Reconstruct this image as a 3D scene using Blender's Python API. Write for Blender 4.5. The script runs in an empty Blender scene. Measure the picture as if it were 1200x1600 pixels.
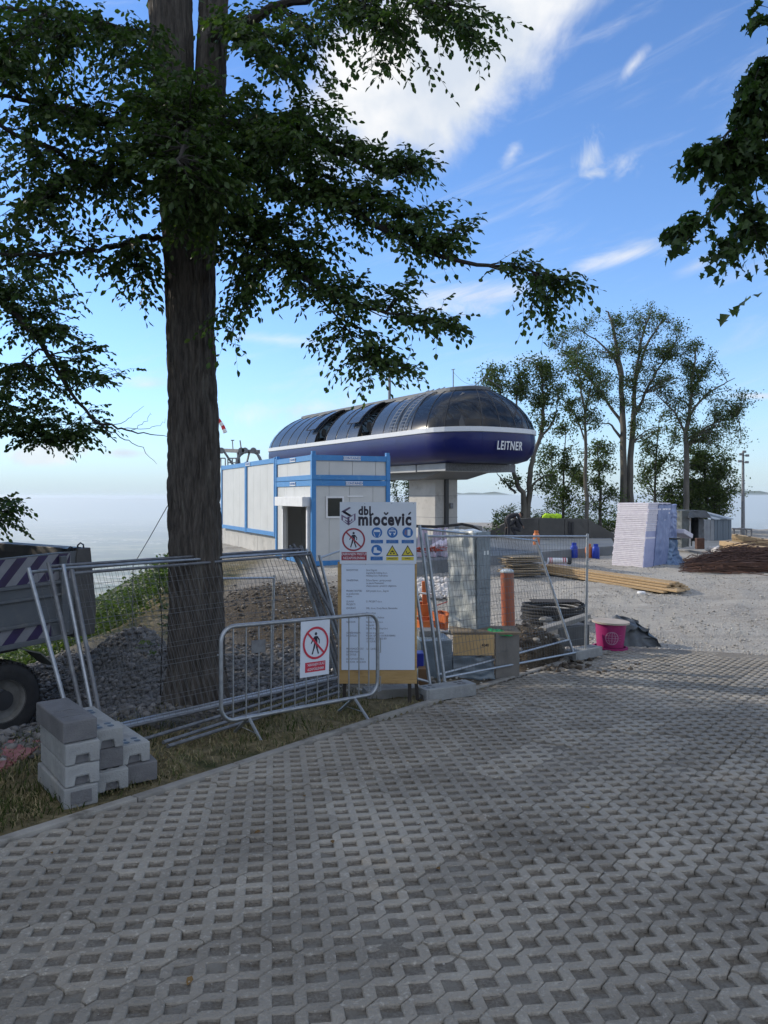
import bpy, bmesh, math, random
import numpy as np
from mathutils import Vector, Matrix, noise as mnoise
random.seed(7); RNG = np.random.default_rng(11)
R = math.radians
scene = bpy.context.scene
COL = scene.collection

# ---------------------------------------------------------------- camera
EYE = 1.85; F = 1200.0; HZ = 775.0
cam_d = bpy.data.cameras.new('camera'); cam = bpy.data.objects.new('camera', cam_d); COL.objects.link(cam)
cam.location = (0, 0, EYE); cam.rotation_euler = (R(90), 0, 0)
cam_d.sensor_fit = 'VERTICAL'; cam_d.sensor_height = 24; cam_d.sensor_width = 18; cam_d.lens = 18.0
cam_d.shift_y = -25/1600; cam_d.clip_start = 0.1; cam_d.clip_end = 300000
scene.camera = cam
# ---------------------------------------------------------------- light
SUN_EL = 24.0
sx, sy = -0.93, 0.37
SUN_ROT = math.atan2(sx, sy)
ce = math.cos(R(SUN_EL)); SUN = Vector((sx*ce/math.hypot(sx, sy), sy*ce/math.hypot(sx, sy), math.sin(R(SUN_EL))))
sl = bpy.data.lights.new('sun', 'SUN'); sl.energy = 2.0; sl.angle = R(0.5); sl.color = (1.0, 0.90, 0.76)
so = bpy.data.objects.new('sun', sl); COL.objects.link(so); so.rotation_euler = SUN.to_track_quat('Z', 'Y').to_euler()
scene.view_settings.view_transform = 'Standard'; scene.view_settings.look = 'None'
scene.view_settings.exposure = 0.88; scene.view_settings.gamma = 1.0; scene.view_settings.use_curve_mapping = False
scene.render.engine = 'CYCLES'
cy = scene.cycles
cy.use_denoising = True; cy.max_bounces = 8; cy.transparent_max_bounces = 12; cy.volume_bounces = 1; cy.diffuse_bounces = 3
cy.caustics_reflective = False; cy.caustics_refractive = False; cy.use_adaptive_sampling = True

class NT:
    """small node-tree helper"""
    def __init__(s, tree): s.t = tree; s.n = tree.nodes; s.l = tree.links
    def new(s, typ, **kw):
        n = s.n.new(typ)
        for k, v in kw.items(): setattr(n, k, v)
        return n
    def put(s, sock, v):
        if v is None: return
        if hasattr(v, 'links') or isinstance(v, bpy.types.NodeSocket): s.l.new(v, sock)
        elif isinstance(v, (tuple, list)) and len(v) == 3 and sock.type == 'RGBA': sock.default_value = (*v, 1)
        else: sock.default_value = v
    def math(s, op, a, b=None, c=None, clamp=False):
        n = s.new('ShaderNodeMath', operation=op, use_clamp=clamp)
        for i, v in enumerate((a, b, c)):
            if v is not None: s.put(n.inputs[i], v)
        return n.outputs[0]
    def mix(s, f, a, b, blend='MIX'):
        n = s.new('ShaderNodeMix', data_type='RGBA', blend_type=blend)
        s.put(n.inputs[0], f); s.put(n.inputs[6], a); s.put(n.inputs[7], b)
        return n.outputs[2]
    def noise(s, vec, scale, detail=4, rough=.55, out=0, dist=0.0):
        n = s.new('ShaderNodeTexNoise'); s.put(n.inputs['Scale'], scale); n.inputs['Detail'].default_value = detail
        n.inputs['Roughness'].default_value = rough; n.inputs['Distortion'].default_value = dist
        if vec is not None: s.l.new(vec, n.inputs['Vector'])
        return n.outputs[out]
    def ramp(s, fac, stops):
        n = s.new('ShaderNodeValToRGB'); r = n.color_ramp
        while len(r.elements) < len(stops): r.elements.new(0.5)
        for e, (p, c) in zip(r.elements, stops):
            e.position = p; e.color = (*c, 1) if len(c) == 3 else c
        s.put(n.inputs[0], fac); return n.outputs[0]
    def smooth(s, v, a, b):
        n = s.new('ShaderNodeMapRange', interpolation_type='SMOOTHSTEP')
        s.put(n.inputs[0], v); n.inputs[1].default_value = a; n.inputs[2].default_value = b
        return n.outputs[0]
    def vec(s, x, y, z):
        n = s.new('ShaderNodeCombineXYZ')
        for i, v in enumerate((x, y, z)): s.put(n.inputs[i], v)
        return n.outputs[0]

# ---------------------------------------------------------------- world: sky with clouds
W = bpy.data.worlds.new('World'); scene.world = W; W.use_nodes = True
wt = NT(W.node_tree); W.node_tree.nodes.clear()
sky = wt.new('ShaderNodeTexSky', sky_type='NISHITA', sun_disc=False)
sky.sun_elevation = R(SUN_EL); sky.sun_rotation = SUN_ROT % (2*math.pi); sky.altitude = 1000
sky.air_density = 1.0; sky.dust_density = 0.1; sky.ozone_density = 4.5
SKY_STRENGTH = 0.125
tc = wt.new('ShaderNodeTexCoord'); sep = wt.new('ShaderNodeSeparateXYZ'); wt.l.new(tc.outputs['Generated'], sep.inputs[0])
dx, dy, dz = sep.outputs
# flat cloud layer coordinates (seen from below)
den = wt.math('MAXIMUM', wt.math('ADD', dz, 0.10), 0.05)
lx = wt.math('DIVIDE', dx, den); ly = wt.math('DIVIDE', dy, den)
lay = wt.vec(wt.math('MULTIPLY', lx, 0.55), ly, 0.0)
n1 = wt.noise(tc.outputs['Generated'], 5.5, 9, .62, dist=.35)
n2 = wt.noise(lay, 1.3, 8, .62, dist=1.0)
uy = wt.math('MAXIMUM', dy, 0.02)
u = wt.math('DIVIDE', dx, uy); w = wt.math('DIVIDE', dz, uy)
def blob(px, py, rx, ry, ang, soft=.55, amp=1.6, edge=.0, nz=None):
    cu, cw = (px-600)/F, (HZ-py)/F
    du = wt.math('SUBTRACT', u, cu); dw = wt.math('SUBTRACT', w, cw)
    c, s_ = math.cos(R(ang)), math.sin(R(ang))
    a = wt.math('ADD', wt.math('MULTIPLY', du, c*F/rx), wt.math('MULTIPLY', dw, s_*F/rx))
    b = wt.math('ADD', wt.math('MULTIPLY', du, -s_*F/ry), wt.math('MULTIPLY', dw, c*F/ry))
    d = wt.math('SQRT', wt.math('ADD', wt.math('MULTIPLY', a, a), wt.math('MULTIPLY', b, b)))
    v = wt.math('ADD', wt.math('SUBTRACT', 1.0+edge, d), wt.math('MULTIPLY', wt.math('SUBTRACT', nz or n1, .5), amp))
    return wt.math('MULTIPLY', wt.smooth(v, 0.0, soft), wt.smooth(dy, 0.05, .3))
nfine = wt.noise(tc.outputs['Generated'], 14, 8, .68, dist=.6)
vs = wt.vec(wt.math('MULTIPLY', wt.math('SUBTRACT', wt.math('MULTIPLY', dx, .9), wt.math('MULTIPLY', dz, .35)), 6),
            wt.math('MULTIPLY', dy, 6), wt.math('MULTIPLY', wt.math('ADD', dz, wt.math('MULTIPLY', dx, -.28)), 30))
nstreak = wt.noise(vs, 1.0, 8, .65, dist=.5)
blobs = [blob(690, 90, 330, 150, 40, .5, 1.5), blob(600, 150, 170, 110, 10, .6, 1.5), blob(850, -60, 200, 120, 50, .6, 1.6), blob(590,110,120,90,0,.5,1.2)]
wisps = [blob(918, 252, 60, 26, 55, 1.7, 5.5, -.1, nz=nfine), blob(925, 272, 45, 14, 5, 1.6, 4.5, 0, nz=nfine), blob(975, 252, 40, 24, 30, 2.0, 5.5, 0, nz=nfine),
         blob(800, 240, 42, 20, 60, 1.4, 2.2, nz=nfine), blob(990, 100, 45, 12, 50, 1.8, 2.4, nz=nfine),
         blob(975, 400, 130, 20, 17, 1.2, 2.6, .1, nz=nstreak), blob(720, 462, 170, 30, 6, 1.1, 2.8, .1, nz=nstreak), blob(690, 480, 150, 34, 3, 1.4, 3.0, -.1, nz=nfine),
         blob(430, 530, 140, 14, -4, 1.9, 2.6, nz=nstreak), blob(1090, 415, 60, 18, 25, 2, 2.2, nz=nstreak),
         blob(75, 706, 80, 17, 3, .7, 2.8, .15, nz=nfine), blob(190, 708, 45, 12, 0, .8, 2.6, .1, nz=nfine), blob(230, 600, 60, 14, 0, 1.6, 2.4, nz=nstreak),
         blob(470, 640, 170, 26, 5, 1.7, 3.0, nz=nfine), blob(1185, 619, 60, 9, 0, 1.0, 2.0, nz=nstreak),
         blob(830, 560, 150, 20, 6, 2.2, 2.6, nz=nstreak), blob(1170, 200, 90, 60, 40, 2.2, 2.4, nz=nstreak)]
m = blobs[0]
for b in blobs[1:]: m = wt.math('MAXIMUM', m, b)
# cloud added over the unseen sky as neutral fill for the foreground
fill_cloud = wt.math('MULTIPLY', wt.smooth(n2, .36, .60), wt.math('SUBTRACT', 1.0, wt.smooth(wt.math('SUBTRACT', dy, wt.math('MULTIPLY', dz, .35)), 0.15, .45)))
fill_cloud = wt.math('MULTIPLY', fill_cloud, .95); m = wt.math('MAXIMUM', m, fill_cloud)
wm = wisps[0]
for b in wisps[1:]: wm = wt.math('MAXIMUM', wm, b)
gen2 = wt.math('MULTIPLY', wt.smooth(nstreak, .50, .82), .28)
wm = wt.math('MAXIMUM', wt.math('MULTIPLY', wm, .82), gen2)
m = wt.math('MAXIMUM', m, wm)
skyc = wt.mix(1.0, sky.outputs[0], (SKY_STRENGTH,)*3, 'MULTIPLY')
SKY_TINT = (.90, 1.0, 1.12)
skyc = wt.mix(1.0, skyc, SKY_TINT, 'MULTIPLY')
# low air: the sky pales towards the horizon
el = wt.math('MAXIMUM', dz, 0.0)
hz = wt.math('POWER', 2.718, wt.math('MULTIPLY', el, -9.0))
skyc = wt.mix(wt.math('MULTIPLY', hz, .95), skyc, (.315, .40, .45))
shade = wt.noise(tc.outputs['Generated'], 9, 5, .55)
cc = wt.mix(wt.smooth(shade, .35, .7), (.38, .42, .48), (.56, .56, .56))
# the added out-of-view cloud is brightened to lift light on the foreground
cc = wt.mix(1.0, cc, wt.mix(fill_cloud, (1, 1, 1), (1.50, 1.45, 1.38)), 'MULTIPLY')
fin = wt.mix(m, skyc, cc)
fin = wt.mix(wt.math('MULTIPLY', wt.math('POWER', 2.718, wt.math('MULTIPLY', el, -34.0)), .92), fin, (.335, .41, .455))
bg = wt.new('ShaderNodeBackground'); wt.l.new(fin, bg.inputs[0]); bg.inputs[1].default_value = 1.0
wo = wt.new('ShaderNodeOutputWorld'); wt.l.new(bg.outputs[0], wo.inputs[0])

# ---------------------------------------------------------------- helpers
def tag(o, label=None, cat=None, group=None, kind=None):
    if label: o['label'] = label
    if cat: o['category'] = cat
    if group: o['group'] = group
    if kind: o['kind'] = kind
    return o
def thing(name, label, cat, loc=(0, 0, 0), rz=0.0, group=None, rot=None):
    o = bpy.data.objects.new(name, None); COL.objects.link(o); o.empty_display_size = .2
    o.location = loc; o.rotation_euler = rot if rot else (0, 0, rz)
    return tag(o, label, cat, group)
def copy_thing(root, loc, rz=None, label=None):
    r = root.copy(); COL.objects.link(r); r.location = loc
    if rz is not None: r.rotation_euler = (0, 0, rz)
    if label: r['label'] = label
    for ch in root.children:
        c = ch.copy(); COL.objects.link(c); c.parent = r
        for g in ch.children:
            d = g.copy(); COL.objects.link(d); d.parent = c
    return r
def U(px, py, Y):
    """point at depth Y that the photograph shows at (px, py)"""
    return Vector(((px-600)/F*Y, Y, EYE-(py-HZ)/F*Y))

class MB:
    def __init__(s): s.v = []; s.f = []; s.m = []
    def poly(s, pts, m=0):
        i = len(s.v); s.v += [tuple(p) for p in pts]; s.f.append(tuple(range(i, i+len(pts)))); s.m.append(m); return s
    def box(s, c, size, M=None, m=0):
        cx, cy_, cz = c; x, y, z = size[0]/2, size[1]/2, size[2]/2
        P = [Vector((cx+a*x, cy_+b*y, cz+d*z)) for d in (-1, 1) for a, b in ((-1, -1), (1, -1), (1, 1), (-1, 1))]
        if M is not None: P = [M @ p for p in P]
        i = len(s.v); s.v += [tuple(p) for p in P]
        for f in ((3, 2, 1, 0), (4, 5, 6, 7), (0, 1, 5, 4), (1, 2, 6, 5), (2, 3, 7, 6), (3, 0, 4, 7)):
            s.f.append(tuple(i+k for k in f)); s.m.append(m)
        return s
    def bar(s, p, q, w, h=None, m=0, up=(0, 0, 1)):
        """box section along p->q"""
        p = Vector(p); q = Vector(q); d = (q-p); L = d.length
        if L < 1e-6: return s
        d /= L; upv = Vector(up)
        if abs(d.dot(upv)) > .98: upv = Vector((0, 1, 0))
        x = d.cross(upv).normalized(); z = x.cross(d)
        M = Matrix((x, d, z)).transposed().to_4x4(); M.translation = (p+q)/2
        return s.box((0, 0, 0), (w, L, h or w), M, m)
    def tube(s, pts, r, n=8, m=0, cap=True):
        pts = [Vector(p) for p in pts]; k = len(pts)
        rs = r if isinstance(r, (list, tuple)) else [r]*k
        base = len(s.v); ref = None
        for i in range(k):
            t = (pts[min(i+1, k-1)]-pts[max(i-1, 0)])
            if t.length < 1e-9: t = Vector((0, 0, 1))
            t.normalize()
            if ref is None:
                ref = Vector((0, 0, 1)) if abs(t.z) < .9 else Vector((1, 0, 0))
            x = t.cross(ref)
            if x.length < 1e-4: x = t.orthogonal()
            x.normalize(); y = x.cross(t).normalized(); ref = y
            for j in range(n):
                a = 2*math.pi*j/n
                s.v.append(tuple(pts[i]+(x*math.cos(a)+y*math.sin(a))*rs[i]))
        for i in range(k-1):
            for j in range(n):
                a = base+i*n+j; b = base+i*n+(j+1) % n
                s.f.append((a, a+n, b+n, b)); s.m.append(m)
        if cap and n > 2:
            s.f.append(tuple(base+j for j in range(n))); s.m.append(m)
            s.f.append(tuple(base+(k-1)*n+j for j in reversed(range(n)))); s.m.append(m)
        return s
    def lathe(s, prof, n=24, M=None, m=0):
        """prof: list of (radius, z)"""
        base = len(s.v)
        for r_, z in prof:
            for j in range(n):
                a = 2*math.pi*j/n; p = Vector((r_*math.cos(a), r_*math.sin(a), z))
                s.v.append(tuple(M @ p if M is not None else p))
        for i in range(len(prof)-1):
            for j in range(n):
                a = base+i*n+j; b = base+i*n+(j+1) % n
                s.f.append((a, b, b+n, a+n)); s.m.append(m)
        return s
    def prism(s, pts2, t0, t1, M=None, m=0):
        """polygon in local xz extruded along local y from t0 to t1"""
        n = len(pts2); i = len(s.v)
        for t in (t0, t1):
            for (a, b) in pts2:
                p = Vector((a, t, b)); s.v.append(tuple(M @ p if M is not None else p))
        s.f.append(tuple(range(i, i+n))); s.m.append(m)
        s.f.append(tuple(range(i+2*n-1, i+n-1, -1))); s.m.append(m)
        for k in range(n):
            l = (k+1) % n
            s.f.append((i+l, i+k, i+n+k, i+n+l)); s.m.append(m)
        return s
    def build(s, name, mats, parent=None, smooth=False, bevel=0.0, kind=None, label=None, seg=2, recalc=False):
        me = bpy.data.meshes.new(name); me.from_pydata(s.v, [], s.f)
        if not isinstance(mats, (list, tuple)): mats = [mats]
        for x in mats: me.materials.append(x)
        if len(mats) > 1: me.polygons.foreach_set('material_index', s.m)
        if recalc:
            bm = bmesh.new(); bm.from_mesh(me); bmesh.ops.recalc_face_normals(bm, faces=bm.faces); bm.to_mesh(me); bm.free()
        if smooth:
            me.polygons.foreach_set('use_smooth', [True]*len(me.polygons))
            try: me.set_sharp_from_angle(angle=R(40))
            except Exception: pass
        o = bpy.data.objects.new(name, me); COL.objects.link(o); o.parent = parent
        if bevel:
            b = o.modifiers.new('edge', 'BEVEL'); b.width = bevel; b.segments = seg; b.limit_method = 'ANGLE'; b.angle_limit = R(35)
        if kind: o['kind'] = kind
        if label: o['label'] = label
        return o
def np_mesh(name, V, Fq, mat, parent=None, kind=None, smooth=False):
    """V (n,3), Fq (m,k) with k = 3 or 4"""
    me = bpy.data.meshes.new(name); k = Fq.shape[1]
    me.vertices.add(len(V)); me.vertices.foreach_set('co', np.ascontiguousarray(V, dtype=np.float32).ravel())
    me.loops.add(Fq.size); me.loops.foreach_set('vertex_index', np.ascontiguousarray(Fq, dtype=np.int32).ravel())
    me.polygons.add(len(Fq)); me.polygons.foreach_set('loop_start', np.arange(0, Fq.size, k, dtype=np.int32))
    try: me.polygons.foreach_set('loop_total', np.full(len(Fq), k, dtype=np.int32))
    except Exception: pass
    if smooth: me.polygons.foreach_set('use_smooth', np.ones(len(Fq), dtype=bool))
    me.materials.append(mat); me.update(calc_edges=True); me.validate()
    o = bpy.data.objects.new(name, me); COL.objects.link(o); o.parent = parent
    if kind: o['kind'] = kind
    return o

# ---------------------------------------------------------------- materials
def mat(name, c, rough=.6, c2=None, scale=6.0, metal=0.0, bump=0.0, bscale=None, stain=None, stain_scale=1.5, spec=.5, coat=0.0, stretch=None, amount=1.0, objrand=0.0, world=False):
    m = bpy.data.materials.new(name); m.use_nodes = True; t = NT(m.node_tree)
    b = m.node_tree.nodes['Principled BSDF']
    tcn = t.new('ShaderNodeTexCoord'); v = t.new('ShaderNodeNewGeometry').outputs['Position'] if world else tcn.outputs['Object']
    if stretch:
        mp = t.new('ShaderNodeMapping'); t.l.new(v, mp.inputs[0]); mp.inputs['Scale'].default_value = stretch; v = mp.outputs[0]
    col = c
    if c2 is not None:
        n = t.noise(v, scale, 6, .6); col = t.mix(t.math('MULTIPLY', t.smooth(n, .3, .7), amount), c, c2)
    if stain is not None:
        n = t.noise(v, stain_scale, 7, .65); col = t.mix(t.smooth(n, .52, .72), col, stain)
    if objrand:
        oi = t.new('ShaderNodeObjectInfo')
        k = t.math('ADD', 1.0-objrand, t.math('MULTIPLY', oi.outputs['Random'], 2*objrand))
        col = t.mix(1.0, col, t.vec(k, k, k), 'MULTIPLY')
    t.put(b.inputs['Base Color'], col)
    b.inputs['Roughness'].default_value = rough; b.inputs['Metallic'].default_value = metal
    b.inputs['Specular IOR Level'].default_value = spec; b.inputs['Coat Weight'].default_value = coat
    if bump:
        n = t.noise(v, bscale or scale*6, 5, .6); bp = t.new('ShaderNodeBump'); bp.inputs['Strength'].default_value = bump
        bp.inputs['Distance'].default_value = .02; t.l.new(n, bp.inputs['Height']); t.l.new(bp.outputs[0], b.inputs['Normal'])
    return m
M_CONC = mat('concrete', (.30, .29, .27), .9, (.20, .20, .19), 2.5, bump=.5, bscale=60, stain=(.16, .15, .14), stain_scale=3)
M_PAVE = mat('paver_concrete', (.385, .352, .298), .93, (.25, .226, .188), 1.1, bump=1.0, bscale=55, stain=(.47, .435, .375), stain_scale=34, objrand=.15, world=True)
M_KERB = mat('kerb_concrete', (.35, .33, .295), .92, (.25, .235, .21), 4, bump=.5, bscale=80, stain=(.13, .12, .10), stain_scale=3.0, objrand=.12)
M_FOOT = mat('foot_concrete', (.34, .35, .345), .9, (.25, .255, .255), 6, bump=.5, bscale=70, stain=(.34, .35, .34), stain_scale=5, objrand=.12)
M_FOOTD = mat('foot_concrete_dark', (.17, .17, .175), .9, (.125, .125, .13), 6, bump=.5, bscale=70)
M_GALV = mat('galvanised_steel', (.40, .42, .44), .42, (.30, .32, .34), 14, metal=.75)
M_WIRE = mat('fence_wire', (.15, .155, .16), .55, metal=.4)
M_OLDSTEEL = mat('weathered_steel', (.22, .23, .24), .55, (.14, .14, .15), 9, metal=.5)
M_BLUE = mat('container_blue', (.035, .21, .50), .42, (.035, .19, .46), 3, stain=(.09, .27, .5), stain_scale=5)
M_PANEL = mat('container_panel', (.54, .55, .54), .5, (.49, .50, .49), 1.2)
M_DARK = mat('dark_inside', (.05, .055, .055), .8)
M_WHITE = mat('white_plastic', (.72, .73, .74), .5, (.64, .65, .66), 4)
M_SIGN = mat('sign_white', (.66, .71, .78), .35, (.62, .67, .74), 2)
M_HULL = mat('station_navy', (.003, .006, .075), .30, (.003, .007, .09), .7, spec=.3, coat=.08)
M_STRIPE = mat('station_stripe', (.62, .64, .66), .4)
M_UNDER = mat('station_underside', (.42, .43, .43), .6, (.34, .35, .35), 1.0)
M_BLACK = mat('black_trim', (.018, .019, .022), .4)
M_RUBBER = mat('rubber', (.022, .022, .023), .85, (.035, .034, .033), 8, bump=.3)
M_TIMBER = mat('timber', (.50, .36, .20), .75, (.38, .26, .14), 3, bump=.3, bscale=30, stretch=(1, 8, 8), objrand=.15)
M_PLY = mat('plywood', (.47, .31, .13), .6, (.38, .24, .09), 3, stain=(.30, .18, .07), stain_scale=5, stretch=(1, 1, 6))
M_OLDWOOD = mat('old_board', (.34, .27, .18), .85, (.22, .17, .11), 4, bump=.4, bscale=30, objrand=.25)
M_DARKWOOD = mat('dark_wood', (.035, .03, .026), .9, bump=.4, bscale=30)
M_RUST = mat('rusty_steel', (.11, .055, .035), .85, (.06, .03, .022), 8)
M_ORANGE = mat('orange_plastic', (.62, .17, .04), .5, (.45, .11, .03), 5)
M_PVC = mat('brown_pipe', (.44, .13, .06), .45, (.36, .10, .05), 3, stain=(.30, .16, .11), stain_scale=6)
M_MAGENTA = mat('magenta_paint', (.33, .012, .13), .5, (.26, .01, .10), 3)
M_FOIL = None
M_RED = mat('sign_red', (.50, .03, .06), .45)
M_SBLUE = mat('sign_blue', (.02, .14, .42), .45)
M_YEL = mat('sign_yellow', (.62, .52, .05), .45)
M_INK = mat('ink', (.015, .013, .03), .5)
M_INKG = mat('ink_grey', (.10, .105, .15), .5)
M_LOGO = mat('logo_violet', (.09, .065, .13), .5)
M_LOGO2 = mat('logo_violet_pale', (.20, .15, .24), .5)
M_TRUCK = mat('truck_grey', (.12, .13, .138), .55, (.10, .11, .12), 2.5, stain=(.20, .19, .17), stain_scale=1.6)
M_TRKW = mat('truck_stripe_pale', (.21, .21, .22), .55, (.25, .25, .27), 4)
M_TRKP = mat('truck_stripe_violet', (.035, .02, .085), .5, (.03, .018, .05), 3)
M_SKIN = mat('skin', (.42, .24, .17), .6)
M_CLOTH = mat('work_cloth', (.022, .022, .026), .9, (.04, .04, .045), 12)
M_HAIR = mat('dark_hair', (.015, .012, .01), .9)
# ================================================================ terrain
def _h(ix, iy, seed=0):
    with np.errstate(over='ignore'):
        n = (ix.astype(np.int64)*374761393 + iy.astype(np.int64)*668265263 + seed*1274126177) & 0x7fffffff
        n = ((n ^ (n >> 13))*1274126177) & 0x7fffffff
    return (n & 0xffff)/65535.0
def vnoise(x, y, seed=0):
    x = np.asarray(x, float); y = np.asarray(y, float)
    ix = np.floor(x); iy = np.floor(y); fx = x-ix; fy = y-iy
    fx = fx*fx*(3-2*fx); fy = fy*fy*(3-2*fy); ix = ix.astype(np.int64); iy = iy.astype(np.int64)
    a = _h(ix, iy, seed); b = _h(ix+1, iy, seed); c = _h(ix, iy+1, seed); d = _h(ix+1, iy+1, seed)
    return (a*(1-fx)+b*fx)*(1-fy)+(c*(1-fx)+d*fx)*fy
def fbm(x, y, o=4, seed=0):
    s = 0; a = .5
    for k in range(o): s = s+a*vnoise(x*2**k, y*2**k, seed+k); a *= .5
    return s/(1-.5**o)
def sst(a, b, x):
    t = np.clip((np.asarray(x, float)-a)/(b-a), 0, 1); return t*t*(3-2*t)
K0 = np.array([-2.35, 4.69]); KS = np.array([.6, .8]); KT = np.array([.8, -.6])
def st(x, y):
    rx, ry = np.asarray(x, float)-K0[0], np.asarray(y, float)-K0[1]
    return rx*KS[0]+ry*KS[1], rx*KT[0]+ry*KT[1]
def xy(s, t): return K0[0]+KS[0]*s+KT[0]*t, K0[1]+KS[1]*s+KT[1]*t
def smax(t): return 11.15+.13*t
def kerb_t(s):
    return np.interp(s, [-6, 0, 1.5, 3, 4.4, 6.5, 9.2, 10.3, 11.1], [.05, 0, -.02, -.10, -.15, -.17, -.15, -.06, .05])
POLY = np.array([(-60, -80), (-16, -5), (-12, 10), (-7.4, 14.8), (-5.0, 19.5), (-5.4, 27), (-9.0, 37.8), (-10.8, 50), (-12, 66), (12, 68), (30, 50), (60, 42), (90, -80)], float)
def outside(x, y):
    """distance outside the plateau, 0 within"""
    x = np.asarray(x, float); y = np.asarray(y, float); d = np.full(x.shape, 1e12); ins = np.zeros(x.shape, bool)
    n = len(POLY)
    for i in range(n):
        ax, ay = POLY[i]; bx, by = POLY[(i+1) % n]
        ex, ey = bx-ax, by-ay; t = np.clip(((x-ax)*ex+(y-ay)*ey)/(ex*ex+ey*ey), 0, 1)
        d = np.minimum(d, (x-ax-t*ex)**2+(y-ay-t*ey)**2)
        c = ((ay > y) != (by > y)) & (x < (bx-ax)*(y-ay)/((by-ay) if by != ay else 1e-9)+ax)
        ins ^= c
    return np.where(ins, 0, np.sqrt(d))
MOUNDS = [  # x, y, sx, sy, height, angle
    (-4.35, 13.2, 1.0, 1.4, 1.15), (-3.3, 12.2, 1.2, 1.0, .55), (-1.4, 12.6, 1.6, 1.1, .42), (-5.9, 14.5, 1.2, 1.2, .6),
    (-2.75, 19.0, 1.5, 1.6, .50), (-1.4, 18.2, 1.1, 1.3, .22),
    (2.25, 11.95, .80, .55, .48), (1.75, 12.3, .6, .5, .14)]
def gh(x, y, rough=True):
    x = np.asarray(x, float); y = np.asarray(y, float)
    z = -0.06*np.clip(y, -30, 15)
    z = z+(-.45-z)*sst(13.8, 25, y)
    s, t = st(x, y); dk = -t
    z = z-.95*sst(2.2, 6.3, dk)*(1-sst(14, 23, y))*sst(-6, 1, y)
    on = (t > -.35) & (s < smax(t)+.1)
    for mx, my, ax, ay, h in MOUNDS:
        z = z+h*np.exp(-((x-mx)/ax)**2-((y-my)/ay)**2)*np.where(on, 0, 1)*sst(.35, 1.2, dk+.75*sst(6.8, 7.8, s))
    if rough:
        near = np.where(on, 0, 1)*sst(-.1, .5, dk+np.where(s > 11, 2, 0))
        z = z+near*((fbm(x*1.1, y*1.1, 3, 3)-.5)*.16+(fbm(x*7, y*7, 3, 9)-.5)*.05)*np.where(y < 60, 1, 0)
        gm = sst(.9, 2.0, dk)*(1-sst(16, 20, y))
        z = z+gm*(fbm(x*14, y*14, 2, 21)-.5)*.07*np.where(y > 4, 1, 0)
    d = outside(x, y)
    dd = np.maximum(d, 0)
    drop = .55*dd*sst(0, 2.5, dd)
    hills = 60*(fbm(x/900, y/900, 4, 5)-.5)*sst(60, 900, dd)
    floor = -900+14*fbm(x/2500, y/2500, 3, 8)
    zz = z-drop+hills
    k = sst(1500, 2300, dd)
    return np.where(dd > 0, np.maximum(zz*(1-k)+floor*k, floor), z)
def G(x, y, rough=True): return float(gh(np.array([x]), np.array([y]), rough)[0])

# ground sheet, out to the horizon
rad = [0.4]
while rad[-1] < 14: rad.append(rad[-1]+max(.05, rad[-1]*.011))
while rad[-1] < 60: rad.append(rad[-1]*1.013)
while rad[-1] < 90000: rad.append(rad[-1]*1.035)
rad = np.array(rad)
ang = np.concatenate([np.linspace(-37, 37, 330, endpoint=False), np.linspace(37, 323, 90, endpoint=False)])
A_, R_ = np.meshgrid(np.radians(ang), rad, indexing='xy')
gx = R_*np.sin(A_); gy = R_*np.cos(A_)
gz = gh(gx, gy)
s_, t_ = st(gx, gy)
pv = (t_ > -.12) & (s_ < smax(t_)-.25)
gz = np.where(pv & (gy > -12), gz-.09, gz)
na = len(ang); nr = len(rad)
V = np.stack([gx, gy, gz], -1).reshape(-1, 3)
V = np.vstack([V, [[0, 0, -.1]]])
i, j = np.meshgrid(np.arange(nr-1), np.arange(na), indexing='ij'); j2 = (j+1) % na
Fq = np.stack([i*na+j, i*na+j2, (i+1)*na+j2, (i+1)*na+j], -1).reshape(-1, 4)[:, ::-1]

# masks: what covers the ground
x, y = V[:, 0], V[:, 1]; s_, t_ = st(x, y); dk = -t_; out = outside(x, y)
m_grass = sst(.0, .15, dk+(fbm(x*3, y*3, 2, 4)-.5)*.3)*(1-sst(1.5, 2.6, dk+(fbm(x*1.2, y*1.2, 3, 14)-.5)*1.0+sst(6, 10, y)*.55))*(1-sst(9.0, 11.5, y))
m_grav = sst(1.2, 2.2, dk)*(1-sst(15.5, 19, y))*(1-sst(-1.0, 1.0, x+(fbm(x, y, 3, 17)-.5)*2))
m_grass = np.maximum(m_grass, sst(-.3, .5, fbm(x*1.4, y*1.4, 3, 19)*.8+sst(14.5, 16.5, y)-.9)*(1-sst(-4.6, -3.8, x))*(1-sst(26, 30, y))*sst(13, 15, y))
m_soil = np.clip(sum(np.exp(-((x-a)/(b*1.25))**2-((y-c)/(d*1.25))**2) for a, b, c, d in ((2.35, .8, 11.75, .6), (-2.75, 1.6, 19, 1.8), (-1.4, 1.2, 18.2, 1.4), (1.9, 1.2, 10.6, .5)))*1.3, 0, 1)
m_wood = sst(1.0, 5, out)*(1-sst(1900, 2500, out+700*(fbm(x/800, y/800, 3, 31)-.5)))
mask = np.stack([m_grass, m_grav, m_soil, m_wood], -1)
gm_ = bpy.data.materials.new('ground'); gm_.use_nodes = True; t = NT(gm_.node_tree); b = gm_.node_tree.nodes['Principled BSDF']
at = t.new('ShaderNodeAttribute', attribute_name='cover'); sp = t.new('ShaderNodeSeparateColor'); t.l.new(at.outputs['Color'], sp.inputs[0])
tcn = t.new('ShaderNodeTexCoord'); v = tcn.outputs['Object']
def tex3(t, v, sc, a, b_, c, lo=.3, hi=.7):
    return t.ramp(t.noise(v, sc, 8, .7), [(lo, a), ((lo+hi)/2, b_), (hi, c)])
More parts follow.
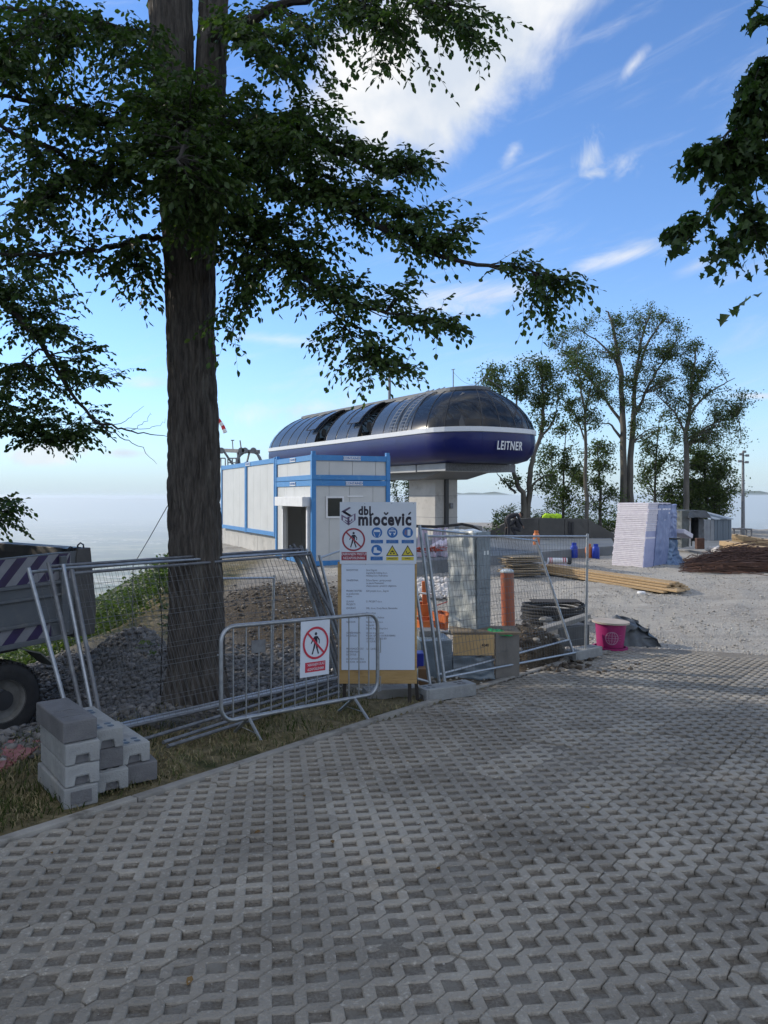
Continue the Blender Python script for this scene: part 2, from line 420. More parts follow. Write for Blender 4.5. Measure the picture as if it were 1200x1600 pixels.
vor = t.new('ShaderNodeTexVoronoi'); vor.inputs['Scale'].default_value = 30; t.l.new(v, vor.inputs['Vector'])
vcol = t.new('ShaderNodeSeparateColor'); t.l.new(vor.outputs['Color'], vcol.inputs[0])
site = t.mix(t.smooth(t.noise(v, .45, 5, .6), .38, .66), (.37, .35, .31), (.26, .24, .21))
site = t.mix(t.math('MULTIPLY', vcol.outputs[0], .8), site, (.46, .44, .40))
site = t.mix(t.smooth(t.noise(v, 1.7, 6, .65), .60, .74), site, (.52, .505, .47))
mpr = t.new('ShaderNodeMapping'); t.l.new(v, mpr.inputs[0]); mpr.inputs['Rotation'].default_value = (0, 0, .35); mpr.inputs['Scale'].default_value = (.10, 1.5, 1)
site = t.mix(t.math('MULTIPLY', t.smooth(t.noise(mpr.outputs[0], 1.1, 6, .6, dist=.4), .50, .64), .55), site, (.235, .225, .205))
grav = t.mix(vcol.outputs[1], (.09, .09, .09), (.20, .198, .19))
soil = tex3(t, v, 14, (.06, .048, .036), (.10, .082, .06), (.17, .14, .105))
grass = tex3(t, v, 9, (.075, .068, .035), (.16, .135, .075), (.27, .225, .135))
grass = t.mix(t.smooth(t.noise(v, 1.3, 4, .6), .5, .65), grass, (.045, .055, .02))
wood = tex3(t, v, .25, (.012, .022, .006), (.03, .05, .014), (.06, .09, .025))
# the plain far below: fields, woods and settlements
v3 = t.new('ShaderNodeTexVoronoi'); v3.inputs['Scale'].default_value = .0022; v3.inputs['Randomness'].default_value = 1
mp = t.new('ShaderNodeMapping'); t.l.new(v, mp.inputs[0]); mp.inputs['Rotation'].default_value = (0, 0, .5); mp.inputs['Scale'].default_value = (1, 2.2, 1)
t.l.new(mp.outputs[0], v3.inputs['Vector']); v3s = t.new('ShaderNodeSeparateColor'); t.l.new(v3.outputs['Color'], v3s.inputs[0])
plain = t.ramp(v3s.outputs[0], [(0, (.03, .055, .016)), (.4, (.06, .09, .03)), (.6, (.11, .12, .05)), (.8, (.22, .20, .11)), (1, (.30, .27, .17))])
plain = t.mix(t.smooth(t.noise(v, .0006, 5, .6), .50, .58), plain, (.018, .034, .010))
v4 = t.new('ShaderNodeTexVoronoi'); v4.inputs['Scale'].default_value = .007; t.l.new(v, v4.inputs['Vector'])
town = t.math('MULTIPLY', t.smooth(t.noise(v, .00045, 6, .62), .50, .56), t.smooth(v4.outputs['Distance'], .42, .25))
plain = t.mix(t.math('MULTIPLY', town, .9), plain, (.62, .56, .50))
sepz = t.new('ShaderNodeSeparateXYZ'); t.l.new(v, sepz.inputs[0])
c = t.mix(t.smooth(sepz.outputs[2], -500, -800), site, plain)
c = t.mix(sp.outputs[0], c, grass); c = t.mix(sp.outputs[1], c, grav); c = t.mix(sp.outputs[2], c, soil)
c = t.mix(at.outputs['Alpha'], c, wood)
t.l.new(c, b.inputs['Base Color']); b.inputs['Roughness'].default_value = .95; b.inputs['Specular IOR Level'].default_value = .15
bp = t.new('ShaderNodeBump'); bp.inputs['Strength'].default_value = .9; bp.inputs['Distance'].default_value = .03
hh = t.math('ADD', t.math('MULTIPLY', t.noise(v, 26, 6, .7), 1.0), t.math('MULTIPLY', vor.outputs['Distance'], -.8))
t.l.new(hh, bp.inputs['Height']); t.l.new(bp.outputs[0], b.inputs['Normal'])
ground = np_mesh('ground', V, Fq, gm_, kind='structure', smooth=True)
ca = ground.data.attributes.new('cover', 'FLOAT_COLOR', 'POINT'); ca.data.foreach_set('color', mask.astype(np.float32).ravel())

# far ridges beyond the plain
def ridge(Y, x0, x1, hfun, name, depth=6000):
    n = 220; xs = np.linspace(x0, x1, n); h = hfun(xs)
    rows = []
    for k, (yy, f) in enumerate(((Y-depth, 0), (Y-depth*.45, .55), (Y, 1.0), (Y+depth, .4))):
        rows.append(np.stack([xs, np.full(n, float(yy)), -905+f*h*(.8+.4*fbm(xs/2200+k*7, xs*0+k, 4, 40+k))], -1))
    V = np.vstack(rows); i, j = np.meshgrid(np.arange(3), np.arange(n-1), indexing='ij')
    Fq = np.stack([i*n+j, i*n+j+1, (i+1)*n+j+1, (i+1)*n+j], -1).reshape(-1, 4)
    return np_mesh(name, V, Fq, M_RIDGE, kind='structure', smooth=True)
M_RIDGE = mat('far_wooded_hill', (.03, .05, .02), .95, (.06, .08, .03), .0008)
ridge(38000, -30000, 40000, lambda x: 740+420*np.exp(-((x-4300)/2600)**2)+480*np.exp(-((x-17500)/5200)**2)+240*np.exp(-((x+5000)/6000)**2), 'hills')

# ================================================================ pavement
TILT = math.atan(.06)
def pz(x, y, off=0.0): return -0.06*y+off
WV = .039
def paver_mesh():
    """60 x 40 cm grass paver: four zigzag bands that meet corner to corner"""
    v = []; f = []; r = .006
    for row in range(4):
        t0 = row*.1; g0 = .0035 if row == 0 else .0014; g1 = .0035 if row == 3 else .0014
        br = [0]
        for k in range(6): br += [k*.1+x for x in ((WV+g0, .1-WV-g1, .1) if (k+row) % 2 == 0 else (WV+g1, .1-WV-g0, .1))]
        S_ = sorted(br); S_[0] = .0025; S_[-1] = .5975
        cols = []; jz = random.uniform(-.0015, .0015)
        for s in S_:
            ph = (s/.1) % 2; tri = (ph if ph < 1 else 2-ph)*.1
            if row % 2: tri = .1-tri
            lo = max(tri-WV, g0); hi = min(tri+WV, .1-g1); i = len(v); jx = random.uniform(-.0012, .0012)
            for (t, z) in ((lo, -.05), (lo+jx, -.0055+jz), (lo+r+jx, jz), (hi-r-jx, jz), (hi-jx, -.0055+jz), (hi, -.05)): v.append((s, t0+t, z))
            cols.append(i)
        for a, b in zip(cols[:-1], cols[1:]):
            for k in range(5): f.append((a+k, b+k, b+k+1, a+k+1))
        a = cols[0]; f.append(tuple(a+k for k in range(6))); a = cols[-1]; f.append(tuple(a+k for k in reversed(range(6))))
    return v, f
variants = []
for _ in range(6):
    v_, f_ = paver_mesh(); variants.append((v_, f_))
pm = []
for k, (v_, f_) in enumerate(variants):
    me = bpy.data.meshes.new('paver'); me.from_pydata(v_, [], f_); me.materials.append(M_PAVE); pm.append(me)
pav = tag(thing('pavement', None, None), kind='structure'); pav.location = (0, 0, 0)
Ex = Vector((KS[0], KS[1], -.06*KS[1])); Ey = Vector((-KT[0], -KT[1], .06*KT[1]))
# local x = s direction, local y = towards +t must keep right-handedness: use (s, t) with z down flipped by reversing faces
for me in pm:
    for p in me.vertices: p.co.y = -p.co.y
    me.flip_normals()
def und(x, y): return (vnoise(x*.5, y*.5, 77)-.5)*.03+(vnoise(x*1.7, y*1.7, 78)-.5)*.008
cells = []; r_ = 0
for it in range(-1, 44):
    t0 = -.1+it*.4
    off = .2*(it % 3)-.2 + (.1 if it % 2 else 0)*0
    for is_ in range(-14, 24):
        s0 = is_*.6+off
        if s0+.3 > smax(t0+.2)-.05: continue
        cx, cy_ = xy(s0+.3, t0+.2)
        if cy_ < 1.2 or abs(cx) > .52*cy_+1.2: continue
        if t0+.2 < kerb_t(s0+.3)-.1: continue
        cells.append((cy_, s0, t0, cx))
cells.sort()
def pav_matrix(s0, t0, cx, cy_):
    x0, y0 = xy(s0, t0)
    h = pz(x0, y0)+float(und(np.array(cx), np.array(cy_)))+random.uniform(-.004, .004)
    X = Vector((KS[0], KS[1], -.06*KS[1]+random.uniform(-.009, .009))).normalized()
    Yv = Vector((-KT[0], -KT[1], .06*KT[1]+random.uniform(-.006, .006))).normalized()
    Z = X.cross(Yv).normalized(); Yv = Z.cross(X)
    M = Matrix((X, Yv, Z)).transposed().to_4x4(); M.translation = Vector((x0, y0, h)); return M
rest = MB()
for k, (cy_, s0, t0, cx) in enumerate(cells):
    M = pav_matrix(s0, t0, cx, cy_)
    me = pm[random.randrange(6)]
    if k < 300:
        o = bpy.data.objects.new('paver', me); COL.objects.link(o); o.parent = pav; o.matrix_local = M
    else:
        i0 = len(rest.v); rest.v += [tuple(M @ p.co) for p in me.vertices]
        for p in me.polygons: rest.f.append(tuple(i0+q for q in p.vertices)); rest.m.append(0)
rest.build('paver_rows', M_PAVE, pav, kind='stuff')
# soil, grit and cement dust that fill the cells: finely displaced sheet
M_FILL = bpy.data.materials.new('cell_fill'); M_FILL.use_nodes = True; t = NT(M_FILL.node_tree); b = M_FILL.node_tree.nodes['Principled BSDF']
tcn = t.new('ShaderNodeTexCoord'); v = tcn.outputs['Object']
c = tex3(t, v, 60, (.12, .107, .087), (.195, .175, .145), (.31, .285, .245), .3, .72)
c = t.mix(t.smooth(t.noise(v, 6, 5, .6), .5, .66), c, (.235, .22, .19))
t.l.new(c, b.inputs['Base Color']); b.inputs['Roughness'].default_value = .97
bp = t.new('ShaderNodeBump'); bp.inputs['Strength'].default_value = 1; bp.inputs['Distance'].default_value = .012
t.l.new(t.noise(v, 110, 4, .7), bp.inputs['Height']); t.l.new(bp.outputs[0], b.inputs['Normal'])
ss = [-9.0]
ds = .0333
S = np.arange(-9, 13.4, ds); T = np.arange(-.2, 17.4, ds)
SS, TT = np.meshgrid(S, T, indexing='ij')
X, Y = xy(SS, TT)
ok = (Y > 1.0) & (np.abs(X) < .52*Y+1.4) & (SS < smax(TT)+.02)
idx = -np.ones(SS.shape, int); idx[ok] = np.arange(ok.sum())
# each cell gets its own fill height
ci = np.floor((SS+TT)/.2).astype(int); cj = np.floor((SS-TT)/.2).astype(int)
hf = _h(ci, cj, 5); patch = fbm(X*.9, Y*.9, 3, 66)
lvl = -.028+.021*np.clip(hf*.75+(patch-.5)*1.4, 0, 1)
far = sst(9.5, 11.3, SS-.13*TT+ (fbm(X*.8, Y*.8, 3, 91)-.5)*1.6)
lvl = lvl*(1-far)+far*.004
Zf = -0.06*Y+und(X, Y)+lvl+(fbm(X*28, Y*28, 2, 13)-.5)*.008
Vf = np.stack([X, Y, Zf], -1)[ok]
a, b2, c2, d2 = idx[:-1, :-1], idx[1:, :-1], idx[1:, 1:], idx[:-1, 1:]
good = (a >= 0) & (b2 >= 0) & (c2 >= 0) & (d2 >= 0)
Ff = np.stack([a, d2, c2, b2], -1)[good]
np_mesh('cell_soil', Vf, Ff, M_FILL, kind='stuff', smooth=True)

# kerb
kerb = tag(thing('kerb', None, None), kind='structure')
s0 = -4.0
while s0 < 11.0:
    L = 1.0
    s1 = min(s0+L, 11.2)
    P = []
    for s in (s0+.004, s1-.004):
        for dt in (0.0, -.085):
            tt = float(kerb_t(s))+dt; x_, y_ = xy(s, tt); P.append(Vector((x_, y_, -.06*y_)))
    m_ = MB(); top = .022+random.uniform(-.003, .003); q = [P[0], P[1], P[3], P[2]]
    up = [p+Vector((0, 0, top)) for p in q]; dn = [p-Vector((0, 0, .15)) for p in q]
    m_.poly(up[::-1])
    for k in range(4):
        l = (k+1) % 4; m_.poly([dn[l], dn[k], up[k], up[l]])
    # weld
    o = m_.build('kerb_stone', M_KERB, kerb)
    bm = bmesh.new(); bm.from_mesh(o.data); bmesh.ops.remove_doubles(bm, verts=bm.verts, dist=1e-5); bmesh.ops.recalc_face_normals(bm, faces=bm.faces); bm.to_mesh(o.data); bm.free()
    bv = o.modifiers.new('edge', 'BEVEL'); bv.width = .008; bv.segments = 2
    s0 = s1

# ================================================================ loose stones and grass
def ico():
    bm = bmesh.new(); bmesh.ops.create_icosphere(bm, subdivisions=1, radius=1)
    v = np.array([p.co[:] for p in bm.verts]); bm.verts.index_update(); f = np.array([[q.index for q in p.verts] for p in bm.faces]); bm.free(); return v, f
IV, IF = ico()
def stones(name, X, Y, size, mat_, zoff=0.3, zfun=None):
    n = len(X); z = (zfun or gh)(X, Y)
    sc = size[:, None]*RNG.uniform(.6, 1.25, (n, 3)); sc[:, 2] *= .7
    v = IV[None]*sc[:, None, :]*(1+RNG.uniform(-.22, .22, (n, len(IV), 1)))
    a = RNG.uniform(0, 6.28, n); ca, sa = np.cos(a)[:, None], np.sin(a)[:, None]
    vx = v[..., 0]*ca-v[..., 1]*sa; vy = v[..., 0]*sa+v[..., 1]*ca
    P = np.stack([vx+X[:, None], vy+Y[:, None], v[..., 2]+(z+size*zoff)[:, None]], -1).reshape(-1, 3)
    Fc = (IF[None]+(np.arange(n)*len(IV))[:, None, None]).reshape(-1, 3)
    return np_mesh(name, P, Fc, mat_, kind='stuff')
def stone_mat(name, a, b_, sc=9):
    return mat(name, a, .9, b_, sc, bump=.4)
M_ST1 = bpy.data.materials.new('crushed_stone_dark'); M_ST1.use_nodes = True
def stone_colours(m, cols, spec=.3):
    t = NT(m.node_tree); b = m.node_tree.nodes['Principled BSDF']; g = t.new('ShaderNodeNewGeometry')
    t.l.new(t.ramp(g.outputs['Random Per Island'], [(k/(len(cols)-1), c) for k, c in enumerate(cols)]), b.inputs['Base Color'])
    b.inputs['Roughness'].default_value = .9; b.inputs['Specular IOR Level'].default_value = spec
stone_colours(M_ST1, [(.075, .075, .078), (.13, .128, .125), (.19, .185, .178), (.105, .098, .09), (.29, .28, .27)])
M_ST2 = bpy.data.materials.new('crushed_stone_pale'); M_ST2.use_nodes = True
stone_colours(M_ST2, [(.20, .19, .17), (.34, .325, .30), (.46, .445, .41), (.28, .26, .23), (.55, .54, .51)])
def scatter(n, x0, x1, y0, y1, keep):
    X = RNG.uniform(x0, x1, n); Y = RNG.uniform(y0, y1, n); k = keep(X, Y); return X[k], Y[k]
def kg(X, Y):
    s, t = st(X, Y); dk = -t
    p = sst(1.4, 2.4, dk+(fbm(X*1.5, Y*1.5, 3, 15)-.5)*1.0)*(1-sst(15, 18, Y))*(1-sst(-.6, 1.0, X))*(np.abs(X) < .55*Y+1)
    return RNG.uniform(0, 1, len(X)) < p
X, Y = scatter(26000, -9, 1.0, 5, 17, kg)
stones('gravel_heap', X, Y, RNG.uniform(.018, .052, len(X))*(1+.5*(RNG.uniform(0, 1, len(X)) > .93)), M_ST1)
def ks(X, Y):
    s, t = st(X, Y)
    p = ((s > smax(t)-.1) | ((t < -.3) & (X > -1.2)))*(np.abs(X) < .55*Y+1)*(.35+.65*(fbm(X*.7, Y*.7, 3, 71) > .48))
    p = p*(1-np.clip(((Y-14)/16), 0, .8))
    return RNG.uniform(0, 1, len(X)) < p
X, Y = scatter(30000, -3, 14, 9.3, 30, ks)
stones('gravel', X, Y, RNG.uniform(.008, .026, len(X))*(1+.5*(RNG.uniform(0, 1, len(X)) > .96)), M_ST2, .35)
def ksl(X, Y):
    return RNG.uniform(0, 1, len(X)) < np.clip(sum(np.exp(-((X-a)/b)**2-((Y-c)/d)**2) for a, b, c, d in ((2.35, .8, 11.75, .6), (-2.75, 1.5, 19, 1.6), (-1.4, 1.1, 18.2, 1.2)))*1.3, 0, 1)
M_ST3 = bpy.data.materials.new('clod_soil'); M_ST3.use_nodes = True
stone_colours(M_ST3, [(.06, .048, .036), (.10, .08, .06), (.15, .125, .095), (.24, .215, .18)])
X, Y = scatter(9000, -6, 4, 10.5, 22, ksl)
stones('soil_clods', X, Y, RNG.uniform(.015, .06, len(X)), M_ST3, .2)
# crumbs of stone on the pavement
X, Y = scatter(16000, -7, 8, 1.6, 14, lambda X, Y: (st(X, Y)[1] > 0) & (st(X, Y)[0] < smax(st(X, Y)[1])) & (np.abs(X) < .55*Y+.5) & (RNG.uniform(0, 1, len(X)) < .10+.9*(fbm(X*1.3, Y*1.3, 3, 44) > .52)*(Y < 7)+.35*sst(8, 12, Y)))
stones('grit', X, Y, RNG.uniform(.002, .006, len(X)), M_ST2, .3, lambda X, Y: -0.06*Y+und(X, Y)-.016)

def blades(name, X, Y, h, mat_, lean=.5, w=.004):
    n = len(X); z = gh(X, Y)-.01
    a = RNG.uniform(0, 6.28, n); dx_ = np.cos(a); dy_ = np.sin(a); b_ = RNG.uniform(0, 6.28, n)
    L = RNG.uniform(.1, lean, n)*h; W_ = w*RNG.uniform(.7, 1.5, n)
    base = np.stack([X, Y, z], -1); side = np.stack([dx_*W_, dy_*W_, 0*W_], -1)
    midp = base+np.stack([np.cos(b_)*L*.35, np.sin(b_)*L*.35, h*.6], -1); tip = base+np.stack([np.cos(b_)*L, np.sin(b_)*L, h*RNG.uniform(.75, 1, n)], -1)
    P = np.stack([base-side, base+side, midp+side*.7, midp-side*.7, tip+side*.1, tip-side*.1], 1).reshape(-1, 3)
    k = np.arange(n)[:, None]*6
    Fb = np.concatenate([k+np.array([[0, 1, 2, 3]]), k+np.array([[3, 2, 4, 5]])], 0)
    return np_mesh(name, P, Fb, mat_, kind='stuff')
M_GR1 = bpy.data.materials.new('dry_grass'); M_GR1.use_nodes = True
stone_colours(M_GR1, [(.23, .19, .10), (.32, .26, .15), (.15, .14, .07), (.10, .125, .045), (.38, .32, .20)], .1)
M_GR2 = bpy.data.materials.new('green_grass'); M_GR2.use_nodes = True
stone_colours(M_GR2, [(.03, .05, .012), (.05, .075, .02), (.025, .035, .01), (.09, .10, .035)], .1)
def kgr(X, Y):
    s, t = st(X, Y); dk = -t
    p = sst(.16, .30, dk)*(1-sst(1.6, 2.7, dk))*(1-sst(8.3, 9.6, Y))*(.25+.75*(fbm(X*2.2, Y*2.2, 3, 51) > .46))
    return RNG.uniform(0, 1, len(X)) < p
X, Y = scatter(60000, -5, .8, 3.0, 9.6, kgr)
blades('dry_grass', X, Y, RNG.uniform(.02, .075, len(X)), M_GR1, 1.4)
def kgg(X, Y):
    s, t = st(X, Y); dk = -t
    p = sst(.12, .3, dk)*(1-sst(1.3, 2.4, dk))*(1-sst(5.0, 6.0, Y+X*.2))
    p = np.maximum(p, .35*sst(.16, .3, dk)*(1-sst(2.2, 2.8, dk))*(1-sst(9.3, 9.9, Y))*(fbm(X*1.7, Y*1.7, 3, 53) > .55))
    return RNG.uniform(0, 1, len(X)) < p
X, Y = scatter(46000, -6, .6, 2.8, 9.9, kgg)
blades('grass', X, Y, RNG.uniform(.03, .11, len(X)), M_GR2, 1.0)
# ================================================================ trees
def leaf_mat(name, cols, trans=.35, rough=.45):
    m = bpy.data.materials.new(name); m.use_nodes = True; t = NT(m.node_tree); b = m.node_tree.nodes['Principled BSDF']
    g = t.new('ShaderNodeNewGeometry')
    c = t.ramp(g.outputs['Random Per Island'], [(k/(len(cols)-1), q) for k, q in enumerate(cols)])
    t.l.new(c, b.inputs['Base Color']); b.inputs['Roughness'].default_value = rough; b.inputs['Specular IOR Level'].default_value = .35
    tr = t.new('ShaderNodeBsdfTranslucent'); t.l.new(t.mix(1.0, c, (1.0, 1.25, .45), 'MULTIPLY'), tr.inputs[0])
    mx = t.new('ShaderNodeMixShader'); mx.inputs[0].default_value = trans
    t.l.new(b.outputs[0], mx.inputs[1]); t.l.new(tr.outputs[0], mx.inputs[2])
    t.l.new(mx.outputs[0], m.node_tree.nodes['Material Output'].inputs[0]); return m
M_LEAF = leaf_mat('beech_leaf', [(.036, .068, .020), (.050, .090, .025), (.066, .112, .032), (.042, .076, .020), (.10, .14, .04)], .42)
M_LEAFM = leaf_mat('maple_leaf', [(.032, .065, .018), (.048, .085, .026), (.062, .105, .03), (.04, .07, .02)], .38)
M_LEAFB = leaf_mat('far_leaf', [(.045, .075, .022), (.068, .102, .032), (.09, .13, .042), (.055, .082, .025), (.125, .15, .055)], .42, .6)
M_BARK = mat('bark', (.115, .100, .086), .95, (.038, .033, .029), 24, bump=1.0, bscale=60, stretch=(1, 1, .13), stain=(.15, .14, .12), stain_scale=9)
M_TWIG = mat('twig_bark', (.03, .026, .022), .9)
M_BARKB = mat('pale_bark', (.135, .125, .105), .9, (.08, .075, .065), 2.5, bump=.5, stretch=(1, 1, .4))
M_BARKD = mat('dark_bark', (.075, .068, .058), .9, (.045, .04, .036), 2.5, bump=.5, stretch=(1, 1, .4))

def unit(a): return a/np.maximum(np.linalg.norm(a, axis=-1, keepdims=True), 1e-9)
LEAF_SHAPES = {
    'beech': np.array([(0, 0), (.42, .30), (.78, .20), (1, 0), (.78, -.20), (.42, -.30)]),
    'maple': np.array([(0, 0), (.10, .42), (.48, .26), (.52, .52), (.66, .22), (1, 0), (.66, -.22), (.52, -.52), (.48, -.26), (.10, -.42)])}
def leaves_geo(P, D, N, L, shape='beech'):
    """P base, D direction, N normal, L length"""
    D = unit(D); N = unit(N-(N*D).sum(-1, keepdims=True)*D); S = np.cross(N, D)
    sh = LEAF_SHAPES[shape]; n = len(P); k = len(sh)
    fold = np.abs(sh[:, 1])*.35; curl = -.12*sh[:, 0]**2
    v = P[:, None]+L[:, None, None]*(sh[None, :, 0, None]*D[:, None]+sh[None, :, 1, None]*S[:, None]+(fold+curl)[None, :, None]*N[:, None])
    V = v.reshape(-1, 3); b = (np.arange(n)*k)[:, None]
    if shape == 'beech': q = np.array([[0, 5, 4, 3], [0, 3, 2, 1]])
    else: q = np.array([[0, 9, 8, 5], [8, 7, 6, 5], [0, 5, 2, 1], [5, 4, 3, 2]])
    Fq = (b[:, None]+q[None]).reshape(-1, 4); return V, Fq
def wiggle(p, q, n=6, amp=.12, droop=0.0):
    p = np.array(p, float); q = np.array(q, float); L = np.linalg.norm(q-p)
    pts = []
    o = RNG.normal(0, amp*L*.4, (3,)); o2 = RNG.normal(0, amp*L*.2, 3)
    for i in range(n+1):
        t = i/n; pts.append(p*(1-t)+q*t+o*math.sin(math.pi*t)+o2*math.sin(2*math.pi*t)+np.array([0, 0, -droop*L*math.sin(math.pi*t*.5)**2+droop*L*t*0]))
    return pts
def sample_line(pts, t):
    k = len(pts)-1; f = min(max(t, 0), .9999)*k; i = int(f); return pts[i]*(1-(f-i))+pts[i+1]*(f-i), pts[i+1]-pts[i]

class Foliage:
    def __init__(s): s.P = []; s.D = []; s.N = []; s.L = []; s.wood = MB()
    def twig(s, p, d, L, nl, ll, droop=.25, flat=.75, wood=True, r=.0028):
        d = d/np.linalg.norm(d); end = p+d*L+np.array([0, 0, -droop*L])
        mid = p+d*L*.5+RNG.normal(0, .05*L, 3)
        pts = [p, mid, end]
        if wood: s.wood.tube(pts, [r, r*.7, r*.3], n=3, cap=False)
        side = np.cross(d, [0, 0, 1.0]); side = side/max(np.linalg.norm(side), 1e-6)
        for i in range(nl):
            t = (i+1)/nl; q, dd = sample_line(pts, t); sg = 1 if i % 2 else -1
            ld = dd/max(np.linalg.norm(dd), 1e-6)*(.55+.5*(t > .95))+side*sg*(.85 if t < .95 else .1)+RNG.normal(0, .28, 3)+np.array([0, 0, -.25])
            nn = np.array([0, 0, flat])+RNG.normal(0, .45, 3)
            s.P.append(q); s.D.append(ld); s.N.append(nn); s.L.append(ll*RNG.uniform(.65, 1.15))
    def build(s, parent, lm, wm, shape='beech', singles=0, name='crown', wname='twigs'):
        P, D, N, L = (np.array(a) for a in (s.P, s.D, s.N, s.L))
        n = len(P)
        if singles:
            inview = (np.abs(P[:, 0]) < .5*P[:, 1]) & (P[:, 1] > .5) & ((P[:, 2]-EYE) < P[:, 1]*HZ/F)
            key = np.where(inview, -L/np.maximum(P[:, 1], .1), 1); order = np.argsort(key)[:singles]
            lv, lf = leaves_geo(np.zeros((1, 3)), np.array([[1., 0, 0]]), np.array([[0, 0, 1.]]), np.ones(1), shape)
            me = bpy.data.meshes.new('leaf'); me.from_pydata([tuple(a) for a in lv], [], [tuple(a) for a in lf]); me.materials.append(lm)
            for i in order:
                d = Vector(D[i]).normalized(); nn = Vector(N[i]); nn = (nn-d*nn.dot(d)).normalized(); sd = nn.cross(d)
                M = Matrix((d, sd, nn)).transposed().to_4x4(); M = Matrix.Translation(Vector(P[i])) @ M @ Matrix.Scale(float(L[i]), 4)
                o = bpy.data.objects.new('leaf', me); COL.objects.link(o); o.parent = parent; o.matrix_local = parent.matrix_world.inverted() @ M if parent.matrix_world != Matrix() else M
            keep = np.ones(n, bool); keep[order] = False
            P, D, N, L = P[keep], D[keep], N[keep], L[keep]
        V, Fq = leaves_geo(P, D, N, L, shape)
        c = np_mesh(name, V, Fq, lm, parent, kind='stuff')
        if s.wood.v: s.wood.build(wname, wm, parent)
        return c
def clump(fo, root, cx, cy_, rx, ry, Y0, dY, nbr, ntw, nl, ll, tl=.30, droop=.25, center_bias=0.0, r0=.010):
    """sub-branches run from root to points in the ellipse seen at (cx, cy); twigs leave them"""
    for _ in range(nbr):
        a = RNG.uniform(0, 6.283); rr = math.sqrt(RNG.uniform(0, 1))
        Y = Y0+RNG.uniform(-dY, dY)
        tgt = np.array(U(cx+rx*rr*math.cos(a), cy_+ry*rr*math.sin(a), Y))
        L = np.linalg.norm(tgt-root)
        ln = wiggle(root, tgt, 6, .10, .04)
        fo.wood.tube([Vector(q) for q in ln], [max(.003, r0*(1-i/7)) for i in range(7)], n=4, cap=False)
        start = max(.25, 1-1.3/max(L, .1)) if L > 1 else .2
        for k in range(ntw):
            t = RNG.uniform(start, 1.0); q, dd = sample_line(ln, t); dd = dd/max(np.linalg.norm(dd), 1e-6)
            side = np.cross(dd, [0, 0, 1.]); side /= max(np.linalg.norm(side), 1e-6)
            d = dd*.6+side*RNG.choice([-1, 1])*RNG.uniform(.4, 1)+RNG.normal(0, .3, 3)
            fo.twig(q, d, tl*RNG.uniform(.6, 1.3), nl, ll, droop)

# ---------------- the big tree in front
def rough_trunk(name, rings, parent, m, n=150, amp=.022, sub=3, seed=0):
    """rings: (centre, radius) up the stem, close rings; furrowed bark in the mesh"""
    V = []; 
    C = np.array([np.array(c) for c, r in rings]); Rr = np.array([r for c, r in rings])
    k = len(C)
    tt = np.linspace(0, k-1, sub)
    Ci = np.stack([np.interp(tt, np.arange(k), C[:, q]) for q in range(3)], -1); Ri = np.interp(tt, np.arange(k), Rr)
    a = np.linspace(0, 2*np.pi, n, endpoint=False)
    AA, ZZ = np.meshgrid(a, Ci[:, 2]); RR = Ri[:, None]*np.ones_like(AA)
    NF = 52
    # furrows: ridged noise wrapped round the stem, stretched upwards
    cx, sx_ = np.cos(AA), np.sin(AA)
    u1 = AA/(2*np.pi)*NF; w1 = (fbm(ZZ*1.6+3, AA*1.2, 3, 7+seed)-.5)*5
    per = lambda f, z, sd: fbm(np.where(u1*0+1 > 0, (u1+w1)*f, 0), ZZ*z, 3, sd)
    blend = sst(.92, 1.0, AA/(2*np.pi))
    f1 = np.abs(per(1.0, 3.2, 100+seed)-.5)*2
    f2 = np.abs(fbm((u1+w1-NF), ZZ*3.2, 3, 100+seed)-.5)*2
    f = f1*(1-blend)+f2*blend
    f = 1-np.clip(f*2.2, 0, 1)          # 1 in furrows
    big = (fbm(cx*1.5+5, sx_*1.5+ZZ*.8, 3, 33+seed)-.5)*.10
    zb_ = ZZ.min(); RR = RR*(1+(.0 if seed else .16)*np.exp(-np.clip(ZZ-zb_-.25, 0, 9)/.22)*(1+np.cos(AA*5+1.3*np.sin(AA*2)))*.8)
    rad_ = RR*(1+big)-amp*f+amp*.35*(fbm(u1*2, ZZ*14, 2, 55)-.5)
    X = Ci[:, 0][:, None]+rad_*cx; Y = Ci[:, 1][:, None]+rad_*sx_
    V = np.stack([X, Y, ZZ], -1).reshape(-1, 3)
    i, j = np.meshgrid(np.arange(sub-1), np.arange(n), indexing='ij'); j2 = (j+1) % n
    Fq = np.stack([i*n+j, i*n+j2, (i+1)*n+j2, (i+1)*n+j], -1).reshape(-1, 4)
    return np_mesh(name, V, Fq, m, parent, smooth=True)
TY = 9.0
tree1 = thing('beech_tree', 'big dark beech with furrowed trunk standing behind the leaning mesh fence panels', 'tree', (0, 0, 0))
def ring(pxl, pxr, py, Y=TY):
    c = U((pxl+pxr)/2, py, Y); return (c.x, Y+.0, c.z), (pxr-pxl)/2*Y/F
rings = [ring(*a) for a in ((236, 382, 1175), (246, 368, 1130), (256, 358, 1090), (262, 352, 1040), (264, 350, 980), (265, 348, 900), (263, 345, 820), (262, 342, 700), (262, 339, 600), (260, 336, 500), (256, 337, 400), (250, 344, 310), (246, 350, 250), (242, 352, 200))]
rough_trunk('trunk', rings, tree1, M_BARK, 260, .030, 420)
stemL = [ring(a, b, c, TY) for a, b, c in ((244, 312, 235), (240, 304, 150), (236, 302, 60), (232, 300, 0), (228, 290, -120), (215, 270, -330), (190, 235, -600))]
stemR = [ring(a, b, c, TY+.15) for a, b, c in ((292, 352, 235), (303, 353, 150), (308, 355, 60), (311, 357, 0), (318, 362, -120), (335, 372, -330), (360, 388, -600))]
rough_trunk('stem', stemL, tree1, M_BARK, 110, .018, 150, 5)
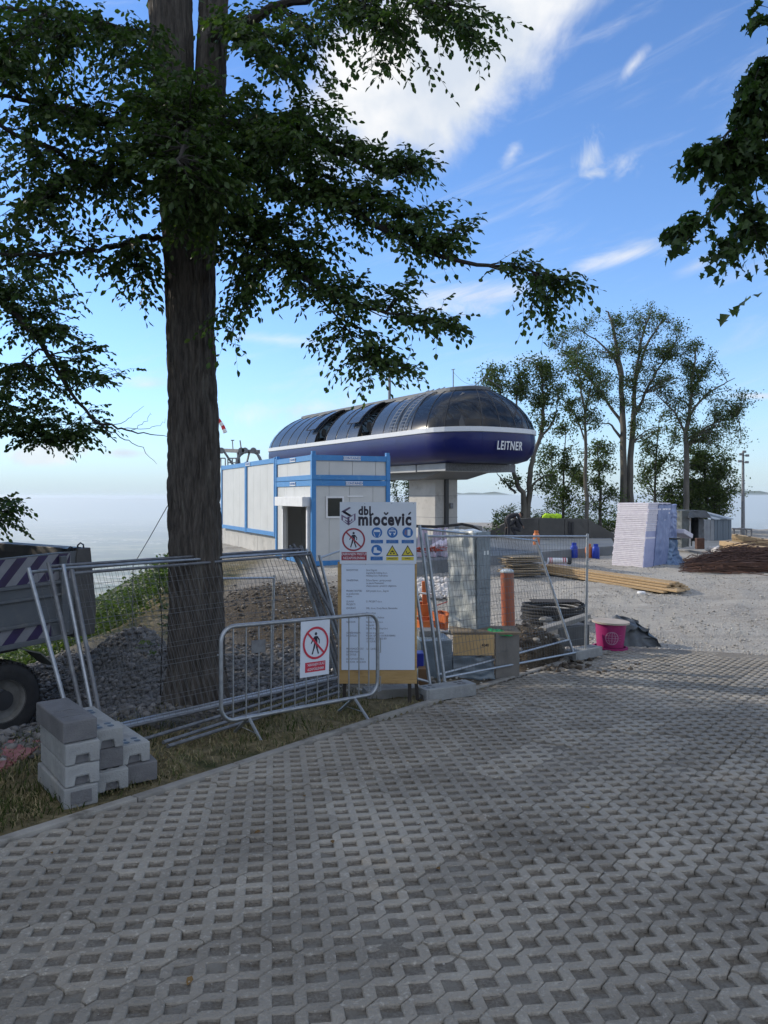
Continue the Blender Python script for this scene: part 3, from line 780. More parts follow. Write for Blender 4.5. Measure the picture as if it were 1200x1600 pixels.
rough_trunk('stem', stemR, tree1, M_BARK, 110, .018, 150, 9)
fo = Foliage()
def limb(pts, r0, r1, m=None, n=8):
    """pts in photo pixels with depth"""
    P = [np.array(U(*p)) for p in pts]
    # smooth subdivision
    Q = []
    for i in range(len(P)-1):
        p0 = P[max(i-1, 0)]; p1 = P[i]; p2 = P[i+1]; p3 = P[min(i+2, len(P)-1)]
        for k in range(5):
            t = k/5; Q.append(.5*((2*p1)+(-p0+p2)*t+(2*p0-5*p1+4*p2-p3)*t*t+(-p0+3*p1-3*p2+p3)*t**3))
    Q.append(P[-1]); k = len(Q)
    Q = [q+RNG.normal(0, .012, 3) for q in Q]
    mb = MB(); mb.tube([Vector(q) for q in Q], [r0+(r1-r0)*(i/(k-1))**.8 for i in range(k)], n=n)
    mb.build('branch', M_TWIG, tree1 if m is None else m, smooth=True)
    return Q
def near(Q, px, py):
    """the point of limb Q that is nearest to (px, py) in view, a little towards the trunk"""
    best = min(range(len(Q)), key=lambda i: (Q[i][0]/Q[i][1]*F+600-px)**2+(HZ-(Q[i][2]-EYE)/Q[i][1]*F-py)**2)
    return Q[max(0, best-2)]
LIMBS = {
 'r_top': limb([(330, 60, 9), (420, 15, 8.6), (520, -10, 8.2), (640, 0, 7.8), (760, 10, 7.5)], .07, .008),
 'r_mid': limb([(335, 190, 9), (420, 200, 8.5), (520, 235, 8.0), (600, 270, 7.7), (660, 262, 7.5)], .06, .006),
 'r_long': limb([(338, 260, 9), (430, 285, 8.4), (520, 318, 7.9), (620, 368, 7.6), (690, 403, 7.4), (780, 416, 7.2), (840, 425, 7.1), (890, 438, 7.0)], .055, .004),
 'r_low': limb([(340, 330, 9), (400, 372, 8.4), (460, 425, 8.0), (540, 470, 7.7), (620, 492, 7.5), (700, 500, 7.3)], .045, .004),
 'r_low2': limb([(400, 372, 8.4), (470, 440, 8.0), (520, 490, 7.7), (555, 535, 7.5), (575, 585, 7.4)], .02, .003),
 'l_low': limb([(256, 375, 9), (225, 372, 8.7), (180, 385, 8.3), (110, 393, 7.9), (40, 398, 7.5), (-60, 392, 7.2)], .04, .012),
 'l_mid': limb([(255, 290, 9), (200, 275, 8.4), (120, 252, 7.8), (40, 215, 7.3), (-60, 180, 6.8)], .05, .015),
 'l_up': limb([(250, 200, 9), (180, 190, 8.4), (120, 172, 7.8), (50, 160, 7.4), (-40, 140, 7.0)], .05, .015),
 'l_top': limb([(240, 60, 9), (170, 40, 8.2), (90, 20, 7.6), (0, 10, 7.0)], .05, .012),
 'front': limb([(300, 230, 8.8), (300, 200, 7.6), (290, 215, 6.8), (280, 260, 6.3)], .05, .01),
}
# (limb, cx, cy, rx, ry, Y0, dY, branches, twigs, leaves)
CL = [
 ('l_top', 60, 40, 110, 70, 7.4, .9, 16, 11, 9), ('l_top', 170, 60, 90, 70, 8.0, .8, 13, 11, 9), ('l_top', 40, 130, 90, 50, 7.4, .8, 10, 10, 9), ('l_up', 0, 60, 60, 80, 7, .6, 8, 10, 9),
 ('l_up', 150, 150, 90, 50, 7.9, .8, 13, 11, 9), ('l_up', 60, 190, 90, 45, 7.5, .7, 11, 10, 9), ('l_mid', 150, 250, 100, 50, 7.8, .7, 13, 10, 9),
 ('l_mid', 50, 270, 80, 60, 7.3, .6, 12, 10, 8), ('l_mid', 40, 340, 70, 45, 7.5, .5, 9, 9, 8), ('l_mid', 150, 320, 80, 35, 7.8, .5, 7, 8, 8),
 ('l_low', 190, 415, 45, 40, 8.4, .4, 8, 8, 8), ('l_low', 120, 385, 60, 25, 8.0, .4, 7, 7, 8), ('l_low', 215, 440, 22, 18, 8.4, .3, 4, 7, 8),
 ('l_low', 30, 400, 50, 35, 7.6, .4, 8, 8, 8), ('l_mid', 215, 330, 45, 45, 8.3, .4, 6, 8, 8),
 ('front', 250, 130, 80, 70, 7.3, .8, 14, 11, 9), ('front', 300, 230, 90, 65, 7.2, .9, 20, 12, 9), ('front', 260, 300, 60, 55, 7.4, .8, 10, 11, 9), ('front', 340, 290, 70, 60, 7.5, .8, 17, 12, 9),
 ('front', 320, 370, 45, 45, 7.9, .4, 9, 10, 8), ('front', 330, 160, 60, 50, 7.6, .6, 10, 11, 9), ('front', 200, 210, 60, 50, 7.6, .6, 11, 11, 9),
 ('r_top', 420, 60, 80, 70, 8.2, .9, 17, 11, 9), ('r_top', 490, 90, 55, 55, 8.0, .7, 10, 11, 9), ('r_top', 560, 20, 70, 30, 7.9, .5, 8, 10, 8),
 ('r_top', 610, 60, 45, 40, 7.7, .4, 9, 9, 8), ('r_top', 690, 25, 55, 35, 7.6, .4, 11, 9, 8), ('r_top', 765, 25, 40, 22, 7.4, .3, 7, 8, 8), ('r_top', 640, 95, 40, 12, 7.6, .2, 4, 6, 7), ('r_top', 745, 70, 20, 14, 7.5, .2, 3, 6, 7), ('r_top', 590, 105, 20, 14, 7.6, .2, 3, 6, 7),
 ('r_mid', 400, 180, 80, 60, 8.3, .9, 17, 12, 9), ('r_mid', 470, 210, 70, 55, 8.0, .8, 15, 12, 9), ('r_mid', 540, 225, 60, 35, 7.8, .5, 11, 10, 9), ('r_mid', 510, 160, 30, 22, 7.8, .3, 5, 8, 8),
 ('r_mid', 610, 255, 50, 26, 7.6, .3, 8, 9, 8), ('r_mid', 655, 250, 26, 12, 7.5, .2, 3, 5, 7), ('r_mid', 420, 260, 70, 50, 8.2, .8, 15, 12, 9),
 ('r_long', 500, 285, 80, 40, 7.9, .6, 15, 11, 9), ('r_long', 590, 320, 70, 32, 7.7, .4, 12, 10, 9), ('r_long', 660, 335, 50, 22, 7.5, .3, 8, 9, 8), ('r_long', 715, 345, 32, 10, 7.4, .2, 4, 7, 8),
 ('r_long', 650, 370, 45, 26, 7.5, .3, 7, 8, 8), ('r_long', 690, 380, 22, 18, 7.45, .2, 3, 7, 8),
 ('r_long', 815, 420, 35, 14, 7.2, .2, 6, 7, 7), ('r_long', 850, 440, 30, 20, 7.1, .2, 6, 7, 7), ('r_long', 885, 440, 22, 9, 7.0, .1, 4, 6, 7), ('r_long', 855, 468, 20, 12, 7.1, .1, 3, 6, 7),
 ('r_low', 400, 330, 60, 45, 8.3, .6, 13, 11, 9), ('r_low', 460, 380, 60, 35, 8.0, .5, 11, 10, 9), ('r_low', 390, 400, 40, 30, 8.3, .4, 7, 9, 8), ('r_low', 520, 350, 50, 25, 7.8, .4, 5, 9, 8),
 ('r_low', 470, 430, 50, 25, 7.9, .4, 9, 9, 8), ('r_low', 540, 455, 50, 20, 7.7, .3, 8, 9, 8), ('r_low', 600, 480, 45, 16, 7.6, .2, 6, 8, 8), ('r_low', 665, 490, 38, 14, 7.4, .2, 6, 8, 8), ('r_low', 640, 440, 18, 12, 7.5, .2, 4, 6, 7), ('r_low', 700, 505, 15, 10, 7.3, .1, 3, 6, 7),
 ('r_low2', 545, 510, 40, 18, 7.6, .2, 6, 8, 8), ('r_low2', 600, 545, 50, 14, 7.4, .2, 6, 8, 8), ('r_low2', 575, 570, 26, 14, 7.4, .2, 4, 7, 7), ('r_low2', 520, 545, 14, 8, 7.5, .1, 2, 4, 6), ('r_low2', 635, 570, 20, 8, 7.4, .1, 3, 6, 7),
 ('r_low', 365, 440, 30, 45, 8.3, .3, 6, 8, 8), ('r_low', 355, 500, 22, 30, 8.3, .2, 5, 7, 7), ('r_low', 385, 480, 16, 12, 8.2, .1, 2, 6, 7), ('r_low', 350, 525, 20, 8, 8.3, .1, 2, 5, 6),
]
LD = 1.0
for (lk, cx, cy_, rx, ry, Y0, dY, nb, ntw, nl) in CL:
    Q = LIMBS[lk]
    for _ in range(max(1, nb//4)):
        root = near(Q, cx+RNG.uniform(-rx, rx)*.5, cy_+RNG.uniform(-ry, ry)*.5)
        clump(fo, root, cx, cy_, rx, ry, Y0, dY, max(1, int(4*LD)), ntw, nl, .078*Y0/7.8)
# the part of the crown above the picture (it shades the ground below)
fo2 = Foliage()
for _ in range(170):
    a = RNG.uniform(0, 6.283); rr = math.sqrt(RNG.uniform(0, 1))*6.2; zz = RNG.uniform(8.6, 15)
    c = np.array([-1.6+rr*math.cos(a), 8.6+rr*math.sin(a)*.9, zz])
    if c[2]-EYE < HZ/F*c[1]+1.2 and c[1] > 0 and abs(c[0]) < .6*c[1]: continue
    for k in range(7):
        fo2.twig(c+RNG.normal(0, .35, 3), RNG.normal(0, 1, 3)*np.array([1, 1, .3]), .55, 6, .17, .2, wood=False)
up = [limb([(270, -150, 9), (120, -420, 8), (-150, -700, 7)], .08, .02), limb([(330, -150, 9), (520, -400, 8), (760, -650, 7)], .08, .02), limb([(300, -300, 9.2), (320, -600, 11), (340, -800, 13)], .08, .02), limb([(300, -200, 9), (300, -500, 7), (320, -1000, 5)], .08, .02)]
bpy.context.view_layer.update()
fo.build(tree1, M_LEAF, M_TWIG, 'beech', singles=300)
fo2.build(tree1, M_LEAF, M_TWIG, name='upper_crown')

# ---------------- branches that reach in from trees outside the frame
tree2 = thing('beech_tree', 'beech outside the frame whose long drooping branch with bare tips hangs over the truck', 'tree', (0, 0, 0))
mb = MB(); tx, ty = -8.6, 12.2; tz = G(tx, ty, False)
mb.tube([(tx, ty, tz-.3), (tx, ty, tz+1), (tx+.1, ty, tz+5), (tx-.1, ty+.1, tz+10)], [.34, .27, .22, .1], 20); mb.build('trunk', M_BARK, tree2, smooth=True)
f2 = Foliage()
q1 = limb([(-330, 330, 12.1), (-120, 360, 11.5), (0, 470, 11), (50, 520, 10.8), (90, 580, 10.6), (140, 650, 10.4), (175, 665, 10.3), (215, 675, 10.2), (262, 682, 10.1)], .06, .003, tree2)
q2 = limb([(140, 650, 10.4), (180, 680, 10.3), (215, 695, 10.3), (245, 725, 10.2)], .012, .002, tree2, 5)
q3 = limb([(175, 665, 10.3), (200, 655, 10.3), (222, 636, 10.3)], .006, .002, tree2, 4)
q4 = limb([(205, 672, 10.2), (225, 660, 10.2), (236, 645, 10.2)], .005, .002, tree2, 4)
q5 = limb([(190, 670, 10.3), (240, 668, 10.3), (258, 655, 10.2)], .005, .002, tree2, 4)
q6 = limb([(70, 545, 10.7), (40, 560, 10.8), (15, 600, 11), (-40, 640, 11.4)], .02, .006, tree2, 5)
q7 = limb([(-330, 420, 12.1), (-100, 640, 11.6), (-20, 660, 11.4), (60, 690, 11.2), (140, 690, 11)], .04, .005, tree2, 6)
q8 = limb([(-330, 640, 12.1), (-60, 790, 11.6), (0, 800, 11.5), (35, 782, 11.4)], .03, .004, tree2, 6)
for (Q, cx, cy_, rx, ry, Y0, nb) in ((q1, 40, 450, 60, 30, 11, 8), (q1, 90, 470, 40, 25, 10.9, 6), (q1, 110, 515, 50, 22, 10.7, 7), (q1, 160, 530, 30, 12, 10.6, 3), (q1, 60, 510, 50, 25, 10.8, 6), (q1, 120, 570, 60, 18, 10.6, 6), (q1, 175, 575, 35, 10, 10.5, 4),
    (q1, 20, 490, 30, 40, 11, 5), (q6, 30, 580, 50, 25, 10.9, 9), (q6, 60, 610, 60, 20, 10.8, 7), (q7, 40, 645, 60, 25, 11, 12), (q7, 110, 645, 50, 22, 10.9, 9), (q7, 60, 675, 80, 18, 11, 10), (q7, 140, 670, 26, 14, 10.8, 4), (q7, 10, 610, 30, 30, 11.2, 6),
    (q8, 15, 785, 28, 14, 11.4, 4), (q8, 5, 812, 32, 12, 11.4, 5), (q1, 45, 430, 50, 20, 10.9, 5)):
    for _ in range(max(1, nb//2)):
        clump(f2, near(Q, cx+RNG.uniform(-rx, rx)*.6, cy_), cx, cy_, rx, ry, Y0, .3, 2, 8, 8, .085)
for _ in range(420):
    a = RNG.uniform(0, 6.283); rr = math.sqrt(RNG.uniform(0, 1))*3.6
    c = np.array([tx-.9+rr*math.cos(a), ty+rr*math.sin(a), tz+RNG.uniform(4, 12)])
    if abs(c[0]) < .56*c[1]: continue
    for k in range(7): f2.twig(c+RNG.normal(0, .35, 3), RNG.normal(0, 1, 3)*np.array([1, 1, .3]), .5, 6, .15, .2, wood=False)
f2.build(tree2, M_LEAF, M_TWIG)

tree3 = thing('maple_tree', 'maple outside the frame whose hanging twigs with lobed leaves dip in at the upper right', 'tree', (0, 0, 0))
mb = MB(); tx, ty = 5.9, 7.0; tz = G(tx, ty, False)
mb.tube([(tx, ty, tz-.3), (tx, ty, tz+1), (tx+.1, ty, tz+5), (tx-.1, ty+.1, tz+10)], [.30, .24, .2, .1], 20); mb.build('trunk', M_BARK, tree3, smooth=True)
f3 = Foliage()
p1 = limb([(1500, -60, 7), (1330, 40, 6.9), (1210, 90, 6.8), (1180, 160, 6.7), (1160, 190, 6.7), (1130, 215, 6.6), (1098, 230, 6.6)], .04, .003, tree3, 6)
p2 = limb([(1180, 160, 6.7), (1178, 230, 6.7), (1160, 275, 6.6), (1125, 318, 6.5), (1075, 350, 6.5)], .012, .003, tree3, 5)
p3 = limb([(1174, 255, 6.7), (1183, 300, 6.6), (1178, 335, 6.6), (1150, 368, 6.5), (1142, 385, 6.5)], .006, .002, tree3, 4)
for (Q, cx, cy_, rx, ry, nb, nt) in ((p1, 1190, 20, 14, 26, 3, 6), (p1, 1180, 130, 20, 28, 6, 8), (p1, 1168, 170, 20, 24, 5, 8), (p1, 1190, 100, 12, 30, 3, 7), (p1, 1090, 240, 13, 16, 4, 7), (p1, 1130, 240, 22, 14, 5, 7), (p2, 1160, 225, 28, 30, 9, 8), (p2, 1185, 260, 16, 24, 5, 7),
    (p1, 1140, 255, 20, 14, 4, 7), (p2, 1145, 305, 22, 18, 5, 7), (p2, 1070, 350, 18, 14, 6, 8), (p3, 1186, 328, 10, 12, 3, 6), (p3, 1175, 362, 18, 16, 5, 7), (p3, 1135, 386, 14, 9, 3, 6), (p1, 1200, 190, 14, 60, 8, 8)):
    for _ in range(nb): clump(f3, near(Q, cx+RNG.uniform(-rx, rx), cy_), cx, cy_, rx*.8, ry*.8, 6.6, .2, 1, nt, 5, .088, tl=.16, droop=.5, r0=.005)
for _ in range(420):
    a = RNG.uniform(0, 6.283); rr = math.sqrt(RNG.uniform(0, 1))*3.3
    c = np.array([tx+.4+rr*math.cos(a), ty+rr*math.sin(a), tz+RNG.uniform(4.5, 12)])
    if abs(c[0]) < .60*c[1] and c[2]-EYE < .78*c[1]: continue
    for k in range(6): f3.twig(c+RNG.normal(0, .35, 3), RNG.normal(0, 1, 3)*np.array([1, 1, .3]), .5, 6, .16, .2, wood=False)
f3.build(tree3, M_LEAFM, M_TWIG, 'maple')

# ---------------- trees at the edge of the plateau
def far_tree(label, base, top_y, Y, stems, envs, nleaf, seed, m=M_BARKB, r=.2, ll=.125, group='trees along the far edge of the hilltop', dens=2.1, lm=None, topmult=1.0):
    """base: px of the foot; stems: list of pixel polylines; envs: crown ellipses in pixels"""
    rng = np.random.default_rng(seed); st_ = random.getstate()
    px, py = base; foot = U(px, py, Y); gz_ = G(foot.x, Y, False)
    root = thing('broadleaf_tree', label, 'tree', (foot.x, Y, gz_), group=group)
    loc = np.array([foot.x, Y, gz_])
    mbt = MB(); lines = []
    for k, spx in enumerate(stems):
        P = [np.array(U(a, b, Y+(k % 3-1)*.5*(i/len(spx)))) for i, (a, b) in enumerate(spx)]
        if k == 0 or spx[0][1] >= py-6: P[0][2] = gz_-.3
        Q = []
        for i in range(len(P)-1):
            p0 = P[max(i-1, 0)]; p1 = P[i]; p2 = P[i+1]; p3 = P[min(i+2, len(P)-1)]
            for q in range(4):
                t = q/4; Q.append(.5*((2*p1)+(-p0+p2)*t+(2*p0-5*p1+4*p2-p3)*t*t+(-p0+3*p1-3*p2+p3)*t**3))
        Q.append(P[-1]); n = len(Q); rr = r*(1 if k == 0 or spx[0][1] >= py-6 else .45)
        Q = [q+rng.normal(0, .03, 3) for q in Q]
        mbt.tube([Vector(q-loc) for q in Q], [rr*(1-.86*(i/(n-1))) for i in range(n)], n=9)
        lines.append((Q, rr))
    mbt.build('trunk', m, root, smooth=True)
    allp = [(q, i/len(Q), rr) for Q, rr in lines for i, q in enumerate(Q) if i > len(Q)*.22]
    bm_ = MB(); P = []; D = []; N = []; L = []
    tot = sum(e[2]*e[3] for e in envs)
    for (cx, cy_, rx, ry) in envs:
        nb = max(3, int(nleaf*dens*rx*ry/tot/55))
        for _ in range(nb):
            a = rng.uniform(0, 6.283); q_ = rng.uniform(.35, 1)**.5
            dY = rng.uniform(-1, 1)*rx*Y/F*.7
            tg = np.array(U(cx+rx*q_*math.cos(a), cy_+ry*q_*math.sin(a), Y+dY))
            # leave the stem below the target
            cand = [c for c in allp if c[0][2] < tg[2]-.15*abs(tg[0]-c[0][0])] or allp
            c = min(cand, key=lambda c: np.linalg.norm(tg-c[0])+.6*rng.uniform(0, 1))
            p = c[0]; Lb = np.linalg.norm(tg-p)
            o = rng.normal(0, .07*Lb, 3); ln = [p*(1-t)+tg*t+o*math.sin(math.pi*t)+np.array([0, 0, .10*Lb*math.sin(math.pi*t)]) for t in np.linspace(0, 1, 6)]
            bm_.tube([Vector(q-loc) for q in ln], [max(.012, min(.055, .012*Lb+.015)*(1-i/6)) for i in range(6)], n=4, cap=False)
            for s_i in range(3):
                t = rng.uniform(.45, .95); b0, dd = sample_line(ln, t); e = b0+rng.normal(0, .30*min(Lb, 2.5), 3)*np.array([1, 1, .6])
                bm_.tube([Vector(b0-loc), Vector((b0+e)/2-loc+rng.normal(0, .05, 3)), Vector(e-loc)], [.016, .011, .006], n=3, cap=False)
                m_ = int(28*rng.uniform(.6, 1.3))
                tt = rng.uniform(.25, 1.05, m_)[:, None]
                base_ = b0*(1-tt)+e*tt+rng.normal(0, .20, (m_, 3))
                P.append(base_-loc); D.append(rng.normal(0, 1, (m_, 3))); N.append(rng.normal(0, .7, (m_, 3))+np.array([0, 0, .7])); L.append(ll*rng.uniform(.6, 1.25, m_))
    bm_.build('branches', m, root)
    V, Fq = leaves_geo(np.vstack(P), np.vstack(D), np.vstack(N), np.concatenate(L), 'beech')
    np_mesh('crown', V, Fq, lm or M_LEAFB, root, kind='stuff')
    return root
far_tree('tall broad beech with twin pale stems behind the white insulation stack', (980, 800), 480, 48,
    [[(975, 800), (974, 700), (972, 610), (966, 560), (955, 500), (946, 485)], [(990, 800), (984, 740), (990, 650), (992, 600), (1000, 540), (1018, 480)],
     [(972, 660), (950, 630), (920, 590), (890, 555), (868, 540)], [(990, 650), (1015, 600), (1040, 560), (1062, 520)], [(972, 600), (960, 560), (930, 530), (905, 515)], [(991, 600), (1010, 540), (1035, 500), (1050, 505)], [(975, 690), (955, 665), (940, 662)]],
    [(945, 525, 60, 35), (1010, 525, 55, 38), (890, 535, 32, 26), (1050, 530, 32, 28), (975, 570, 75, 32), (905, 565, 36, 20), (1040, 575, 45, 30), (960, 610, 45, 22), (1010, 495, 22, 16), (1010, 620, 35, 25), (1015, 665, 30, 22)], 5400, 1, r=.24)
far_tree('single stemmed beech with open side boughs, rightmost of the tall ones', (1073, 805), 530, 47,
    [[(1073, 805), (1073, 720), (1072, 680), (1078, 640), (1082, 600), (1086, 560), (1088, 540)], [(1072, 680), (1058, 650), (1035, 625), (1015, 610)], [(1076, 650), (1100, 620), (1130, 600), (1150, 590)], [(1074, 700), (1100, 670), (1130, 655), (1155, 650)], [(1080, 610), (1100, 580), (1115, 560)]],
    [(1085, 560, 26, 24), (1065, 600, 32, 26), (1100, 600, 28, 20), (1135, 630, 30, 16), (1150, 655, 18, 12), (1110, 665, 36, 20), (1065, 640, 22, 16), (1125, 690, 36, 18), (1120, 568, 10, 12), (1150, 615, 14, 9)], 3900, 2, r=.19)
far_tree('low dense dark tree between the shed and the lamp post', (1112, 820), 700, 50, [[(1105, 820), (1102, 760), (1100, 720)], [(1110, 815), (1120, 770), (1130, 740)]],
    [(1095, 740, 32, 30), (1130, 755, 26, 30), (1110, 780, 38, 24), (1085, 775, 26, 24), (1060, 770, 28, 24), (1030, 790, 26, 20), (1075, 715, 22, 20), (1120, 720, 22, 16)], 4800, 3, m=M_BARKD, r=.14, ll=.16)
far_tree('twin stemmed airy beech just beside the round end of the station', (820, 822), 555, 45,
    [[(817, 822), (818, 780), (806, 750), (800, 700), (805, 640), (812, 590)], [(824, 822), (827, 770), (832, 720), (845, 680), (850, 630), (845, 590), (838, 570)], [(806, 770), (790, 755), (775, 738)], [(828, 770), (840, 750), (865, 740)], [(845, 685), (865, 655), (872, 625)], [(800, 690), (785, 630), (775, 590)]],
    [(800, 590, 40, 26), (840, 600, 34, 30), (775, 585, 20, 14), (865, 590, 18, 22), (850, 640, 22, 24), (830, 575, 30, 16), (795, 745, 16, 12), (845, 755, 20, 16)], 2600, 4, r=.20, ll=.15)
far_tree('slender leaning beech with bare lower stem behind the low concrete wall', (915, 835), 540, 46,
    [[(917, 832), (916, 760), (915, 690), (914, 640), (905, 590), (900, 560)], [(914, 650), (922, 610), (930, 570)], [(915, 690), (900, 650), (880, 620)], [(916, 660), (935, 630)]],
    [(900, 580, 26, 22), (928, 600, 20, 24), (885, 620, 18, 16), (905, 640, 22, 18), (925, 660, 16, 14)], 1500, 5, r=.14, ll=.14)
far_tree('bushy young tree behind the middle of the low concrete wall', (878, 835), 650, 49,
    [[(879, 832), (880, 780), (882, 720), (884, 670)], [(880, 780), (865, 740), (858, 700)], [(880, 770), (898, 740), (905, 710)]],
    [(880, 690, 26, 26), (862, 720, 22, 26), (900, 725, 22, 24), (880, 750, 34, 22), (862, 775, 22, 14), (895, 775, 18, 12)], 1700, 6, m=M_BARKD, r=.11, ll=.15)
far_tree('dark young tree with level boughs behind the sloping end of the wall', (938, 838), 690, 47,
    [[(938, 838), (938, 780), (936, 730), (934, 690)], [(938, 800), (922, 775), (908, 760)], [(938, 790), (955, 770), (970, 760)]],
    [(934, 710, 20, 18), (945, 740, 22, 18), (922, 750, 20, 14), (940, 775, 30, 12), (955, 700, 14, 12), (948, 800, 18, 8), (915, 790, 14, 8)], 1300, 7, m=M_BARKD, r=.12, ll=.15)
far_tree('thin tree with dark boughs filling the gap between the two tallest trees', (1022, 815), 640, 50,
    [[(1022, 815), (1023, 760), (1026, 700), (1030, 650)], [(1023, 770), (1008, 740), (1000, 700)], [(1024, 740), (1045, 710), (1055, 680)]],
    [(1035, 690, 26, 22), (1010, 720, 20, 20), (1045, 725, 24, 16), (1025, 755, 30, 14), (1050, 655, 16, 12)], 1200, 8, m=M_BARKD, r=.10, ll=.15)
far_tree('thin saplings with sparse leaves seen between sign and station column', (640, 836), 735, 55,
    [[(646, 836), (646, 780), (647, 730)], [(625, 836), (622, 790), (615, 750)], [(655, 836), (652, 800), (636, 760)]],
    [(630, 770, 20, 20), (648, 790, 14, 20), (618, 745, 10, 8), (645, 745, 12, 10), (640, 815, 18, 14)], 1100, 9, m=M_BARKD, r=.07, ll=.15)
# trees to the left, outside the picture: the row along the slope
fl = []
base_f = Foliage()
for _ in range(700):
    a = RNG.uniform(0, 6.283); rr = math.sqrt(RNG.uniform(0, 1))*3.4; z = RNG.uniform(2.8, 12)
    c = np.array([rr*math.cos(a), rr*math.sin(a), z])*np.array([1-.03*z, 1-.03*z, 1])
    for k in range(7): base_f.twig(c+RNG.normal(0, .4, 3), RNG.normal(0, 1, 3)*np.array([1, 1, .3]), .6, 6, .20, .2, wood=False)
first = None
spots = [(-12.5, 8.5), (-14.5, 13.5), (-18.5, 17.5), (-16, 5), (-13.5, 1.5), (-21, 11)]
names = ['first beech left of the truck, beyond the picture edge', 'beech on the left slope beside the long drooping branch', 'outer beech low on the left slope', 'beech left of the paved road in the shade row', 'beech nearest the road on the left behind the viewer line',
         'second row beech on the left slope', 'beech behind the viewer on the left verge', 'second row beech behind the viewer on the left', 'beech behind the viewer close to the road', 'farthest beech down the left slope', 'beech on the right verge beside the viewer', 'beech on the right verge behind the maple', 'beech behind the viewer right of the road', 'beech straight behind the viewer', 'beech behind the viewer on the right verge']
for k, (x_, y_) in enumerate(spots):
    loc = (x_, y_, G(x_, y_, False))
    if first is None:
        first = thing('beech_tree', names[0], 'tree', loc, group='shade trees around the viewpoint')
        m_ = MB(); m_.tube([(0, 0, -.4), (0, 0, 1), (.1, 0, 5), (0, .1, 11)], [.34, .26, .2, .06], 14)
        for q in range(9):
            a = q*2.4; z = 3.5+q*.7; m_.tube([(0, 0, z), (1.3*math.cos(a), 1.3*math.sin(a), z+.5), (2.8*math.cos(a), 2.8*math.sin(a), z+1)], [.07, .04, .015], 6)
        m_.build('trunk', M_BARK, first, smooth=True)
        base_f.build(first, M_LEAF, M_TWIG)
    else:
        copy_thing(first, loc, k*1.7, names[k])

# low greenery at the lip of the slope and a sapling by the fence
fs = Foliage()
M_SHRUB = leaf_mat('shrub_leaf', [(.05, .085, .025), (.08, .12, .035), (.11, .15, .05), (.06, .08, .03)], .35, .6)
for _ in range(1500):
    x_ = RNG.uniform(-13, -5.0); y_ = RNG.uniform(17.5, 25)
    if x_ > -.25*y_+.2 or outside(np.array([x_]), np.array([y_]))[0] < .8: continue
    z_ = G(x_, y_, False)+RNG.uniform(0, .8)
    for k in range(3): fs.twig(np.array([x_, y_, z_]), RNG.normal(0, 1, 3)+np.array([0, 0, .9]), .35, 6, .11, .1, wood=False)
V, Fq = leaves_geo(np.array(fs.P), np.array(fs.D), np.array(fs.N), np.array(fs.L)); o = np_mesh('undergrowth', V, Fq, M_SHRUB, kind='stuff')
fb = Foliage()
for _ in range(1500):
    y_ = RNG.uniform(48.5, 52); x_ = (RNG.uniform(770, 1130)-600)/F*y_
    z_ = G(x_, y_, False)+RNG.uniform(0, 1)**1.6*(.5+1.9*vnoise(np.array(x_*.7), np.array(3.0), 61))
    for k in range(2): fb.twig(np.array([x_, y_, z_]), RNG.normal(0, 1, 3)+np.array([0, 0, .7]), .5, 7, .13, .1, wood=False)
V, Fq = leaves_geo(np.array(fb.P), np.array(fb.D), np.array(fb.N), np.array(fb.L)); np_mesh('shrubbery', V, Fq, M_LEAFB, kind='stuff')
for (lab, bx, by, Y, hgt, n, sd, lf) in (('green sapling with few leaves rising between the fence panels and the trunk', 250, 1010, 10.6, 1.0, 11, 1, .10), ('small leafy seedling on the edge right of the station column', 775, 836, 34, .9, 9, 2, .12), ('low weed beside the wrapped box top', 757, 838, 36, .5, 6, 3, .13)):
    f = U(bx, by, Y); gz_ = G(f.x, Y, False); rt = thing('sapling', lab, 'sapling', (f.x, Y, gz_)); fx = Foliage()
    top = EYE-( (875 if sd == 1 else 800 if sd == 2 else 822)-HZ)/F*Y-gz_
    fx.wood.tube([(0, 0, -.1), (.03, 0, top*.5), (-.02, 0, top)], [.012, .009, .004], 5)
    for k in range(n):
        z = top*(.35+.65*k/n); a = RNG.uniform(0, 6.28)
        fx.twig(np.array([0, 0, z]), np.array([math.cos(a), math.sin(a), .5]), .22*(1.3-k/n), 6, lf, .1)
    fx.build(rt, M_SHRUB, M_TWIG, wname='stem')
# ================================================================ lettering helper
def text(s, size, M, m, parent, name='lettering', align='CENTER', bold=0.0, shear=0.0, extrude=.001, sx=1.0, spacing=1.0):
    c = bpy.data.curves.new(name, 'FONT'); c.body = s; c.size = size; c.align_x = align; c.align_y = 'CENTER'
    c.extrude = extrude; c.offset = bold; c.shear = shear; c.resolution_u = 3; c.space_character = spacing; c.space_line = .95
    c.materials.append(m); o = bpy.data.objects.new(name, c); COL.objects.link(o); o.parent = parent
    o.matrix_local = M @ Matrix.Diagonal((sx, 1, 1, 1)); return o
def frame(o, x, z):
    """matrix whose local x, y lie in the plane (x right, y up), origin o; x and z given as vectors for right and up"""
    x = Vector(x).normalized(); y = Vector(z).normalized(); n = x.cross(y)
    M = Matrix((x, y, n)).transposed().to_4x4(); M.translation = Vector(o); return M

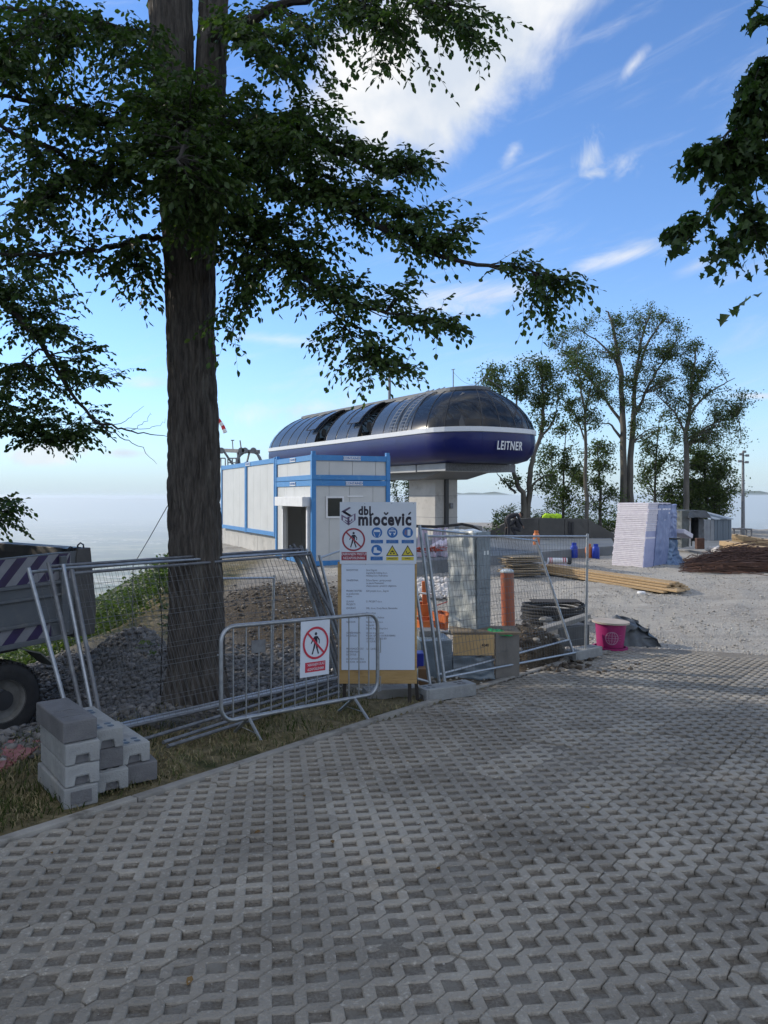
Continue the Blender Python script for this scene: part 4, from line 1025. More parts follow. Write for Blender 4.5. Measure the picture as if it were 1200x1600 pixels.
# ================================================================ cable car station
SG = -.45
stn = thing('cable_car_station', 'long rounded navy and glass cable car station raised on a concrete column', 'cable car station', (5.6, 39.0, SG), math.atan2(.844, -.537))
Wd, XN, XF = 3.3, -1.1, 22.6
def outline(ins):
    w = Wd-ins; r = max(.55, 1.75-.45*ins); xn = XN+ins*.95+.7; xf = XF-ins*.95-.7
    pts = []
    for i in range(15): pts.append((xn+r+(xf-xn-2*r)*i/14, w))
    for i in range(1, 5): a = R(90-90*i/5); pts.append((xf-r+r*math.cos(a), w-r+r*math.sin(a)))
    for i in range(7): y = (w-r)*(1-2*i/6); pts.append((xf, y))
    for i in range(1, 5): a = R(-90*i/5); pts.append((xf-r+r*math.cos(a), -w+r+r*math.sin(a)))
    for i in range(15): pts.append((xf-r-(xf-xn-2*r)*i/14, -w))
    for i in range(1, 5): a = R(-90-90*i/5); pts.append((xn+r+r*math.cos(a), -w+r+r*math.sin(a)))
    for i in range(7): y = -(w-r)*(1-2*i/6); pts.append((xn, y))
    for i in range(1, 5): a = R(180-90*i/5); pts.append((xn+r+r*math.cos(a), w-r+r*math.sin(a)))
    out = []
    mid = (xn+xf)/2; half = (xf-xn)/2
    for x, y in pts:
        k = max(0, (abs(x-mid)-(half-r))/r); x += math.copysign(.7*(1-min(1, abs(y)/w)**2)*k, x-mid)
        out.append((x, y))
    return out
NO = len(outline(0))
def zl(z): return z+EYE-SG
def ringpts(ins, z): return [Vector((x, y, zl(z))) for x, y in outline(ins)]
hullp = [(1.25, 1.66), (.75, 1.70), (.36, 1.84), (.12, 2.14), (.02, 2.5), (0, 2.85), (.03, 3.14)]
glassp = [(.03, 3.40), (.15, 3.80), (.37, 4.21), (.67, 4.60), (1.03, 4.95), (1.44, 5.24), (1.86, 5.45), (2.1, 5.53)]
M_GLASS = bpy.data.materials.new('station_glass'); M_GLASS.use_nodes = True; t = NT(M_GLASS.node_tree)
def glass(m, tint, dust, dcol):
    t = NT(m.node_tree); b = m.node_tree.nodes['Principled BSDF']
    tcn = t.new('ShaderNodeTexCoord'); n = t.noise(tcn.outputs['Object'], 1.4, 6, .6)
    b.inputs['Base Color'].default_value = (*dcol, 1); b.inputs['Roughness'].default_value = .13; b.inputs['Specular IOR Level'].default_value = .5
    tr = t.new('ShaderNodeBsdfTransparent'); tr.inputs[0].default_value = (*tint, 1)
    mx = t.new('ShaderNodeMixShader'); t.l.new(t.math('ADD', dust, t.math('MULTIPLY', n, .15)), mx.inputs[0])
    t.l.new(tr.outputs[0], mx.inputs[1]); t.l.new(b.outputs[0], mx.inputs[2]); t.l.new(mx.outputs[0], m.node_tree.nodes['Material Output'].inputs[0])
glass(M_GLASS, (.30, .34, .40), .80, (.040, .052, .070))
M_GLASSE = bpy.data.materials.new('station_end_glass'); M_GLASSE.use_nodes = True
glass(M_GLASSE, (.48, .52, .58), .56, (.012, .016, .024))
hr = [ringpts(*p) for p in hullp]; gr = [ringpts(*p) for p in glassp]
def gnormals(rows):
    n = len(rows); out = []
    for i in range(n):
        r_ = []
        for k in range(NO):
            a = rows[i][(k+1) % NO]-rows[i][k-1]; b = rows[min(i+1, n-1)][k]-rows[max(i-1, 0)][k]
            q = b.cross(a).normalized(); c_ = Vector((10.75, 0, zl(3.2))); w_ = rows[i][k]-c_; w_.x *= .1
            r_.append(q if q.dot(w_) > 0 else -q)
        out.append(r_)
    return out
hn = gnormals(hr); gn = gnormals(gr)
def shell_panel(name, rows, nrm, g, m, shrink=1.0, flip=False):
    ks = list(g)+[g[-1]+1]; V = []; N = []; Fc = []
    for lv in range(len(rows)):
        for k in ks: V.append(rows[lv][k % NO].copy()); N.append(nrm[lv][k % NO])
    c = sum(V, Vector())/len(V); V = [c+(v-c)*shrink for v in V]; w = len(ks)
    for lv in range(len(rows)-1):
        for j in range(w-1):
            q = (lv*w+j, (lv+1)*w+j, (lv+1)*w+j+1, lv*w+j+1)
            fnrm = (V[q[1]]-V[q[0]]).cross(V[q[3]]-V[q[0]]); Fc.append(q if fnrm.dot(N[q[0]]) > 0 else q[::-1])
    me = bpy.data.meshes.new(name); me.from_pydata([tuple(v) for v in V], [], Fc); me.materials.append(m)
    me.polygons.foreach_set('use_smooth', [True]*len(me.polygons)); me.normals_split_custom_set_from_vertices([tuple(n) for n in N])
    o = bpy.data.objects.new(name, me); COL.objects.link(o); o.parent = stn; return o
def columns():
    """groups of outline columns that make one panel"""
    g = [[k] for k in range(14)]; g += [[14, 15], [16, 17, 18]]; g += [[19, 20], [21, 22], [23, 24]]; g += [[25, 26, 27], [28, 29]]
    g += [[k] for k in range(30, 44)]; g += [[44, 45], [46, 47, 48], [49, 50], [51, 52], [53, 54], [55, 56, 57], [58, 59]]
    return g
def colx(k): return outline(0)[k % NO][0]
for g in columns():
    shell_panel('hull_panel', hr, hn, g, M_HULL, .9965)
    # white band
    mb = MB(); r0 = ringpts(-.03, 3.16); r1 = ringpts(-.03, 3.385)
    for k in g:
        a, b = k % NO, (k+1) % NO; mb.poly([r0[b], r0[a], r1[a], r1[b]]); mb.poly([r1[b], r1[a], gr[0][a], gr[0][b]]); mb.poly([hr[-1][b], hr[-1][a], r0[a], r0[b]])
    mb.build('stripe', M_STRIPE, stn)
open_cols = [4, 8]        # two roof lights stand open on the long side
for g in columns():
    if g[0] in open_cols: continue
    lift = g[0] in (5, 9)
    end = g[0] >= 44
    shell_panel('glass_panel', gr, gn, g, M_GLASSE if end or g[0] in (0,) else M_GLASS)
    if lift:
        mb = MB(); o_ = [ringpts(p[0]-.34*(1-i/7)**.8-.02, p[1]+.03) for i, p in enumerate(glassp)]
        for lv in range(2, len(gr)-1):
            for k in g:
                a, b = k % NO, (k+1) % NO; mb.poly([o_[lv][a], o_[lv+1][a], o_[lv+1][b], o_[lv][b]])
        mb.build('open_flap', M_GLASS, stn, smooth=True)
        mb = MB()
        for kk in (g[0], g[-1]+1): mb.tube([o_[lv][kk % NO] for lv in range(2, 8)], .035, 4)
        mb.tube([o_[2][g[0]], o_[2][(g[-1]+1) % NO]], .035, 4)
        mb.build('flap_frame', M_BLACK, stn)
for g in columns():
    k = g[0] % NO
    mb = MB(); P = [gr[lv][k] for lv in range(8)]
    if k in (4, 5, 8, 9): P = [p+Vector((0, .03, 0)) for p in P]
    mb.tube(P, .028, 5); mb.build('mullion', M_BLACK, stn)
# roof
roofm = MB(); ro = ringpts(2.02, 5.50); rt_ = ringpts(2.02, 5.66); rin = ringpts(2.3, 5.74)
for k in range(NO):
    l = (k+1) % NO; roofm.poly([ro[l], ro[k], rt_[k], rt_[l]]); roofm.poly([rt_[l], rt_[k], rin[k], rin[l]])
roofm.poly([p for p in rin][::-1]); roofm.poly(ro)
roofm.build('roof', mat('roof_sheet', (.085, .095, .105), .5), stn, recalc=True)
# floor of the engine room, underside box
fl_ = MB(); fl_.poly(ringpts(.3, 3.05)); fl_.poly(ringpts(.9, 1.69)[::-1]); fl_.build('floor_plate', M_DARK, stn)
ub = MB()
def boxl(mb, x0, x1, y0, y1, z0, z1, m=0): return mb.box(((x0+x1)/2, (y0+y1)/2, (z0+z1)/2), (x1-x0, y1-y0, z1-z0), None, m)
boxl(ub, 1.0, 20.5, -2.3, 2.3, zl(1.28), zl(1.655)); ub.build('underside_box', M_UNDER, stn)
for k in range(8):
    r_ = MB(); boxl(r_, 1.0+k*2.6, 1.04+k*2.6, -2.34, 2.34, zl(1.26), zl(1.66)); r_.build('underside_joint', M_OLDSTEEL, stn)
br = MB()
br.prism([(2.2, zl(1.28)), (10.0, zl(1.28)), (7.8, zl(.92)), (4.2, zl(.92))], -1.6, 1.6); br.build('bracket', mat('bracket_grey', (.16, .165, .17), .6), stn)
# column
M_COLUMN = mat('column_concrete', (.50, .49, .46), .9, (.42, .41, .39), 1.0, bump=.3, stain=(.30, .29, .27), stain_scale=1.6)
cm = MB(); boxl(cm, 4.3, 6.9, -1.0, .55, -.4, zl(.93)); cm.build('column', M_COLUMN, stn, bevel=.04)
cj = MB()
for zz in (1.1, 2.3): boxl(cj, 4.295, 6.905, -1.005, .555, zz, zz+.02)
cj.build('formwork_joint', M_OLDSTEEL, stn)
cp = MB(); boxl(cp, 4.16, 4.28, -.28, -.05, -.2, zl(1.0)); cp.build('cable_duct', M_BLACK, stn)
cp = MB(); boxl(cp, 4.2, 4.29, -.62, -.42, 1.6, 1.9); cp.build('switch_box', M_OLDSTEEL, stn)
# machinery
mc = MB()
for x in np.arange(.8, 21, 1.35):
    for sy_ in (1, -1):
        mc.tube([(x, 2.8*sy_, zl(3.1)), (x, 2.55*sy_, zl(4.2)), (x, 1.4*sy_, zl(5.2))], .05, 5)
    mc.tube([(x, -1.4, zl(5.2)), (x, 1.4, zl(5.2))], .05, 5)
    mc.tube([(x, 2.5, zl(4.1)), (x+1.3, 1.9, zl(3.2))], .04, 4); mc.tube([(x, -2.5, zl(4.1)), (x+1.3, -1.9, zl(3.2))], .04, 4)
mc.build('inner_truss', M_OLDSTEEL, stn)
mc = MB(); boxl(mc, 3, 19.5, 1.0, 1.5, zl(3.4), zl(3.9)); boxl(mc, 3, 19.5, -1.5, -1.0, zl(3.4), zl(3.9)); boxl(mc, 6, 11, -.7, .7, zl(3.06), zl(4.5)); mc.build('drive_unit', M_DARK, stn)
mc = MB(); MW = Matrix.Translation((1.9, 0, zl(3.7))); mc.lathe([(0, .12), (1.7, .12), (1.85, .2), (1.85, -.2), (1.7, -.12), (0, -.12)], 36, MW); mc.build('bull_wheel', M_BLACK, stn, smooth=True)
for k in range(14):
    w_ = MB(); MW = Matrix.Translation((3.4+k*1.15, 1.85, zl(4.15))) @ Matrix.Rotation(R(90), 4, 'X'); w_.lathe([(0, .05), (.26, .05), (.28, 0), (.26, -.05), (0, -.05)], 14, MW); w_.build('pulley', M_OLDSTEEL, stn)
mc = MB(); mc.prism([(.2, zl(3.15)), (1.2, zl(3.15)), (.9, zl(3.8)), (.7, zl(4.1)), (.5, zl(3.6))], 1.5, 1.55); mc.build('plastic_sheet', M_WHITE, stn)
# ladders on the curved side
for L0 in (4.45, 3.45):
    ld = MB(); rails = []
    for dxl in (-.24, .24):
        P = []
        for p in [(-.07, 3.42)]+[(a-.10, b+.03) for a, b in glassp[1:]]+[(2.6, 5.86)]:
            P.append(Vector((L0+dxl, Wd-p[0], zl(p[1]))))
        ld.tube(P, .028, 5); rails.append(P)
    nn = 17
    for q in range(nn):
        tt = (q+.5)/nn*(len(rails[0])-1); i = int(tt); f = tt-i
        ld.tube([rails[0][i].lerp(rails[0][i+1], f), rails[1][i].lerp(rails[1][i+1], f)], .018, 4)
    ld.build('ladder', M_GALV, stn)
ph = MB(); ph.tube([(9.8, 0, zl(5.7)), (9.8, 0, zl(7.6)), (9.75, -.1, zl(7.78)), (9.5, -.35, zl(7.8)), (9.35, -.5, zl(7.62))], .09, 8); ph.build('vent_pipe', M_OLDSTEEL, stn)
ph = MB(); ph.tube([(3.4, 0, zl(5.7)), (3.4, 0, zl(6.9))], .03, 6); ph.tube([(3.25, 0, zl(6.9)), (3.55, 0, zl(6.9))], .02, 4)
wire = [Vector((3.4, 0, zl(6.75))).lerp(Vector((1.1, -.3, zl(6.1))), t_)-Vector((0, 0, .45*math.sin(math.pi*t_))) for t_ in np.linspace(0, 1, 9)]
ph.tube(wire, .010, 3); ph.build('mast', M_OLDSTEEL, stn)
ph = MB(); ph.tube([(1.25, .3, zl(5.7)), (1.1, -.3, zl(6.25)), (.8, -1.1, zl(5.7))], .025, 5); ph.build('tripod', M_OLDSTEEL, stn)
text('LEITNER', .60, frame((-1.165, 0.02, zl(2.47)), (0, -1, 0), (0, 0, 1)), M_STRIPE, stn, 'maker_lettering', bold=.010, shear=.22, extrude=.012, sx=.66, spacing=1.14)
# far end: rope guide beam, sheaves, platform rails
rb = thing('rope_guide', 'rope guide beam with sheaves and platform railing behind the station', 'rope guide', (0, 0, 0))
Yr = 60.0
mb = MB(); mb.bar(U(330, 703, Yr+4), U(404, 706, Yr), .3, .3); mb.build('beam', M_OLDSTEEL, rb)
mb = MB(); mb.tube([U(347, 701, Yr), U(366, 729, Yr)], .09, 5); mb.tube([U(344, 706, Yr), U(338, 722, Yr)], .07, 5); mb.tube([U(390, 706, Yr), U(386, 722, Yr)], .08, 5); mb.tube([U(400, 706, Yr), U(408, 722, Yr)], .08, 5)
mb.tube([U(372, 706, Yr), U(374, 728, Yr)], .12, 6); mb.tube([U(364, 702, Yr), U(363, 688, Yr)], .04, 4); mb.tube([U(361, 688, Yr), U(366, 688, Yr)], .04, 4); mb.tube([U(377, 702, Yr), U(375, 688, Yr)], .05, 4); mb.build('strut', M_OLDSTEEL, rb)
mb = MB()
for px in (345, 352, 356, 363, 369, 370): mb.tube([U(px, 716, Yr), U(px, 731, Yr)], .05, 4)
mb.tube([U(343, 716, Yr), U(352, 716, Yr)], .05, 4); mb.tube([U(356, 716, Yr), U(371, 716, Yr)], .05, 4); mb.tube([U(356, 723, Yr), U(371, 723, Yr)], .04, 4); mb.build('railing', M_GALV, rb)
for px in (346, 377, 383, 396):
    w_ = MB(); c = U(px, 704, Yr-.3); w_.lathe([(0, .08), (.24, .08), (.24, -.08), (0, -.08)], 14, Matrix.Translation(c) @ Matrix.Rotation(R(90), 4, 'X')); w_.build('sheave', M_OLDSTEEL, rb)
w_ = MB(); c = U(389, 724, Yr-.2); w_.lathe([(.88, .1), (1.05, .1), (1.05, -.1), (.88, -.1), (.88, .1)], 24, Matrix.Translation(c) @ Matrix.Rotation(R(80), 4, 'X')); w_.build('wheel_guard', M_OLDSTEEL, rb)
mb = MB(); mb.tube([U(330, 735, Yr), (U(330, 735, Yr).x, Yr, G(U(330, 735, Yr).x, Yr, False)-1)], .2, 8); mb.tube([U(374, 728, Yr), (U(374, 728, Yr).x, Yr, G(U(374, 728, Yr).x, Yr, False)-1)], .2, 8); mb.build('support', M_OLDSTEEL, rb)
# windsock
ws = thing('windsock', 'drooping red and white windsock on a pole just right of the big trunk', 'windsock', (0, 0, 0)); Yw = 50
mb = MB(); pw = U(331, 651, Yw); mb.tube([(pw.x, Yw, G(pw.x, Yw, False)-.5), (pw.x, Yw, pw.z+.3)], .05, 8); mb.build('pole', M_GALV, ws)
P = [U(332, 648, Yw), U(338, 651, Yw), U(341, 656, Yw), U(344.5, 660.5, Yw), U(348, 665.5, Yw), U(350, 671, Yw), U(352, 676, Yw)]
rr_ = [.16, .15, .14, .125, .12, .13, .14]
M_WR = mat('windsock_red', (.55, .03, .03), .7); M_WW = mat('windsock_white', (.75, .72, .70), .7)
for k in range(6):
    mb = MB(); mb.tube([P[k], P[k+1]], [rr_[k], rr_[k+1]], 10, cap=False); mb.build('sock_band', M_WR if k % 2 == 0 else M_WW, ws, smooth=True)

# ================================================================ site cabins
KX, KY = -2.35, 25.0
RZ = math.atan2(.42, .907)
def cabin(name, label, x0, x1, y0, y1, z0, z1, front_y, seams_x, seams_y, posts_y=(), pw=.15):
    """local x to the right along the front, local y back along the left side; walls on x0 (left) and y0 (front)"""
    c = thing('site_cabin', label, 'site cabin', (KX, KY, 0), RZ, 'blue framed site cabins')
    b = MB()
    xs = (x0, x1); ys = (y0, y1)
    for x in xs:
        for y in ys:
            cxx = x+(pw/2 if x == x0 else -pw/2); cyy = y+(pw/2 if y == y0 else -pw/2)
            mb = MB(); mb.box((cxx, cyy, (z0+z1)/2), (pw, pw, z1-z0+.05)); mb.build('corner_post', M_BLUE, c, bevel=.01)
    for z, h in ((z0, .16), (z1, .18)):
        zc = z+h/2+.004 if z == z0 else z-h/2-.004
        for y in ys:
            yc = y+(.06 if y == y0 else -.06); mb = MB(); mb.box(((x0+x1)/2, yc, zc), (x1-x0-2*pw-.004, .1, h)); mb.build('rail', M_BLUE, c)
        for x in xs:
            xc = x+(.06 if x == x0 else -.06); mb = MB(); mb.box((xc, (y0+y1)/2, zc), (.1, y1-y0-2*pw-.004, h)); mb.build('rail', M_BLUE, c)
    return c
def panels(c, axis, at, a0, a1, z0, z1, n, holes=(), m=None):
    """wall panels of a cabin side, each its own piece; holes: (a0, a1, z0, z1)"""
    m = m or M_PANEL
    edges = [a0+(a1-a0)*k/n for k in range(n+1)] if isinstance(n, int) else [a0]+list(n)+[a1]
    for k in range(len(edges)-1):
        e0, e1 = edges[k]+.006, edges[k+1]-.006
        rects = [(e0, e1, z0, z1)]
        for (h0, h1, g0, g1) in holes:
            new = []
            for (p, q, s, t_) in rects:
                if h1 <= p or h0 >= q or g1 <= s or g0 >= t_: new.append((p, q, s, t_)); continue
                if h0 > p: new.append((p, h0, s, t_))
                if h1 < q: new.append((h1, q, s, t_))
                pp, qq = max(p, h0), min(q, h1)
                if g0 > s: new.append((pp, qq, s, g0))
                if g1 < t_: new.append((pp, qq, g1, t_))
            rects = new
        mb = MB()
        for (p, q, s, t_) in rects:
            if axis == 'x': mb.box(((p+q)/2, at, (s+t_)/2), (q-p, .05, t_-s))
            else: mb.box((at, (p+q)/2, (s+t_)/2), (.05, q-p, t_-s))
        if mb.v: mb.build('wall_panel', m, c)
def plate(c, o, x, w=.62, h=.13):
    mb = MB(); M = frame(o, x, (0, 0, 1)); mb.box((0, 0, 0), (w, h, .012), M); mb.build('name_plate', M_WHITE, c)
    text('CONTAINEX', .115, M @ Matrix.Translation((0, 0, .010)), M_SBLUE, c, 'plate_lettering', bold=.002, sx=.95)
Z0, ZM, Z1 = -.44, 2.37, 3.2
xr = 2.83; yl = 4.1
low = cabin('site_cabin', 'lower cabin with the open doorway, roller canopy and small window', 0, xr, 0, yl, Z0, ZM, 0, None, None)
panels(low, 'x', .075, .15, xr-.15, Z0+.16, ZM-.18, [.62, 1.35, 2.2], [(.52, 1.12, 1.14, 1.82)])
panels(low, 'y', .075, .15, yl-.15, Z0+.16, ZM-.18, [.9, 1.9, 2.85, 3.1], [(.34, 2.85, Z0, 1.50)])
panels(low, 'y', xr-.075, .15, yl-.15, Z0+.16, ZM-.18, 4); panels(low, 'x', yl-.075, .15, xr-.15, Z0+.16, ZM-.18, 3)
mb = MB(); mb.box((xr/2, yl/2, ZM-.12), (xr-.2, yl-.2, .05)); mb.build('ceiling', M_PANEL, low); mb = MB(); mb.box((xr/2, yl/2, Z0+.06), (xr-.2, yl-.2, .06)); mb.build('floor', M_OLDSTEEL, low)
mb = MB(); mb.box((-.10, 1.72, 1.66), (.34, 3.1, .32)); mb.build('roller_shutter_box', M_WHITE, low, bevel=.01)
for jy in (2.93, .27): mb = MB(); mb.box((-.02, jy, .55), (.13, .12, 1.98)); mb.build('door_jamb', M_WHITE, low)
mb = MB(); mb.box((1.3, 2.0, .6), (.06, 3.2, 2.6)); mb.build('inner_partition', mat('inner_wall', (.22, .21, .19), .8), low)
mb = MB(); F_ = [(.50, 1.14, 1.12, 1.18), (.50, 1.14, 1.78, 1.84), (.50, .56, 1.18, 1.78), (1.08, 1.14, 1.18, 1.78)]
for (p, q, s, t_) in F_: mb.box(((p+q)/2, .045, (s+t_)/2), (q-p, .06, t_-s))
wf = mb.build('window', M_WHITE, low); mb = MB(); mb.box((.82, .08, 1.48), (.52, .01, .60)); g_ = mb.build('pane', mat('window_glass', (.015, .02, .018), .08), wf)
mb = MB(); mb.box((1.55, .04, 1.84), (.58, .02, .05)); mb.build('vent_strip', M_WHITE, low)
plate(low, (1.5, -.003, ZM-.10), (1, 0, 0)); plate(low, (-.003, 2.0, ZM-.10), (0, -1, 0))
mb = MB(); mb.box((xr/2, yl/2, Z0-.12), (xr-.15, yl-.15, .22)); mb.build('plinth', M_CONC, low)
upc = cabin('site_cabin', 'low blue framed unit lying on top of the doorway cabin', 0, xr, 0, yl, ZM+.01, Z1, 0, None, None)
panels(upc, 'x', .075, .15, xr-.15, ZM+.17, Z1-.19, [.62, 1.45, 2.3]); panels(upc, 'y', .075, .15, yl-.15, ZM+.17, Z1-.19, [1.35, 2.75])
panels(upc, 'y', xr-.075, .15, yl-.15, ZM+.17, Z1-.19, 4); panels(upc, 'x', yl-.075, .15, xr-.15, ZM+.17, Z1-.19, 3)
mb = MB(); mb.box((xr/2, yl/2, Z1-.10), (xr-.2, yl-.2, .06)); mb.build('roof', M_OLDSTEEL, upc)
plate(upc, (1.42, -.003, Z1-.095), (1, 0, 0)); plate(upc, (-.003, 2.0, Z1-.095), (0, -1, 0))
mb = MB()
for x, y in ((.08, .08), (xr-.08, .08), (.08, yl-.08)): mb.box((x, y, Z1+.07), (.12, .12, .10))
mb.build('corner_casting', M_BLUE, upc)
for lab, ya, yb in (('right half of the long blue framed cabin row standing on the concrete wall', yl+.08, 8.42), ('left half of the long blue framed cabin row, ending at the big trunk', 8.46, 13.0)):
    b_ = cabin('site_cabin', lab, 0, 2.6, ya, yb, .33, 3.28, 0, None, None, pw=.13)
    panels(b_, 'y', .075, ya+.13, yb-.13, .49, 3.10, 4); panels(b_, 'x', .075+ya, .13, 2.47, .49, 3.10, 3); panels(b_, 'y', 2.52, ya+.13, yb-.13, .49, 3.10, 4); panels(b_, 'x', yb-.075, .13, 2.47, .49, 3.10, 3)
    mb = MB(); mb.box((1.3, (ya+yb)/2, 3.16), (2.4, yb-ya-.2, .06)); mb.build('roof', M_OLDSTEEL, b_)
    if ya < 5: plate(b_, (-.003, 8.05, 3.19), (0, -1, 0), .7, .13)
cw = thing('concrete_wall', 'pale cast concrete wall carrying the long cabin row', 'wall', (KX, KY, 0), RZ)
M_CW = mat('cast_wall', (.50, .49, .46), .9, (.40, .40, .38), 1.4, bump=.3, stain=(.30, .30, .28), stain_scale=1.2)
for k in range(3):
    mb = MB(); mb.box((1.35, yl+.1+3.1*k+1.53, -.55), (2.3, 3.08, 1.74)); mb.build('wall_section', M_CW, cw, bevel=.02)

# ================================================================ low retaining wall, slab, workers
rw = thing('retaining_wall', 'low dark concrete wall with sloping ends along the far edge', 'wall', (0, 0, 0)); Yt = 36.0
M_RW = mat('wet_concrete', (.115, .11, .10), .85, (.08, .078, .072), .7, bump=.4, stain=(.055, .053, .05), stain_scale=.8)
pts = [(767, 846), (767, 828), (800, 812), (822, 809), (920, 811), (962, 835), (962, 852), (767, 852)]
secs = [[(766, 856), (766, 829), (802, 811), (802, 856)], [(802, 856), (802, 811), (842, 809), (842, 856)], [(842, 856), (842, 809), (882, 810), (882, 856)], [(882, 856), (882, 810), (919, 811), (919, 856)], [(919, 856), (919, 811), (963, 836), (963, 856)]]
for s in secs:
    P2 = [(U(px+(.25 if px == s[0][0] else -.25), py, Yt).x, U(px, py, Yt).z) for px, py in s]
    mb = MB(); mb.prism(P2, Yt, Yt+.35); mb.build('wall_section', M_RW, rw, bevel=.015)
for px in (888.5, 893): 
    mb = MB(); a = U(px, 815, Yt-.06); b_ = U(px+3, 850, Yt-.06); mb.box(((a.x+b_.x)/2, Yt-.04, (a.z+b_.z)/2), (.10, .05, a.z-b_.z)); mb.build('recess_strip', M_BLACK, rw)
for k, (px, w_) in enumerate(((786, 10), (858, 12), (871, 8))):
    mb = MB()
    if k: 
        for q in range(14):
            c = U(px+random.uniform(-w_, w_)*.6, 806.5+random.uniform(-1, 1.5), Yt+.1); mb.lathe([(0, .1), (.10, .05), (.12, -.04), (0, -.1)], 7, Matrix.Translation(c) @ Matrix.Rotation(random.uniform(0, 3), 4, 'X'))
        o = mb.build('safety_vest', mat('hi_vis', (.45, .70, .03), .8), None); tag(o, ['', 'yellow green vest bunched on the wall top beside the workers', 'small yellow green vest lying farther right on the wall top'][k], 'vest')
slab = thing('concrete_slab', 'grey cast concrete deck in front of the retaining wall', 'deck', (0, 0, 0))
M_DECK = mat('deck_concrete', (.165, .18, .19), .55, (.11, .12, .13), .5, stain=(.22, .24, .26), stain_scale=.35)
fA, fB, bB, bA = Vector((.75, 22.5, 0)), Vector((9.1, 30.2, 0)), Vector((10.6, 35.8, 0)), Vector((.9, 35.8, 0))
for k in range(4):
    t0, t1 = k/4+.001, (k+1)/4-.001
    q = [fA.lerp(fB, t0), fA.lerp(fB, t1), bA.lerp(bB, t1), bA.lerp(bB, t0)]
    mb = MB(); up = [Vector((p.x, p.y, -.11)) for p in q]; dn = [Vector((p.x, p.y, -.85)) for p in q]
    mb.poly(up); mb.poly(dn[::-1])
    for i in range(4): j = (i+1) % 4; mb.poly([dn[i], dn[j], up[j], up[i]])
    mb.build('deck_section', M_DECK, slab)

def skin_body(name, V, E, Rr, m, parent, sub=2, root=0):
    me = bpy.data.meshes.new(name); me.from_pydata([tuple(v) for v in V], E, []); me.materials.append(m)
    o = bpy.data.objects.new(name, me); COL.objects.link(o); o.parent = parent
    sk = o.modifiers.new('skin', 'SKIN'); sk.use_smooth_shade = True
    lay = me.skin_vertices[0] if me.skin_vertices else None
    if lay is None:
        bm = bmesh.new(); bm.from_mesh(me); bm.verts.layers.skin.verify(); bm.to_mesh(me); bm.free(); lay = me.skin_vertices[0]
    for i, r_ in enumerate(Rr): lay.data[i].radius = (r_, r_) if not isinstance(r_, tuple) else r_
    for i in range(len(Rr)): lay.data[i].use_root = (i == root)
    ss_ = o.modifiers.new('sub', 'SUBSURF'); ss_.levels = sub; ss_.render_levels = sub
    return o
def person(label, loc, rz, pose):
    p = thing('person', label, 'person', loc, rz)
    if pose == 'bend':   # standing, bent forward at the hips, arms down (faces +x)
        V = [(0, 0, .93), (.0, .10, .88), (0, -.10, .88), (.03, .12, .48), (.05, -.12, .48), (-.02, .13, .08), (0, -.13, .08), (.16, .14, .03), (.18, -.14, .03),
             (.22, 0, 1.06), (.42, 0, 1.12), (.52, 0, 1.10), (.45, .19, 1.08), (.45, -.19, 1.08), (.52, .22, .80), (.55, -.22, .80), (.66, .16, .58), (.70, -.16, .58)]
        hd = (.66, 0, 1.06)
    else:                # crouching
        V = [(0, 0, .42), (.0, .10, .40), (0, -.10, .40), (.38, .16, .50), (.38, -.16, .48), (.12, .15, .09), (.14, -.15, .09), (.30, .16, .04), (.32, -.16, .04),
             (.06, 0, .62), (.16, 0, .84), (.20, 0, .93), (.18, .19, .82), (.18, -.19, .82), (.36, .24, .60), (.38, -.22, .60), (.56, .10, .52), (.58, -.08, .50)]
        hd = (.27, 0, 1.02)
    E = [(0, 1), (0, 2), (1, 3), (2, 4), (3, 5), (4, 6), (5, 7), (6, 8), (0, 9), (9, 10), (10, 11), (10, 12), (10, 13), (12, 14), (13, 15), (14, 16), (15, 17)]
    Rr = [.14, .10, .10, .075, .075, .055, .055, .045, .045, .15, .15, .065, .075, .075, .052, .052, .036, .036]
    skin_body('body', V, E, Rr, M_CLOTH, p)
    mb = MB(); mb.lathe([(0, .13), (.06, .115), (.095, .05), (.10, -.01), (.085, -.07), (.05, -.115), (0, -.125)], 14, Matrix.Translation(hd) @ Matrix.Rotation(R(70 if pose == 'bend' else 35), 4, 'Y')); mb.build('head', M_SKIN, p, smooth=True)
    mb = MB(); mb.lathe([(0, .145), (.075, .125), (.112, .06), (.112, .0)], 14, Matrix.Translation(Vector(hd)+Vector((-.015, 0, .01))) @ Matrix.Rotation(R(70 if pose == 'bend' else 35), 4, 'Y')); mb.build('hair', M_HAIR, p, smooth=True)
    for i, s in ((16, 1), (17, -1)):
        w = Vector(V[i]); d = (Vector(V[i])-Vector(V[i-2])).normalized()
        for q in range(4):
            b0 = w+Vector((0, s*(q-1.5)*.020, 0))+d*.06; mb = MB(); mb.tube([w+Vector((0, s*(q-1.5)*.012, 0)), b0, b0+d*.035+Vector((.01, 0, -.012)), b0+d*.055+Vector((0, 0, -.03))], [.013, .010, .009, .007], 6); mb.build('finger', M_SKIN, p)
        mb = MB(); mb.tube([w, w+d*.04+Vector((.02, -s*.03, 0)), w+d*.06+Vector((.03, -s*.04, -.01))], [.014, .011, .008], 6); mb.build('thumb', M_SKIN, p)
    return p
pz_ = -.09
a = U(792, 846, 35.0); person('worker in dark clothes standing bent over at the left end of the low wall', (a.x, 35.0, pz_), R(12), 'bend')
a = U(812, 846, 35.0); person('worker in dark clothes crouching right of the bent over one', (a.x, 35.0, pz_), R(165), 'crouch')
